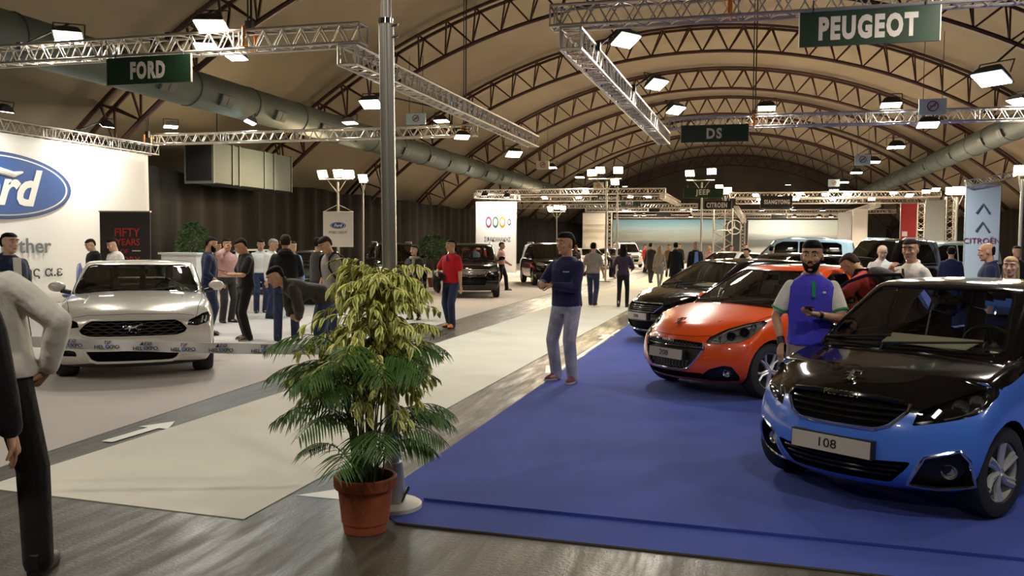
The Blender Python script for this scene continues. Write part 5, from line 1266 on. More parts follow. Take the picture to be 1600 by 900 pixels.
def face(px, turn=0):
    """heading (degrees) of someone who looks at the camera from this column, turned by some degrees to his left"""
    return math.degrees(math.atan2(-(ray(px, 450).y), -(ray(px, 450).x)))+turn
def at(px, Y): p = atY(px, 384, Y); return (p.x, Y)
def foot(px, py): p = ground(px, py); return (p.x, p.y)
def thing_box(mb, *a, **k): return mb.box(*a, **k)
def phone(info, nm='L', label='black phone in the hand', name='phone'):
    sh, el, wr, a = info['A'][nm]; d = Vector(a.get('d', (1, 0, 0))); d.y *= (1 if nm == 'L' else -1); M_ = info['root'].matrix_basis
    p = wr+d.normalized()*.10+Vector((0, 0, .035)); mb = MB(); mb.box((0, 0, 0), (.14, .072, .010), Matrix.Rotation(-.3, 3, 'Y'))
    o = mb.build(name, M_BLKG); r = info['root']; o.location = Matrix.Translation(r.location) @ r.rotation_euler.to_matrix().to_4x4() @ p; o.rotation_euler.z = r.rotation_euler.z; tag(o, label, 'phone'); return o

# --- the man in the navy shirt
def ex(i):
    text('PEUGEOT', .022, 'chest_lettering', C['white'], i['root'], i['UP']((.146, .085, 1.30)), R_XPOS, bold=.02, ext=.001)
    sh, el, wr, a = i['A']['L']; d = (wr-el).normalized(); mb = MB(); mb.tube([wr-d*.035, wr-d*.012], .031*i['s'], 14); mb.build('wrist_watch', M_CHROME, i['root'])
    for nm, sd in (('L', 1), ('R', -1)):
        an = i['leg'][nm][2]; mb = MB()
        for k in range(4): mb.tube([(an.x+.03+.03*k, an.y-.03, .092-.012*k), (an.x+.035+.03*k, an.y+.035, .092-.012*k)], .004, 5)
        mb.build('shoe_laces', C['white'], i['root'])
i = person(foot(884, 596), face(884, -34), 'person in navy long sleeved shirt and pale jeans on the blue carpet edge', h=1.84, top='long', tc='navy', bc='jeans', shoes='shoep', sole='shoew', hair='quiff', head=(-18, 2), q=2,
       arms=dict(L=dict(w=(.27, .00, 1.14), e=(-.5, 1, -.8), d=(.55, -.85, .05), p=(-.2, -.2, -1), curl=.7), R=dict(w=(.30, .13, 1.16), e=(-.5, 1, -.8), d=(.95, -.3, .0), p=(0, -1, 0), curl=1.1)), feet={'L': (.07, .13, 0), 'R': (.0, .15, 0)}, extra=ex)
# --- the bearded man between the orange and the blue car
def ex(i):
    r = i['root']; UP = i['UP']; mb = MB(); mb.box(UP((.150, 0, 1.36)), (.012, .026, .13), Matrix.Rotation(-.22, 3, 'Y')); mb.build('button_placket', C['green'], r)
    for nm, sd in (('L', 1), ('R', -1)):
        sh, el, wr, a = i['A'][nm]; mb = MB(); limb(mb, [sh.lerp(el, -.0), sh.lerp(el, .3), sh.lerp(el, .68)], [.060, .067, .068]); sl = remesh(mb.build('sleeve', C['white'], r, 180), .010, 2)
        d = (el-sh).normalized(); mb = MB(); c = sh.lerp(el, .745); mb.tube([c-d*.006, c+d*.010], .071, 18); mb.build('cuff', C['green'], sl, 60)
        d = (wr-el).normalized(); mb = MB()
        for t in ((.90, .96) if nm == 'L' else (.80, .86, .92, .97)): c = el.lerp(wr, t); mb.tube([c-d*.006, c+d*.008], .033, 14)
        mb.build('wristbands', M_BLK, r)
    mb = MB(); mb.ell(UP((.146, .085, 1.335)), (.003, .014, .010)); mb.build('chest_logo', C['white'], r)
ex.collar = 'white'
q_ = at(1270, 7.45)
i = person(q_, face(1270, 6), 'bearded person in royal blue polo shirt between the orange and blue cars', h=1.74, top='polo', tc='royal', sleeve='none', bottom='trousers', bc='plaid', hair='quiff', beard=HAIRD, q=2, head=(-14, 0),
       arms=dict(L=dict(w=(.24, .03, 1.16), e=(-.3, 1, -.9), d=(.6, -.8, .1), p=(0, -.3, 1), curl=.8), R=dict(w=(.12, .24, .90), e=(-.6, .6, 0), d=(.25, .1, -1), p=(-.4, -.6, 0), curl=.5)), feet=STAND, extra=ex)
phone(i, 'L', 'black phone held by the bearded man in the blue polo shirt')
# --- man in brick red shirt with backpack, leaning over the orange car's roof
def backpack(i, c='charcoal', z=1.22, name='backpack', label=None, cat='backpack', sz=1.0):
    UP = i['UP']; mb = MB(); rings(mb, [(.95, .13*sz, -.115, -.22), (1.0, .155*sz, -.11, -.28), (1.15, .16*sz, -.11, -.31), (1.30, .15*sz, -.11, -.28), (1.40, .12*sz, -.105, -.21), (1.43, .07*sz, -.11, -.17)], UP, 16, 3)
    r = i['root']; o = mb.build(name, C[c]); o.location = r.location; o.rotation_euler = r.rotation_euler; tag(o, label, cat)
    p = MB(); rings(p, [(1.0, .11*sz, -.28, -.325), (1.12, .12*sz, -.30, -.345), (1.2, .11*sz, -.30, -.33)], UP, 14, 3); p.build('front_pocket', C[c], o)
    mb = MB()
    for sd in (1, -1): mb.tube([UP((-.12, sd*.07, 1.42)), UP((-.02, sd*.11, 1.49)), UP((.10, sd*.12, 1.40)), UP((.13, sd*.13, 1.25)), UP((.06, sd*.18, 1.08)), UP((-.1, sd*.15, 1.02))], [(.006, .028)]*6, 6)
    mb.build('strap', C['black'], o); return o
i = person((1.62, 10.6), 148, 'person in brick red T-shirt with a backpack leaning over the orange car roof', h=1.80, top='tee', tc='brick', bc='olive', hair='short', hc=HAIRB, q=1, lean=38, head=(0, 28),
       arms=dict(L=dict(w=(.42, .16, 1.34), e=(.2, 1, -.8), d=(.8, -.6, .1), curl=.3), R=dict(w=(.44, -.02, 1.40), e=(.2, 1, -.8), d=(.8, -.6, .3), curl=.3)), feet=STAND)
backpack(i, 'charcoal', label='dark grey backpack on the man in the brick red T-shirt')
# --- white shirt and tie, smoking
def ex(i):
    UP = i['UP']; mb = MB(); mb.prism([UP((.128, -.012, 1.43)), UP((.128, .012, 1.43)), UP((.150, .032, 1.10)), UP((.152, 0, 1.04)), UP((.150, -.032, 1.10))], (.008, 0, 0)); mb.build('neck_tie', C['charcoal'], i['root'])
person(at(1432, 11.0), face(1432, -42), 'person in white shirt and dark tie behind the blue car, hand at the mouth', h=1.80, top='shirt', tc='white', bc='charcoal', hair='short', q=1, head=(25, 0), lean=8,
       arms=dict(L=dict(w=(.03, .25, .86)), R=dict(w=(.24, .12, 1.40), e=(.2, 1, -.8), d=(-.1, -.6, .8), p=(-1, 0, 0), curl=.9)), extra=ex)
person(at(1378, 16.8), face(1378, 10), 'bald person in white shirt behind the man with the grey backpack', h=1.74, top='shirt', tc='white', bc='charcoal', hair='thin', hc=HAIRG, q=1, skin=SKINP, head=(0, 20))
person(at(1487, 20.5), face(1487, 180), 'person in blue sweater seen from behind beyond the white shirted man', h=1.72, top='long', tc='blazer', bc='djeans', q=0)
person(at(1547, 13.6), face(1547, -85), 'balding person in dark suit standing sideways at the right behind the blue car', h=1.77, top='jacket', tc='blazer', bc='blazer', hair='thin', hc=HAIRD, q=1, head=(0, 8))
person(at(1581, 10.8), face(1581, 5), 'person with long blonde hair and black top at the right picture edge', h=1.60, top='tee', tc='black', bc='djeans', hair='long', hc=HAIRY, skin=SKINP, q=1, female=True, head=(-15, 0))
person(at(1589, 19.5), face(1589, 25), 'person in dark coat at the black curtain behind the blonde woman', h=1.74, top='jacket', tc='black', bc='charcoal', q=0)
person(at(1206, 30), face(1206, 150), 'dark haired person beyond the black cars left of the bearded man', h=1.70, top='jacket', tc='black', bc='charcoal', q=0)
person(at(1177, 26), face(1177, -60), 'person in white blouse bending beyond the plate 308 car', h=1.66, top='shirt', tc='white', bc='charcoal', hair='bun', q=0, female=True, lean=20)
person(at(1165, 48), face(1165, 10), 'distant person in a dark suit at the dark booth', h=1.78, top='jacket', tc='black', bc='charcoal', q=0)
person(at(1143, 44), face(1143, 40), 'distant person in red and white at the lattice tower', h=1.70, top='tee', tc='pink', bc='djeans', q=0)
person(at(1108, 48), face(1108, -30), 'distant person in pale pink left of the lattice tower', h=1.68, top='long', tc='pink', bc='white', q=0, female=True, hair='long', hc=HAIRY)
# --- people in the aisle
i = person(foot(926, 478), face(926, 172), 'person in grey T-shirt and jeans walking away down the aisle', h=1.76, top='tee', tc='grey', bc='djeans', feet=WALK, q=1, arms=dict(L=dict(w=(-.08, .28, .86)), R=dict(w=(.12, .27, .88))))
i = person(foot(973, 481), face(973, 170), 'dark haired person with a red waistband walking away down the aisle', h=1.72, top='long', tc='purple', bc='black', hair='long', hc=HAIRD, female=True, feet=WALK2, q=1, arms=dict(L=dict(w=(.05, .26, .92)), R=dict(w=(.28, .20, 1.05), e=(-1, .6, -.4))))
mb = MB(); rings(mb, [(.955, .140, .105, -.118), (.99, .138, .103, -.115)], i['UP'], 18); mb.build('red_waistband', C['red'], i['root'])
mb = MB(); rings(mb, [(.0, .05, .12, -.12), (.10, .06, .15, -.15), (.24, .05, .13, -.13), (.27, .02, .11, -.11)], lambda p: p, 14, 3); mb.tube([(-.10, 0, .26), (-.05, 0, .48), (.05, 0, .48), (.10, 0, .26)], .012, 6)
o = mb.build('handbag', C['black']); r = i['root']; o.location = r.location+Matrix.Rotation(r.rotation_euler.z, 3, 'Z') @ Vector((-.02, .32, .82)); o.rotation_euler.z = r.rotation_euler.z; tag(o, 'black shoulder bag on the dark haired woman walking away', 'bag')
person(at(1031, 33.5), face(1031, 165), 'blonde person in beige top and grey skirt seen from behind in the aisle', h=1.68, top='long', tc='beige', bottom='skirt', bc='grey', hair='long', hc=HAIRY, female=True, q=1, feet=WALK)
person(at(1056, 31.5), face(1056, 175), 'person in long black coat seen from behind beside the blonde woman', h=1.80, top='coat', tc='black', bc='black', q=1)
person(at(1087, 30.5), face(1087, 12), 'grey haired person in black jacket and blue shirt facing the camera in the aisle', h=1.82, top='jacket', tc='black', bc='charcoal', hair='short', hc=HAIRG, q=1,
       extra=lambda i: MB().prism([i['UP']((.140, -.05, 1.42)), i['UP']((.140, .05, 1.42)), i['UP']((.150, .085, .93)), i['UP']((.150, -.085, .93))], (.012, 0, 0)).build('blue_shirt', C['sky'], i['root']))
person(at(1017, 38), face(1017, 160), 'person in dark coat walking away left of the blonde woman', h=1.80, top='coat', tc='charcoal', bc='charcoal', q=0, feet=WALK)
person(at(1045, 46), face(1045, 20), 'distant person in brown behind the black coat man', h=1.72, top='long', tc='brown', bc='charcoal', q=0)
person(at(1062, 50), face(1062, -20), 'distant person in a dark top between the black coat and the grey haired man', h=1.78, top='jacket', tc='black', bc='charcoal', q=0)
person(at(900, 37), face(900, 15), 'person with long dark hair facing the camera beyond the navy shirt man', h=1.66, top='tee', tc='purple', bc='black', hair='long', female=True, q=0)
person(at(1008, 52), face(1008, 60), 'distant person in red left of the aisle pole', h=1.72, top='long', tc='red', bc='black', q=0)
# --- around the black SUV
def ex(i):
    UP = i['UP']; mb = MB(); mb.ell(UP((.20, -.16, 1.02)), (.12, .13, .10)); mb.ell(UP((.20, -.22, .90)), (.10, .07, .20)); mb.ell(UP((.24, -.14, .82)), (.06, .06, .14)); remesh(mb.build('folded_jacket', C['black'], i['root'], 180), .018, 3)
    mb = MB(); mb.box(UP((.140, 0, 1.38)), (.012, .035, .12), Matrix.Rotation(-.2, 3, 'Y')); mb.build('button_placket', C['blazer'], i['root'])
ex.collar = 'charcoal'
person(foot(705, 512), face(705, -38), 'person in red polo shirt and jeans carrying a dark jacket', h=1.78, top='polo', tc='red', bc='djeans', shoes='orange', hair='short', q=2, head=(-12, 0),
       arms=dict(R=dict(w=(.24, .17, 1.08), e=(-.8, 1, -.5), curl=.6), L=dict(w=(.05, .27, .84), curl=.4)), feet={'L': (.12, .10, 0), 'R': (-.06, .10, 0)}, extra=ex)
i = person(at(648, 17.6), face(648, -25), 'person with dark hair and a beige scarf beside the mast, behind the plant', h=1.66, top='jacket', tc='charcoal', bc='black', hair='long', hc=HAIRB, female=True, q=1, head=(-10, 0), skin=SKINP, arms=dict(L=PHONE, R=HOLD))
mb = MB(); UP = i['UP']; mb.tube([UP((.02+.085*math.cos(t), .085*math.sin(t), 1.45)) for t in [2*PI*k/16 for k in range(16)]], .035, 8, closed=True); mb.tube([UP((.11, .03, 1.42)), UP((.16, .05, 1.2)), UP((.15, .06, 1.0))], [(.03, .05)]*3, 8); mb.build('scarf', C['beige'], i['root'])
person(foot(783, 454), face(783, 80), 'person in pink shirt and black trousers walking left of the large black SUV', h=1.76, top='shirt', tc='pink', bc='black', feet=WALK, q=1, arms=dict(L=dict(w=(.22, .24, .98)), R=dict(w=(-.1, .25, .88))))
person(at(742, 33), face(742, 30), 'person in blue and red at the red car', h=1.66, top='tee', tc='sky', bc='red', q=0)
person(at(752, 38), face(752, -30), 'person in red standing behind the one at the red car', h=1.70, top='tee', tc='red', bc='black', q=0)
# --- the group round the silver car
i = person(foot(385, 532), face(385, -75), 'person in black T-shirt and black trousers looking at a phone', h=1.78, top='tee', tc='black', bc='black', hair='short', q=1, head=(0, 28), arms=dict(L=PHONE, R=PHONE), feet=STAND, sole='shoew')
phone(i, 'L', 'phone held up by the man in the black T-shirt')
person(at(326, 13.4), face(326, 88), 'bearded person in navy sweater left of the phone men', h=1.79, top='long', tc='blazer', bc='djeans', sleeve='mid', hair='short', beard=HAIRD, q=1, head=(0, 12), arms=dict(L=dict(w=(.10, .25, .92)), R=dict(w=(.16, .22, .95))))
person(at(354, 15.6), face(352, 30), 'person in pale pink shirt between the navy sweater man and the phone man', h=1.76, top='shirt', tc='pink', bc='charcoal', q=1, arms=dict(R=EAR, L=DOWN))
person(at(341, 20.5), face(341, 5), 'person in brown behind the bearded navy sweater man', h=1.68, top='long', tc='brown', bc='djeans', q=0)
person(at(407, 18.0), face(407, 10), 'person in loose white shirt left of the black hoodie man', h=1.77, top='shirt', tc='white', bc='djeans', hair='short', q=1, head=(0, 12))
person(at(424, 16.8), face(424, 60), 'grey haired person in white shirt just left of the black hoodie man', h=1.78, top='shirt', tc='white', bc='djeans', hair='short', hc=HAIRG, q=1, head=(0, 15))
i = person(foot(447, 533), face(447, 178), 'person in black hoodie and jeans seen from behind', h=1.83, top='hoodie', tc='black', bc='djeans', hair='short', hc=HAIRB, q=1, feet={'L': (.0, .13, 0), 'R': (.03, .15, 0)}, arms=dict(L=HOLD, R=HOLD), fat=1.08)
mb = MB(); UP = i['UP']; mb.tube([UP((-.06-.06*math.cos(t), .10*math.sin(t), 1.44+.03*math.cos(t))) for t in [2*PI*k/16 for k in range(16)]], .034, 8, closed=True); mb.build('hood', C['black'], i['root'])
i = person(foot(507, 578), face(507, -78), 'person in dark olive jacket bending down behind the plant', h=1.80, top='hoodie', tc='olive', bc='djeans', shoes='grey', sole='shoew', hair='short', q=1, lean=72, head=(0, -10), arms=dict(L=dict(w=(.35, .10, .70), body=False, e=(0, 1, 0)), R=dict(w=(.40, .10, .72), body=False, e=(0, 1, 0))), feet={'L': (.0, .12, 0), 'R': (-.12, .12, 0)})
i = person(at(520, 12.9), face(520, -55), 'person in grey T-shirt looking down with a dark bag on the back', h=1.82, top='tee', tc='grey', bc='djeans', hair='quiff', hc=HAIRB, q=1, head=(0, 26), lean=6, arms=dict(L=DOWN2, R=DOWN2))
backpack(i, 'black', label='black bag on the back of the grey T-shirt man', sz=.9)
person(at(497, 15.2), face(497, 120), 'dark haired person hidden behind the grey T-shirt man', h=1.80, top='long', tc='charcoal', bc='djeans', q=0)
person(at(457, 17.4), face(457, 30), 'person in sky blue shirt behind the black hoodie man', h=1.72, top='shirt', tc='sky', bc='charcoal', q=0)
person(at(146, 15.4), face(146, -62), 'person in black sweater behind the silver car, looking down left', h=1.75, top='long', tc='black', bc='charcoal', hair='short', hc=HAIRB, skin=SKINP, q=1, head=(0, 22))
person(at(180, 14.6), face(180, -55), 'person in white T-shirt behind the silver car, before the black roll-up', h=1.76, top='tee', tc='white', bc='djeans', hair='quiff', skin=SKINP, q=1, head=(-5, 18))
i = person(at(14, 8.6), face(14, 35), 'person in blue blazer over a white shirt before the FORD banner at the left edge', h=1.79, top='jacket', tc='blazer', bc='charcoal', hair='short', skin=SKINP, q=1, arms=dict(L=DOWN, R=DOWN),
       extra=lambda i: MB().prism([i['UP']((.135, -.05, 1.45)), i['UP']((.135, .05, 1.45)), i['UP']((.155, .05, .95)), i['UP']((.155, -.05, .95))], (.012, 0, 0)).build('white_shirt', C['white'], i['root']))
# --- the two men at the left picture edge, close to the camera
def ex(i):
    UP = i['UP']; mb = MB(); mb.tube([UP((.07, .06, 1.47)), UP((-.03, .085, 1.50)), UP((-.09, .03, 1.50)), UP((-.09, -.03, 1.50)), UP((-.03, -.085, 1.50)), UP((.07, -.06, 1.47))], [(.003, .013)]*6, 6); mb.tube([UP((.07, -.06, 1.47)), UP((.142, -.03, 1.3)), UP((.145, 0, 1.12))], [(.003, .012)]*3, 6); mb.build('blue_lanyard', C['sky'], i['root'])
    sh, el, wr, a = i['A']['R']; d = (wr-el).normalized(); mb = MB(); mb.tube([wr-d*.05, wr-d*.01], .036, 16); mb.build('wrist_watch', M_BLK, i['root'])
i = person((-3.64, 3.40), 122, 'person in white shirt seen from behind, hand on hip, at the left edge', h=1.86, top='shirt', tc='white', bc='black', hair='short', q=2, head=(0, 0),
       arms=dict(R=dict(w=(.03, .25, .97), e=(-.3, 1, -.1), d=(.3, -.6, -.7), p=(.2, -.6, 0), curl=.6), L=dict(w=(.20, .1, 1.05))), feet={'L': (.0, .14, 0), 'R': (-.0, .20, 0)}, extra=ex, fat=1.15, sidelean=9)
i = person((-3.30, 2.84), 140, 'person in black jacket and khaki trousers cut off by the left picture edge', h=1.74, top='jacket', tc='black', bc='khaki', hair='short', q=2, fat=1.1)

# ---- bake the remeshed skins
dg = bpy.context.evaluated_depsgraph_get()
done = []
for o in PEND:
    me = bpy.data.meshes.new_from_object(o.evaluated_get(dg)); done.append((o, me))
for o, me in done:
    o.modifiers.clear(); o.data = me; me.polygons.foreach_set('use_smooth', [True]*len(me.polygons))
# ------------------------------------------------------------------ signs, banners, ducts
M_SIGN = mat('sign_green', (0.012, 0.040, 0.018), 0.45); M_SIGNB = mat('sign_black', (0.008, 0.008, 0.008), 0.45); M_LET = mat('sign_lettering', (0.72, 0.66, 0.60), 0.6)
M_FAB = mat('banner_fabric', (0.76, 0.75, 0.74), 0.8, var=.03, scale=.6, bump=.3, bscale=2.5); M_FBLUE = mat('oval_blue', (0.012, 0.075, 0.29), .5); M_FRIM = mat('oval_rim', (0.004, 0.028, 0.13), .5)
M_GTXT = mat('banner_grey_lettering', (0.13, 0.15, 0.17), .7); M_WHITE = mat('white_paint', (.78, .77, .74), .5)
def sign(px0, py0, px1, py1, Y, s, tpx0, tpx1, tph, label, m=None, board='sign', hang=None):
    a = atY(px0, (py0+py1)/2, Y); b = atY(px1, (py0+py1)/2, Y); t = atY((px0+px1)/2, py0, Y); u = atY((px0+px1)/2, py1, Y)
    zt, zb = t.z, u.z; cx = (a.x+b.x)/2; root = empty('hanging_sign', (cx, Y, (zt+zb)/2)); tag(root, label, 'sign')
    d = .04 if Y < 30 else .08; MB().box((0, 0, 0), (b.x-a.x, d, zt-zb)).build('board', m or M_SIGN, root, 30)
    mb = MB()
    for e in ((b.x-a.x)/2, -(b.x-a.x)/2): mb.box((e, 0, 0), (.012, d+.006, zt-zb))
    mb.build('edge_strip', M_ALU, root, 30)
    if s:
        ta, tb = atY(tpx0, (py0+py1)/2, Y), atY(tpx1, (py0+py1)/2, Y); H = tph/(py1-py0)*(zt-zb)
        o = text(s, 1.0, 'lettering', M_LET, root, (0, 0, 0), None, bold=(.04 if s == 'DS' else .055) if Y < 40 else .035, ext=.001, space=1.2)
        me = o.data; xs = [v.co.x for v in me.vertices]; ys = [v.co.y for v in me.vertices]; w_ = max(xs)-min(xs); h_ = max(ys)-min(ys)
        M_ = Matrix.Translation(((ta.x+tb.x)/2-cx, -d/2-.004, 0)) @ R_FRONT.to_4x4() @ Matrix.Diagonal(((tb.x-ta.x)/w_, H/h_, 1, 1)) @ Matrix.Translation((-(max(xs)+min(xs))/2, -(max(ys)+min(ys))/2, 0))
        me.transform(M_)
    for e in (.4, -.4): MB().tube([((b.x-a.x)*e, 0, (zt-zb)/2), ((b.x-a.x)*e, 0, (zt-zb)/2+(hang or .15))], .01, 5).build('hanger', M_CHAIN, root)
    return root
sign(168, 88, 299, 131, 12.02, 'FORD', 205, 259, 28, 'dark green sign reading FORD under the near left truss')
sign(1249, 14, 1469, 69, 12.02, 'PEUGEOT', 1279, 1434, 38, 'large dark green sign reading PEUGEOT at the top right')
sign(1064, 195, 1170, 222, 23.0, 'DS', 1104, 1128, 17, 'dark green sign reading DS under the middle truss')
sign(1068, 294, 1130, 309, 41.6, 'JEEP', 1087, 1109, 11, 'dark sign reading JEEP over the aisle')
sign(1100, 314, 1143, 327, 45.3, 'CITROEN', 1104, 1136, 8, 'dark sign reading CITROEN before the lattice tower', M_SIGNB)
sign(1188, 306, 1238, 325, 49.6, 'SSANGYONG', 1194, 1234, 7, 'black sign reading SSANGYONG on the distant right truss', M_SIGNB)
sign(934, 306, 972, 313, 51.7, 'ALFA ROMEO', 936, 969, 5, 'small black sign reading ALFA ROMEO on a distant truss', M_SIGNB)
sign(970, 313, 1001, 322, 52, 'FIAT', 978, 990, 6, 'small dark green sign reading FIAT right of the lamp pole')
sign(1014, 324, 1031, 331, 66, '', 0, 1, 1, 'tiny dark sign over the far end of the aisle, left one', M_SIGNB)
sign(1026, 333, 1049, 338, 78, '', 0, 1, 1, 'tiny dark sign over the far end of the aisle, lower right one', M_SIGNB)
sign(1205, 335, 1230, 341, 79, '', 0, 1, 1, 'tiny black sign above the grey backdrop, right of the dark booth', M_SIGNB)
M_NS = mat('notice_board', (0.62, 0.78, 0.78), .5); M_NSW = mat('notice_board_warm', (0.78, 0.70, 0.55), .5); M_RED = mat('notice_red', (0.35, .02, .02), .5)
def nosmoke(px, py, w_, h_, Y, label, m=M_NS):
    c = atY(px, py, Y); a = atY(px-w_/2, py, Y); b = atY(px+w_/2, py, Y); t = atY(px, py-h_/2, Y); u = atY(px, py+h_/2, Y); W_, H_ = b.x-a.x, t.z-u.z
    r = empty('notice_board', c); tag(r, label, 'sign'); MB().box((0, 0, 0), (W_, .05, H_)).build('board', m, r, 30); R_ = H_*.30
    mb = MB(); mb.tube([(R_*math.cos(t), -.03, R_*math.sin(t)+.04*H_) for t in [2*PI*k/24 for k in range(24)]], R_*.11, 6, closed=True); mb.tube([(-R_*.7, -.03, -R_*.7+.04*H_), (R_*.7, -.03, R_*.7+.04*H_)], R_*.11, 6); mb.build('prohibition_ring', M_RED, r)
    mb = MB(); mb.box((0, -.028, .04*H_), (R_*1.1, .01, R_*.16)); mb.box((R_*.5, -.028, .14*H_), (R_*.12, .01, R_*.4)); mb.build('cigarette_mark', M_SIGNB, r, 30)
    mb = MB(); [mb.tube([(W_*e, 0, H_/2), (W_*e, 0, H_/2+1.6)], .008, 5) for e in (.35, -.35)]; mb.build('wire', M_CHAIN, r); return r
nosmoke(650, 186, 30, 17, 22.7, 'pale no smoking board on the truss right of the mast')
nosmoke(1457, 167, 43, 25, 22.7, 'pale no smoking board on the right hand truss, largest of its kind')
nosmoke(848, 258, 20, 13, 34, 'cream notice board hanging left of the aisle halogens', M_NSW)
nosmoke(1348, 250, 25, 16, 33, 'pale no smoking board hanging over the right stands, middle one')
nosmoke(1303, 286, 18, 11, 44, 'pale no smoking board hanging over the right stands, farthest one')
nosmoke(935, 290, 16, 10, 40, 'cream notice board beside the aisle lamp pole, lower one', M_NSW)

# ducts
M_DUCT = mat('galvanised_duct', (0.085, 0.115, 0.105), 0.65, metal=.15, var=.12, scale=1.2)
M_GRIL = mat('duct_grille', (0.10, 0.11, 0.10), .6)
def duct(X, Z, R, y0, y1, sgn, label, vents):
    r = empty('air_duct', (X, y0, Z)); tag(r, label, 'duct'); prof = []; n = int((y1-y0)/.6)
    mb = MB(); pts = []; rr = []
    for i in range(n+1):
        y = (y1-y0)*i/n; pts += [(0, y, 0), (0, y+.03, 0)]; rr += [R*(1.012 if i % 8 == 0 else 1.0)]*2
    mb.tube(pts, rr, 28); mb.build('duct_tube', M_DUCT, r, 50)
    for i in range(0, n, 5):
        mb = MB(); y = (y1-y0)*i/n; mb.tube([(R*1.01*math.cos(t), y, R*1.01*math.sin(t)) for t in [2*PI*k/24 for k in range(24)]], .02, 5, closed=True); mb.build('joint_ring', M_DUCT, r)
    for y in vents:
        a = math.radians(-25 if sgn > 0 else 205); c = Vector((R*math.cos(a), y-y0, R*math.sin(a))); q = Matrix.Rotation(-a, 3, 'Y')
        mb = MB(); mb.box(c, (.12, .62, .34), q); v = mb.build('vent', M_DUCT, r, 30); mb = MB(); cc = c+q @ Vector((.062, 0, 0))
        for k in (-.15, .15): mb.box(cc+q @ Vector((0, k, 0)), (.012, .26, .26), q)
        mb.build('grille', M_GRIL, v, 30)
    return r
VY = [atX(px, 384, -14.9).y for px in (262, 352, 436, 505, 560, 632, 672, 703, 733, 760, 785)]
duct(-15.3, 6.06, .52, 6, YE-2, 1, 'large round air duct running along the left side under the roof', VY)
duct(10.5, 6.6, .52, 12, YE-2, -1, 'large round air duct running along the right side under the roof', [atX(px, 384, 10.1).y for px in (1560, 1530, 1480, 1440)])
X_ = -17.55; a = atX(333, 222, X_); b = atX(455, 248, X_); u = atX(333, 285, X_)
r = empty('air_handling_unit', (X_, a.y, u.z)); tag(r, 'boxy grey green air unit hanging above the left curtain', 'air unit'); L_ = b.y-a.y; hh = a.z-u.z
MB().box((-.55, L_/2, hh/2), (1.1, L_, hh)).build('casing', mat('air_unit_casing', (0.06, 0.085, 0.09), .65, metal=.1, var=.1, scale=1), r, 30)
[MB().box((-.55, L_*t, hh/2), (1.16, .06, hh+.06)).build('flange', M_GRIL, r, 30) for t in (0, .22, .30, .62, .75, 1)]
MB().box((-.55, -.02, hh/2), (1.0, .06, hh*.9)).build('intake_grille', M_SIGNB, r, 30)
[MB().tube([(-.2, L_*t, hh), (-.2, L_*t, hh+1.7)], .02, 5).build('hanger', M_CHAIN, r) for t in (.1, .9)]

# the white FORD banner
XB = -18.02
def fabric_x(y0, y1, z0, z1, X, seed=3):
    rnd = random.Random(seed); n, m = 60, 16; vs = []
    for i in range(n+1):
        for k in range(m+1):
            y = y0+(y1-y0)*i/n; z = z0+(z1-z0)*k/m; t = k/m
            vs.append((X+.018*math.sin(y*1.7+z*.6)+.012*math.sin(y*4.1-z)*(1-t), y, z))
    return MB().add(vs, [(i*(m+1)+k, (i+1)*(m+1)+k, (i+1)*(m+1)+k+1, i*(m+1)+k+1) for i in range(n) for k in range(m)])
r = empty('wall_banner', (0, 0, 0)); tag(r, 'huge white wall banner with a blue oval FORD emblem, under its own truss', 'banner')
yB = atX(231, 242, XB).y; o = fabric_x(8.0, yB, .02, 4.38, XB).build('fabric', M_FAB, r, 180); md = o.modifiers.new('t', 'SOLIDIFY'); md.thickness = .012; md.offset = -1
c = atX(-6, 289, XB); tip = atX(108, 293, XB); a_ = tip.y-c.y; b_ = (atX(-6, 236, XB).z-atX(-6, 342, XB).z)/2
def oval(k, dx, m, nm): return MB().prism([(XB+.05+dx, c.y+a_*k[0]*math.cos(t), c.z+b_*k[1]*math.sin(t)) for t in [2*PI*i/64 for i in range(64)]], (.01, 0, 0)).build(nm, m, r, 30)
oval((1, 1), 0, M_FRIM, 'oval_rim'); oval((.975, .965), .012, M_FBLUE, 'oval_rim'); oval((.935, .90), .024, M_WHITE, 'oval_ring'); oval((.905, .86), .036, M_FBLUE, 'oval_field')
dend = atX(62, 300, XB).y; o = text('Ford', 1.0, 'emblem_lettering', M_WHITE, r, (0, 0, 0), None, bold=.03, shear=.35, ext=.004); xs = [v.co.x for v in o.data.vertices]; ys = [v.co.y for v in o.data.vertices]
o.data.transform(Matrix.Translation((XB+.105, c.y, c.z-.02)) @ R_XPOS.to_4x4() @ Matrix.Diagonal((2*(dend-c.y)/(max(xs)-min(xs)), 1.15*b_/(max(ys)-min(ys)), 1, 1)) @ Matrix.Translation((-(max(xs)+min(xs))/2, -(max(ys)+min(ys))/2, 0)))
mb = MB(); mb.tube([(XB+.10, c.y+dy, c.z+b_*.38+dz) for dy, dz in ((-a_*.62, -.12), (-a_*.3, .10), (a_*.0, .04), (a_*.18, -.03), (a_*.30, .05))], [.03, .07, .09, .08, .03], 8); mb.build('emblem_stroke', M_WHITE, r)
def rtext(s, px, py, hpx, m, nm, bold=.0, xs_=1.0):
    p = atX(px, py, XB); k = (atX(px, py-hpx/2, XB).z-atX(px, py+hpx/2, XB).z)/.73
    return text(s, k, nm, m, r, (XB+.06, p.y, p.z), R_XPOS, xs=xs_, bold=bold, align='RIGHT')
rtext('Go Further', 77, 385, 23, M_GTXT, 'slogan_lettering', .015, 1.15); rtext('Αφοί Σφακιανάκής α.ε', 96, 424, 16, M_SIGNB, 'dealer_lettering', .008, 1.2)

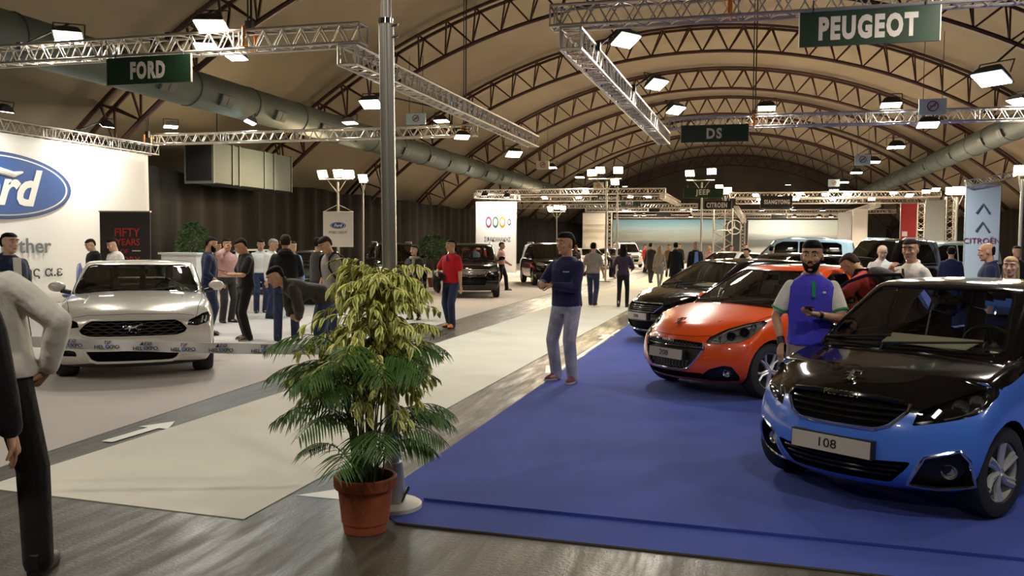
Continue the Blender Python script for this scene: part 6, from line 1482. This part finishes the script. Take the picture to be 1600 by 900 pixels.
# flat boards and backdrops that face the camera
def board(px0, py0, px1, py1, Y, m, label, cat='banner', name='banner', zb=0.01, d=.05, frame=True):
    a = atY(px0, py0, Y); b = atY(px1, py1, Y); r = empty(name, ((a.x+b.x)/2, Y, zb)); tag(r, label, cat); W_, H_ = b.x-a.x, (a.z+b.z)/2-zb
    MB().box((0, 0, H_/2), (W_, d, H_)).build('panel', m, r, 30)
    if frame:
        mb = MB(); [mb.tube([(e*W_/2, 0, 0), (e*W_/2, 0, H_)], .03, 6) for e in (1, -1)]; mb.tube([(-W_/2, 0, H_), (W_/2, 0, H_)], .03, 6); mb.build('frame', M_POLE, r)
    return r, W_, H_
def picture(name, ramp, scale=(.3, .3, 1.0), nscale=2.0, dist=.35, axis=2, H=4.0):
    m = bpy.data.materials.new(name); m.use_nodes = True; nt = m.node_tree; N = nt.nodes; L = nt.links; b = N['Principled BSDF']; b.inputs['Roughness'].default_value = .6
    tc = N.new('ShaderNodeTexCoord'); n = N.new('ShaderNodeTexNoise'); n.inputs['Scale'].default_value = nscale; n.inputs['Detail'].default_value = 5
    mp = N.new('ShaderNodeMapping'); mp.inputs['Scale'].default_value = scale; L.new(tc.outputs['Object'], mp.inputs[0]); L.new(mp.outputs[0], n.inputs['Vector'])
    sx = N.new('ShaderNodeSeparateXYZ'); L.new(tc.outputs['Object'], sx.inputs[0]); d1 = N.new('ShaderNodeMath'); d1.operation = 'DIVIDE'; d1.inputs[1].default_value = H; L.new(sx.outputs[axis], d1.inputs[0])
    ma = N.new('ShaderNodeMath'); ma.operation = 'MULTIPLY_ADD'; ma.inputs[1].default_value = dist; L.new(n.outputs[0], ma.inputs[0]); L.new(d1.outputs[0], ma.inputs[2])
    cr = N.new('ShaderNodeValToRGB'); L.new(ma.outputs[0], cr.inputs[0]); e = cr.color_ramp.elements
    while len(e) > 1: e.remove(e[-1])
    e[0].position = ramp[0][0]; e[0].color = (*ramp[0][1], 1)
    for p, c_ in ramp[1:]: q = e.new(p); q.color = (*c_, 1)
    L.new(cr.outputs[0], b.inputs['Base Color']); return m
M_LAND = picture('landscape_print', [(.0, (.05, .05, .05)), (.35, (.10, .10, .095)), (.5, (.05, .055, .05)), (.62, (.30, .33, .30)), (.78, (.40, .52, .55)), (1.0, (.16, .42, .58))], (.05, .3, .5), 2, .25, 2, 4.9)
M_LAND2 = picture('landscape_print_grey', [(.0, (.25, .25, .22)), (.32, (.42, .42, .38)), (.45, (.08, .085, .08)), (.6, (.10, .11, .11)), (.7, (.50, .52, .50)), (1.0, (.50, .60, .60))], (.05, .3, .5), 2, .25, 2, 4.9)
r, W_, H_ = board(958, 343, 1142, 343, 88, M_LAND, 'wide sky blue landscape backdrop at the far end of the hall, left part', 'backdrop', 'backdrop')
r, W_, H_ = board(1168, 344, 1314, 344, 84, M_LAND2, 'wide pale grey landscape backdrop at the far end of the hall, right part', 'backdrop', 'backdrop')
r, W_, H_ = board(1134, 345, 1169, 345, 80, M_SIGNB, 'dark booth wall with a ringed star emblem between the backdrops', 'booth', 'display_booth', d=1.5)
mb = MB(); cz = 3.35; q_ = [(-.2+.62*math.cos(t), -.78, cz+.62*math.sin(t)) for t in [2*PI*k/32 for k in range(32)]]; mb.tube(q_, .05, 6, closed=True)
for a in (90, 210, 330): mb.tube([(-.2, -.78, cz), (-.2+.6*math.cos(math.radians(a)), -.78, cz+.6*math.sin(math.radians(a)))], [.09, .02], 6)
mb.build('star_emblem', M_WHITE, r)
M_POST = picture('poster_grey', [(.0, (.10, .09, .08)), (.4, (.32, .30, .27)), (.7, (.12, .11, .10)), (1.0, (.45, .43, .40))], (1, .5, .6), 1.5, 1.0, 2, 4)
M_POSTY = picture('poster_yellow', [(.0, (.06, .05, .03)), (.4, (.22, .20, .16)), (.6, (.55, .38, .05)), (.8, (.30, .28, .24)), (1.0, (.55, .50, .40))], (.6, .5, .4), 1.2, 1.1, 2, 4)
M_POSTG = picture('poster_green_white', [(.2, (.10, .11, .08)), (.45, (.45, .50, .25)), (.6, (.60, .60, .55)), (.8, (.15, .14, .12)), (1.0, (.6, .6, .55))], (1, .5, .7), 1.8, 1.2, 2, 4)
board(911, 334, 949, 332, 70, M_POSTY, 'tall yellow and grey poster wall left of the sky blue backdrop', 'poster', 'poster')
board(1310, 334, 1331, 330, 60, M_POST, 'grey picture panel at the right, left one of the pair', 'poster', 'poster')
board(1333, 330, 1356, 325, 56, M_POST, 'grey picture panel at the right, nearer one of the pair', 'poster', 'poster')
r, W_, H_ = board(1408, 319, 1433, 316, 43, mat('red_banner', (.42, .03, .03), .7), 'tall red banner with white lettering at the right stands', 'banner', 'banner')
mb = MB(); mb.box((-.16, -.04, 2.30), (.22, .01, .22)); mb.box((.0, -.04, 1.98), (.55, .01, .14)); mb.build('white_lettering', M_WHITE, r, 30)
board(1447, 314, 1477, 312, 41, M_POSTG, 'green and white mottled poster panel between two upright trusses', 'poster', 'poster')
r, W_, H_ = board(1510, 293, 1564, 283, 32, mat('citroen_banner', (.58, .60, .64), .75, bump=.3, bscale=3), 'tall white banner with a double chevron and CITROËN lettering at the right', 'banner', 'banner')
mb = MB()
for k in (0, 1): z = H_*(.80-.16*k); mb.tube([(-.2, -.045, z-.22), (0, -.045, z+.10), (.2, -.045, z-.22)], [(.012, .035)]*3, 6)
mb.build('double_chevron', mat('chevron_grey', (.10, .11, .14), .4), r); text('CITROËN', .27, 'lettering', mat('red_lettering', (.25, .02, .04), .6), r, (0, -.04, H_*.50), R_FRONT, bold=.0)
a = atY(1508, 292, 32); b = atY(1566, 281, 32); truss((a.x, 31.9, a.z+.1), (b.x+.3, 31.9, b.z+.15), 'short truss on top of the tall white chevron banner', None, s=.2, near=False)
r, W_, H_ = board(744, 313, 807, 317, 48.6, M_FAB, 'white banner with four round badges and Greek dealer name', 'banner', 'banner')
BC = [(.22, .04, .10), (.05, .12, .06), (.55, .20, .02), (.04, .05, .05)]
for k in range(4):
    e = MB(); x0 = (-.18+.17*k)*W_; z0 = H_*.71; rr = (.19, .19, .19, .11)[k]
    e.prism([(x0+rr*math.cos(t), -.03, z0+(rr*1.8)*math.sin(t)) for t in [2*PI*i/24 for i in range(24)]], (0, -.01, 0)); ob = e.build('round_badge', mat('badge_%s' % ('wine', 'green', 'amber', 'dark')[k], BC[k], .5), r, 30)
    e = MB(); e.prism([(x0+rr*.62*math.cos(t), -.045, z0+(rr*1.1)*math.sin(t)) for t in [2*PI*i/20 for i in range(20)]], (0, -.006, 0)); e.build('badge_centre', M_LET, ob, 30)
o = text('ΣΦΑΚΙΑΝΑΚΗΣ', .36, 'lettering', M_SIGNB, r, (.04*W_, -.035, H_*.46), R_FRONT, xs=.62, bold=.006)
a = atY(742, 306, 48.3); b = atY(812, 308, 48.3); truss((a.x, 48.3, a.z), (b.x, 48.3, b.z), 'short truss on top of the white Greek dealer banner', None, near=False)
# FORD CREDIT banner hung on the lamp pole
a = atY(505, 331, 29.8); b = atY(552, 386, 29.8); r = empty('hanging_banner', ((a.x+b.x)/2, 29.8, b.z)); tag(r, 'small white FORD CREDIT banner hanging on a lamp pole', 'banner'); W_, H_ = b.x-a.x, a.z-b.z
MB().box((0, 0, H_/2), (W_, .02, H_)).build('fabric', M_FAB, r, 30); mb = MB(); mb.tube([(-W_/2, 0, H_), (W_/2, 0, H_)], .02, 6); mb.tube([(-W_/2, 0, H_), (0, 0, H_+.28)], .008, 5); mb.tube([(W_/2, 0, H_), (0, 0, H_+.28)], .008, 5); mb.build('cross_rod', M_POLE, r)
for kk, mm, dy in ((1, M_FRIM, -.014), (.9, M_WHITE, -.020), (.84, M_FBLUE, -.026)): MB().prism([(.33*kk*math.cos(t), dy, H_*.61+.13*kk*math.sin(t)) for t in [2*PI*i/32 for i in range(32)]], (0, -.006, 0)).build('oval_emblem', mm, r, 30)
text('Ford', .17, 'emblem_lettering', M_WHITE, r, (0, -.034, H_*.61), R_FRONT, shear=.3, bold=.02); text('FORD CREDIT', .13, 'lettering', M_SIGNB, r, (0, -.012, H_*.41), R_FRONT, bold=.01, xs=.95)
# the black roll-up, the counter and the blue chair behind the silver car
a = atY(160, 332, 16.2); b = atY(231, 333, 16.2); r = empty('roll_up_banner', ((a.x+b.x)/2, 16.2, .01), math.radians(8)); tag(r, 'black roll-up banner with red FIFTY YEARS lettering behind the silver car', 'banner'); W_, H_ = b.x-a.x, a.z
MB().box((0, 0, H_/2), (W_, .03, H_)).build('panel', mat('rollup_black', (.03, .022, .022), .6), r, 30); MB().box((0, 0, H_+.01), (W_+.03, .06, .03)).build('top_rail', M_ALU, r, 30); MB().box((0, 0, .04), (W_+.05, .2, .08)).build('base', M_ALU, r, 30)
M_RL = mat('red_print', (.50, .035, .02), .6); k = H_/55
for s_, z, sz in (('FIFTY', -11.5, .27), ('YEARS', -16.3, .21), ('OF', -21, .15), ('GLORY', -25.5, .23)): text(s_, sz, 'lettering', M_RL, r, (.36, -.022, 2.38+z*.0445), R_FRONT, align='RIGHT', bold=.012, xs=.95) if s_ != 'OF' else text(s_, sz, 'lettering', M_RL, r, (.08, -.022, 2.38+z*.0445), R_FRONT, align='RIGHT')
MB().box((.27, -.022, 2.38-20.5*.0445), (.20, .006, .025)).build('printed_dash', M_WHITE, r, 30)
p = at(290, 16.5); r = empty('counter', (p[0], p[1], .007)); tag(r, 'white counter right behind the silver car', 'counter'); MB().box((0, 0, .70), (.9, .5, 1.40)).build('body', M_WHITE, r, 30); MB().box((0, 0, 1.42), (1.0, .6, .04)).build('counter_top', M_FAB, r, 30)
p = at(117, 12.9); r = empty('chair', (p[0], p[1], .007), math.radians(-60)); tag(r, 'blue rounded chair behind the silver car by the banner', 'chair'); M_CH = mat('blue_plastic', (.02, .04, .25), .4)
mb = MB(); mb.tube([(.0, 0, .66), (-.22, 0, .70), (-.30, 0, .95), (-.32, 0, 1.18), (-.31, 0, 1.26)], [(.03, .20), (.03, .23), (.02, .24), (.02, .20), (.015, .10)], 12); mb.build('backrest', M_CH, r); mb = MB(); mb.lathe([(0, .66), (.2, .66), (.23, .70), (.2, .72), (0, .71)], 20); mb.build('seat', M_CH, r)
MB().tube([(0, 0, .02), (0, 0, .68)], .03, 10).build('column', M_CHROME, r); MB().lathe([(0, 0), (.22, 0), (.21, .015), (.03, .03), (0, .03)], 20).build('foot', M_CHROME, r)

# ------------------------------------------------------------------ the steel mast
b_ = ground(614, 793); tp = atY(603, 0, b_.y); r = empty('steel_mast', (b_.x, b_.y, 0)); tag(r, 'tall round steel mast standing behind the potted plant', 'mast')
d = Vector((tp.x-b_.x, 0, tp.z)); L_ = lambda z: Vector((d.x*z/d.z, 0, z)); zj = atY(604, 33, b_.y).z
MB().tube([L_(.25), L_(zj)], .0465, 24).build('lower_tube', mat('mast_steel', (.42, .39, .35), .38, metal=.85), r)
MB().tube([L_(zj-.05), L_(6.2)], .033, 20).build('upper_tube', mat('mast_steel', (.42, .39, .35)), r)
MB().tube([L_(zj-.02), L_(zj+.012)], .050, 24).build('clamp_ring', M_CHROME, r); [MB().tube([L_(z)+Vector((.03, 0, 0)), L_(z)+Vector((.085, -.01, 0))], .008, 8).build('bolt', M_CHROME, r) for z in (zj-.03, zj-.10)]
MB().lathe([(0, .0), (.185, .0), (.185, .03), (.17, .04), (.0, .045)], 40).build('base_plate', mat('base_plate_paint', (.55, .52, .47), .5), r)
MB().lathe([(.0, .045), (.078, .045), (.072, .20), (.06, .30), (.0, .30)], 24).build('base_sleeve', mat('sleeve_grey', (.45, .47, .47), .45, metal=.3), r)
MB().tube([(.07, -.02, .05), (.10, .02, .14)], .012, 6).build('lock_pin', M_CHROME, r)
# barrier tape from the mast to the left
M_BT = mat('barrier_tape', (.62, .60, .60), .4); M_INK = mat('tape_ink', (.015, .02, .06), .5); M_INKB = mat('tape_ink_blue', (.03, .12, .5), .5)
e0 = Vector((b_.x+.0, b_.y-.05, atY(608, 544, b_.y).z)); q = ray(-40, 529); e1 = Vector((0, 0, CAMH))+q*(5.1/FPX)
r = empty('barrier_tape'); tag(r, 'white printed barrier tape stretched from the mast across the silver car', 'tape')
def TP(t): p = e1.lerp(e0, t); return Vector((p.x, p.y, p.z-.06*4*t*(1-t)*.35))
dd = (e0-e1).normalized(); nn = Vector((dd.y, -dd.x, 0)).normalized(); n = 60; vs = []
for i in range(n+1): p = TP(i/n); tw = .006*math.sin(i*.7); vs += [p+Vector((0, 0, -.033))+nn*tw, p+Vector((0, 0, .033))-nn*tw, p+Vector((0, 0, .033))-nn*(tw-.002), p+Vector((0, 0, -.033))+nn*(tw+.002)]
fs = []
for i in range(n):
    for k in range(4): fs.append((i*4+k, i*4+4+k, i*4+4+(k+1) % 4, i*4+(k+1) % 4))
MB().add(vs, fs).build('ribbon', M_BT, r, 60)
mb = MB(); mb.tube([(b_.x+.052*math.cos(t), b_.y+.052*math.sin(t), e0.z) for t in [2*PI*k/16 for k in range(16)]], [(.003, .033)]*16, 6, closed=True); mb.build('knot', M_BT, r)
for i, px in enumerate((110, 168, 228, 287, 346, 412, 475, 545)):
    t = .5; 
    for _ in range(20):
        p = TP(t); cc = CM.transposed() @ (p-Vector((0, 0, CAMH))); qx = 800+FPX*cc.x/-cc.z; t += (px-qx)/640*.8
    p = TP(t)+nn*.012; Rr = Matrix((dd, Vector((0, 0, 1)), nn)).transposed() if False else Matrix.Rotation(math.atan2(dd.y, dd.x), 3, 'Z') @ R_FRONT
    text('ΔΕΘ' if i % 2 == 0 else 'TIF', .026, 'printed_lettering', M_INK, r, p+Vector((0, 0, .016)), Rr, shear=.3, bold=.015, xs=1.3, ext=.0005)
    text('HEL  XPO', .030, 'printed_lettering', M_INK, r, p+Vector((0, 0, -.012)), Rr, bold=.018, xs=1.15, ext=.0005); text('E', .030, 'printed_lettering', M_INKB, r, p+Vector((0, 0, -.012))-dd*.002, Rr, bold=.02, xs=1.15, ext=.0005)

# ------------------------------------------------------------------ plants
LG = mat('palm_leaf', (.050, .125, .020), .5, var=.45, scale=9); LGD = mat('ficus_green', (.24, .36, .07), .45, var=.35, scale=14); LGY = mat('ficus_yellow', (.85, .78, .26), .45, var=.2, scale=14); M_BARK = mat('bark', (.10, .07, .045), .8, bump=.5)
M_POT = mat('terracotta', (.35, .085, .035), .7, var=.18, scale=4, bump=.15, bscale=30); M_SOIL = mat('soil', (.03, .02, .014), .95, bump=1, bscale=60)
pb = ground(571, 828); pot = empty('potted_plant', (pb.x, pb.y, 0)); tag(pot, 'large terracotta pot with a variegated fig and palm fronds before the steel mast', 'plant')
MB().lathe([(0, .003), (.125, .003), (.13, .03), (.132, .055), (.138, .06), (.160, .255), (.178, .262), (.184, .275), (.186, .325), (.178, .335), (.165, .33), (.160, .29), (0, .29)], 48).build('pot', M_POT, pot, 35)
MB().lathe([(0, .293), (.162, .293)], 24).build('soil', M_SOIL, pot)
def leaf(mb, base, d, n, L_, W_, droop=.3, ci=0, ei=1, fold=.25):
    d = d.normalized(); s = d.cross(n); s = s.normalized() if s.length > 1e-4 else Vector((1, 0, 0)); n = s.cross(d); vs = []
    for t, w in ((0, .05), (.25, .8), (.55, 1.0), (.8, .6), (1.0, .02)):
        c = base+d*L_*t+Vector((0, 0, -droop*L_*t*t))
        for u in (-1, -.45, .45, 1): vs.append(c+s*W_*.5*w*u+n*abs(u)*W_*fold*w)
    k = len(mb.v); mb.v += [tuple(v) for v in vs]
    for i in range(4):
        for j in range(3): mb.f.append((k+i*4+j, k+i*4+j+1, k+i*4+5+j, k+i*4+4+j)); mb.mi.append(ci if j == 1 else ei)
rnd = random.Random(7)
lean_ = Vector((.10, .02, 0)); trunk = [Vector((.02, .02, .29)), Vector((.02, .02, .6)), Vector((.01, .03, .95)), Vector((.05, .02, 1.3)), Vector((.10, .02, 1.56))]
mb = MB(); mb.tube(trunk, [.016, .014, .012, .009, .004], 8); mb.tube([Vector((.0, .05, .29)), Vector((-.02, .06, .7)), Vector((-.06, .05, 1.1))], [.012, .010, .005], 8); mb.build('trunk', M_BARK, pot)
fm = MB(); br = MB()
def on_trunk(z):
    for a, b in zip(trunk, trunk[1:]):
        if z <= b.z: return a.lerp(b, (z-a.z)/(b.z-a.z))
    return trunk[-1]
for k in range(140):
    z = rnd.uniform(.84, 1.52); o_ = on_trunk(z); az = rnd.uniform(0, 2*PI); up = rnd.uniform(.1, .8) if z < 1.25 else rnd.uniform(.2, 1.2); L_ = rnd.uniform(.22, .44)*(1.12 if z < 1.3 else .78)
    d = Vector((math.cos(az), math.sin(az)*.8, up)).normalized(); pts = [o_]; dd_ = d.copy()
    for i in range(7): dd_ = (dd_+Vector((0, 0, -.17))).normalized(); pts.append(pts[-1]+dd_*L_/7)
    br.tube(pts, [.004-.0004*i for i in range(8)], 4)
    for i in range(1, 8):
        for j in range(4):
            p = pts[i-1].lerp(pts[i], rnd.random()); dl = (pts[i]-pts[i-1]).normalized(); a2 = rnd.uniform(0, 2*PI); s1 = dl.cross(Vector((0, 0, 1))).normalized(); s2 = s1.cross(dl)
            dr = (dl*.6+s1*math.cos(a2)*.8+s2*math.sin(a2)*.5+Vector((0, 0, -.45))).normalized(); nn_ = Vector((rnd.uniform(-.5, .5), rnd.uniform(-.5, .5), 1))
            leaf(fm, p, dr, nn_, rnd.uniform(.05, .078), rnd.uniform(.022, .032), .35)
# two long sprays: one low to the right, one low to the left
for (p0, p1, p2) in (((.08, .0, .95), (.22, -.02, 1.02), (.36, -.03, .86)), ((.02, .0, 1.2), (-.2, -.03, 1.24), (-.40, -.05, 1.06)), ((.02, .0, 1.05), (-.2, -.03, 1.05), (-.42, -.05, .90)), ((.05, 0, 1.1), (.28, -.02, 1.30), (.44, -.02, 1.22))):
    p0, p1, p2 = Vector(p0), Vector(p1), Vector(p2); pts = [(p0*(1-t)+p1*t)*(1-t)+(p1*(1-t)+p2*t)*t for t in [i/10 for i in range(11)]]; br.tube(pts, .003, 4)
    for i in range(3, 11):
        for j in range(6): leaf(fm, pts[i]+Vector((rnd.uniform(-.02, .02), rnd.uniform(-.02, .02), 0)), Vector((rnd.uniform(-1, 1), rnd.uniform(-1, 1), -.5)), Vector((rnd.uniform(-.4, .4), rnd.uniform(-.4, .4), 1)), .07, .028, .35)
o = fm.mesh('fig_foliage', False); tag(link('fig_foliage', o, [LGD, LGY], pot, 180), 'yellow and green variegated fig leaves'); br.build('twigs', M_BARK, pot)
pm = MB(); st = MB()
for k in range(40):
    az = 2*PI*k/40*3.0+rnd.uniform(-.2, .2); r0 = rnd.uniform(.02, .10); hgt = rnd.uniform(.10, .80); L_ = rnd.uniform(.32, .50); o_ = Vector((r0*math.cos(az), r0*math.sin(az), .29)); out = Vector((math.cos(az), math.sin(az), 0))
    pts = [o_, o_+out*.03+Vector((0, 0, hgt*.6)), o_+out*.08+Vector((0, 0, hgt))]; dd_ = (out*.8+Vector((0, 0, .95))).normalized()
    for i in range(11): dd_ = (dd_+Vector((0, 0, -.155))+out*.02).normalized(); pts.append(pts[-1]+dd_*L_/11)
    st.tube(pts, [.005]*3+[.0035-.0002*i for i in range(11)], 5)
    for i in range(3, len(pts)):
        t = (i-2)/11; ax = (pts[i]-pts[i-1]).normalized(); sd = ax.cross(Vector((0, 0, 1))).normalized(); LL = .15*math.sin(PI*min(1, t*.8+.15))+.04
        for m_ in (0, .5):
            p = pts[i-1].lerp(pts[i], m_)
            for s_ in (1, -1):
                dl = (sd*s_*.9+ax*.75+Vector((0, 0, -.15+rnd.uniform(-.15, .15)))).normalized(); leaf(pm, p, dl, Vector((0, 0, 1)), LL*rnd.uniform(.8, 1.15), .0125, .45, 0, 0, .15)
o = pm.mesh('palm_fronds', False); tag(link('palm_fronds', o, [LG], pot, 180), 'dark green palm fronds'); st.build('palm_stems', mat('palm_stem', (.10, .16, .04), .6), pot)
def shrub(px, py0, Y, W_, H_, label, col=LG):
    c = atY(px, py0, Y); r = empty('potted_shrub', (c.x, Y, .007)); tag(r, label, 'plant'); mb = MB(); z1 = c.z
    for k in range(900):
        a = rnd.uniform(0, 2*PI); u = rnd.random()**.5; z = rnd.uniform(-1, 1); rr = math.sqrt(max(0, 1-z*z))*u; p = Vector((W_*rr*math.cos(a), W_*rr*math.sin(a)*.8, z1-H_/2+z*H_/2))
        leaf(mb, p, Vector((math.cos(a), math.sin(a), rnd.uniform(-.6, .8))), Vector((rnd.uniform(-1, 1), rnd.uniform(-1, 1), 1)), .12, .05, .3, 0, 0)
    link('foliage', mb.mesh('f', False), [col], r, 180); MB().tube([(0, 0, .35), (0, 0, z1-H_*.5)], .03, 8).build('stem', M_BARK, r); MB().lathe([(0, 0), (.17, 0), (.22, .36), (.19, .36), (0, .33)], 24).build('pot', M_POT, r)
shrub(302, 349, 19.2, .42, 1.15, 'green leafy shrub at the black curtain behind the navy sweater man')
shrub(677, 367, 31.0, .5, .9, 'green shrub showing above the black SUV by the red polo shirt man')
# the open door of the orange hatchback
r = [o for o in sc.objects if o.get('label', '').startswith('orange hatchback')][0]
dr = empty('door'); dr.parent = r; dr.location = (.62, .86, 0); dr.rotation_euler.z = math.radians(-48)
MB().prism([(0, 0, .30), (-.98, 0, .30), (-1.04, 0, .98), (0, 0, .93)], (0, .06, 0)).build('door_panel', P_ORANGE, dr, 30)
mb = MB(); mb.tube([(.0, .02, .96), (-.14, .01, 1.10), (-.36, -.04, 1.29), (-.56, -.08, 1.37), (-.92, -.08, 1.385), (-1.03, -.03, 1.22), (-1.04, .02, 1.0)], [(.022, .02)]*7, 8); mb.build('window_frame', M_BLKG, dr)
MB().prism([(-.02, .02, .95), (-1.02, .02, .98), (-.92, -.075, 1.37), (-.56, -.075, 1.355), (-.36, -.035, 1.265)], (0, .005, 0)).build('window_glass', G_CAR, dr, 30)
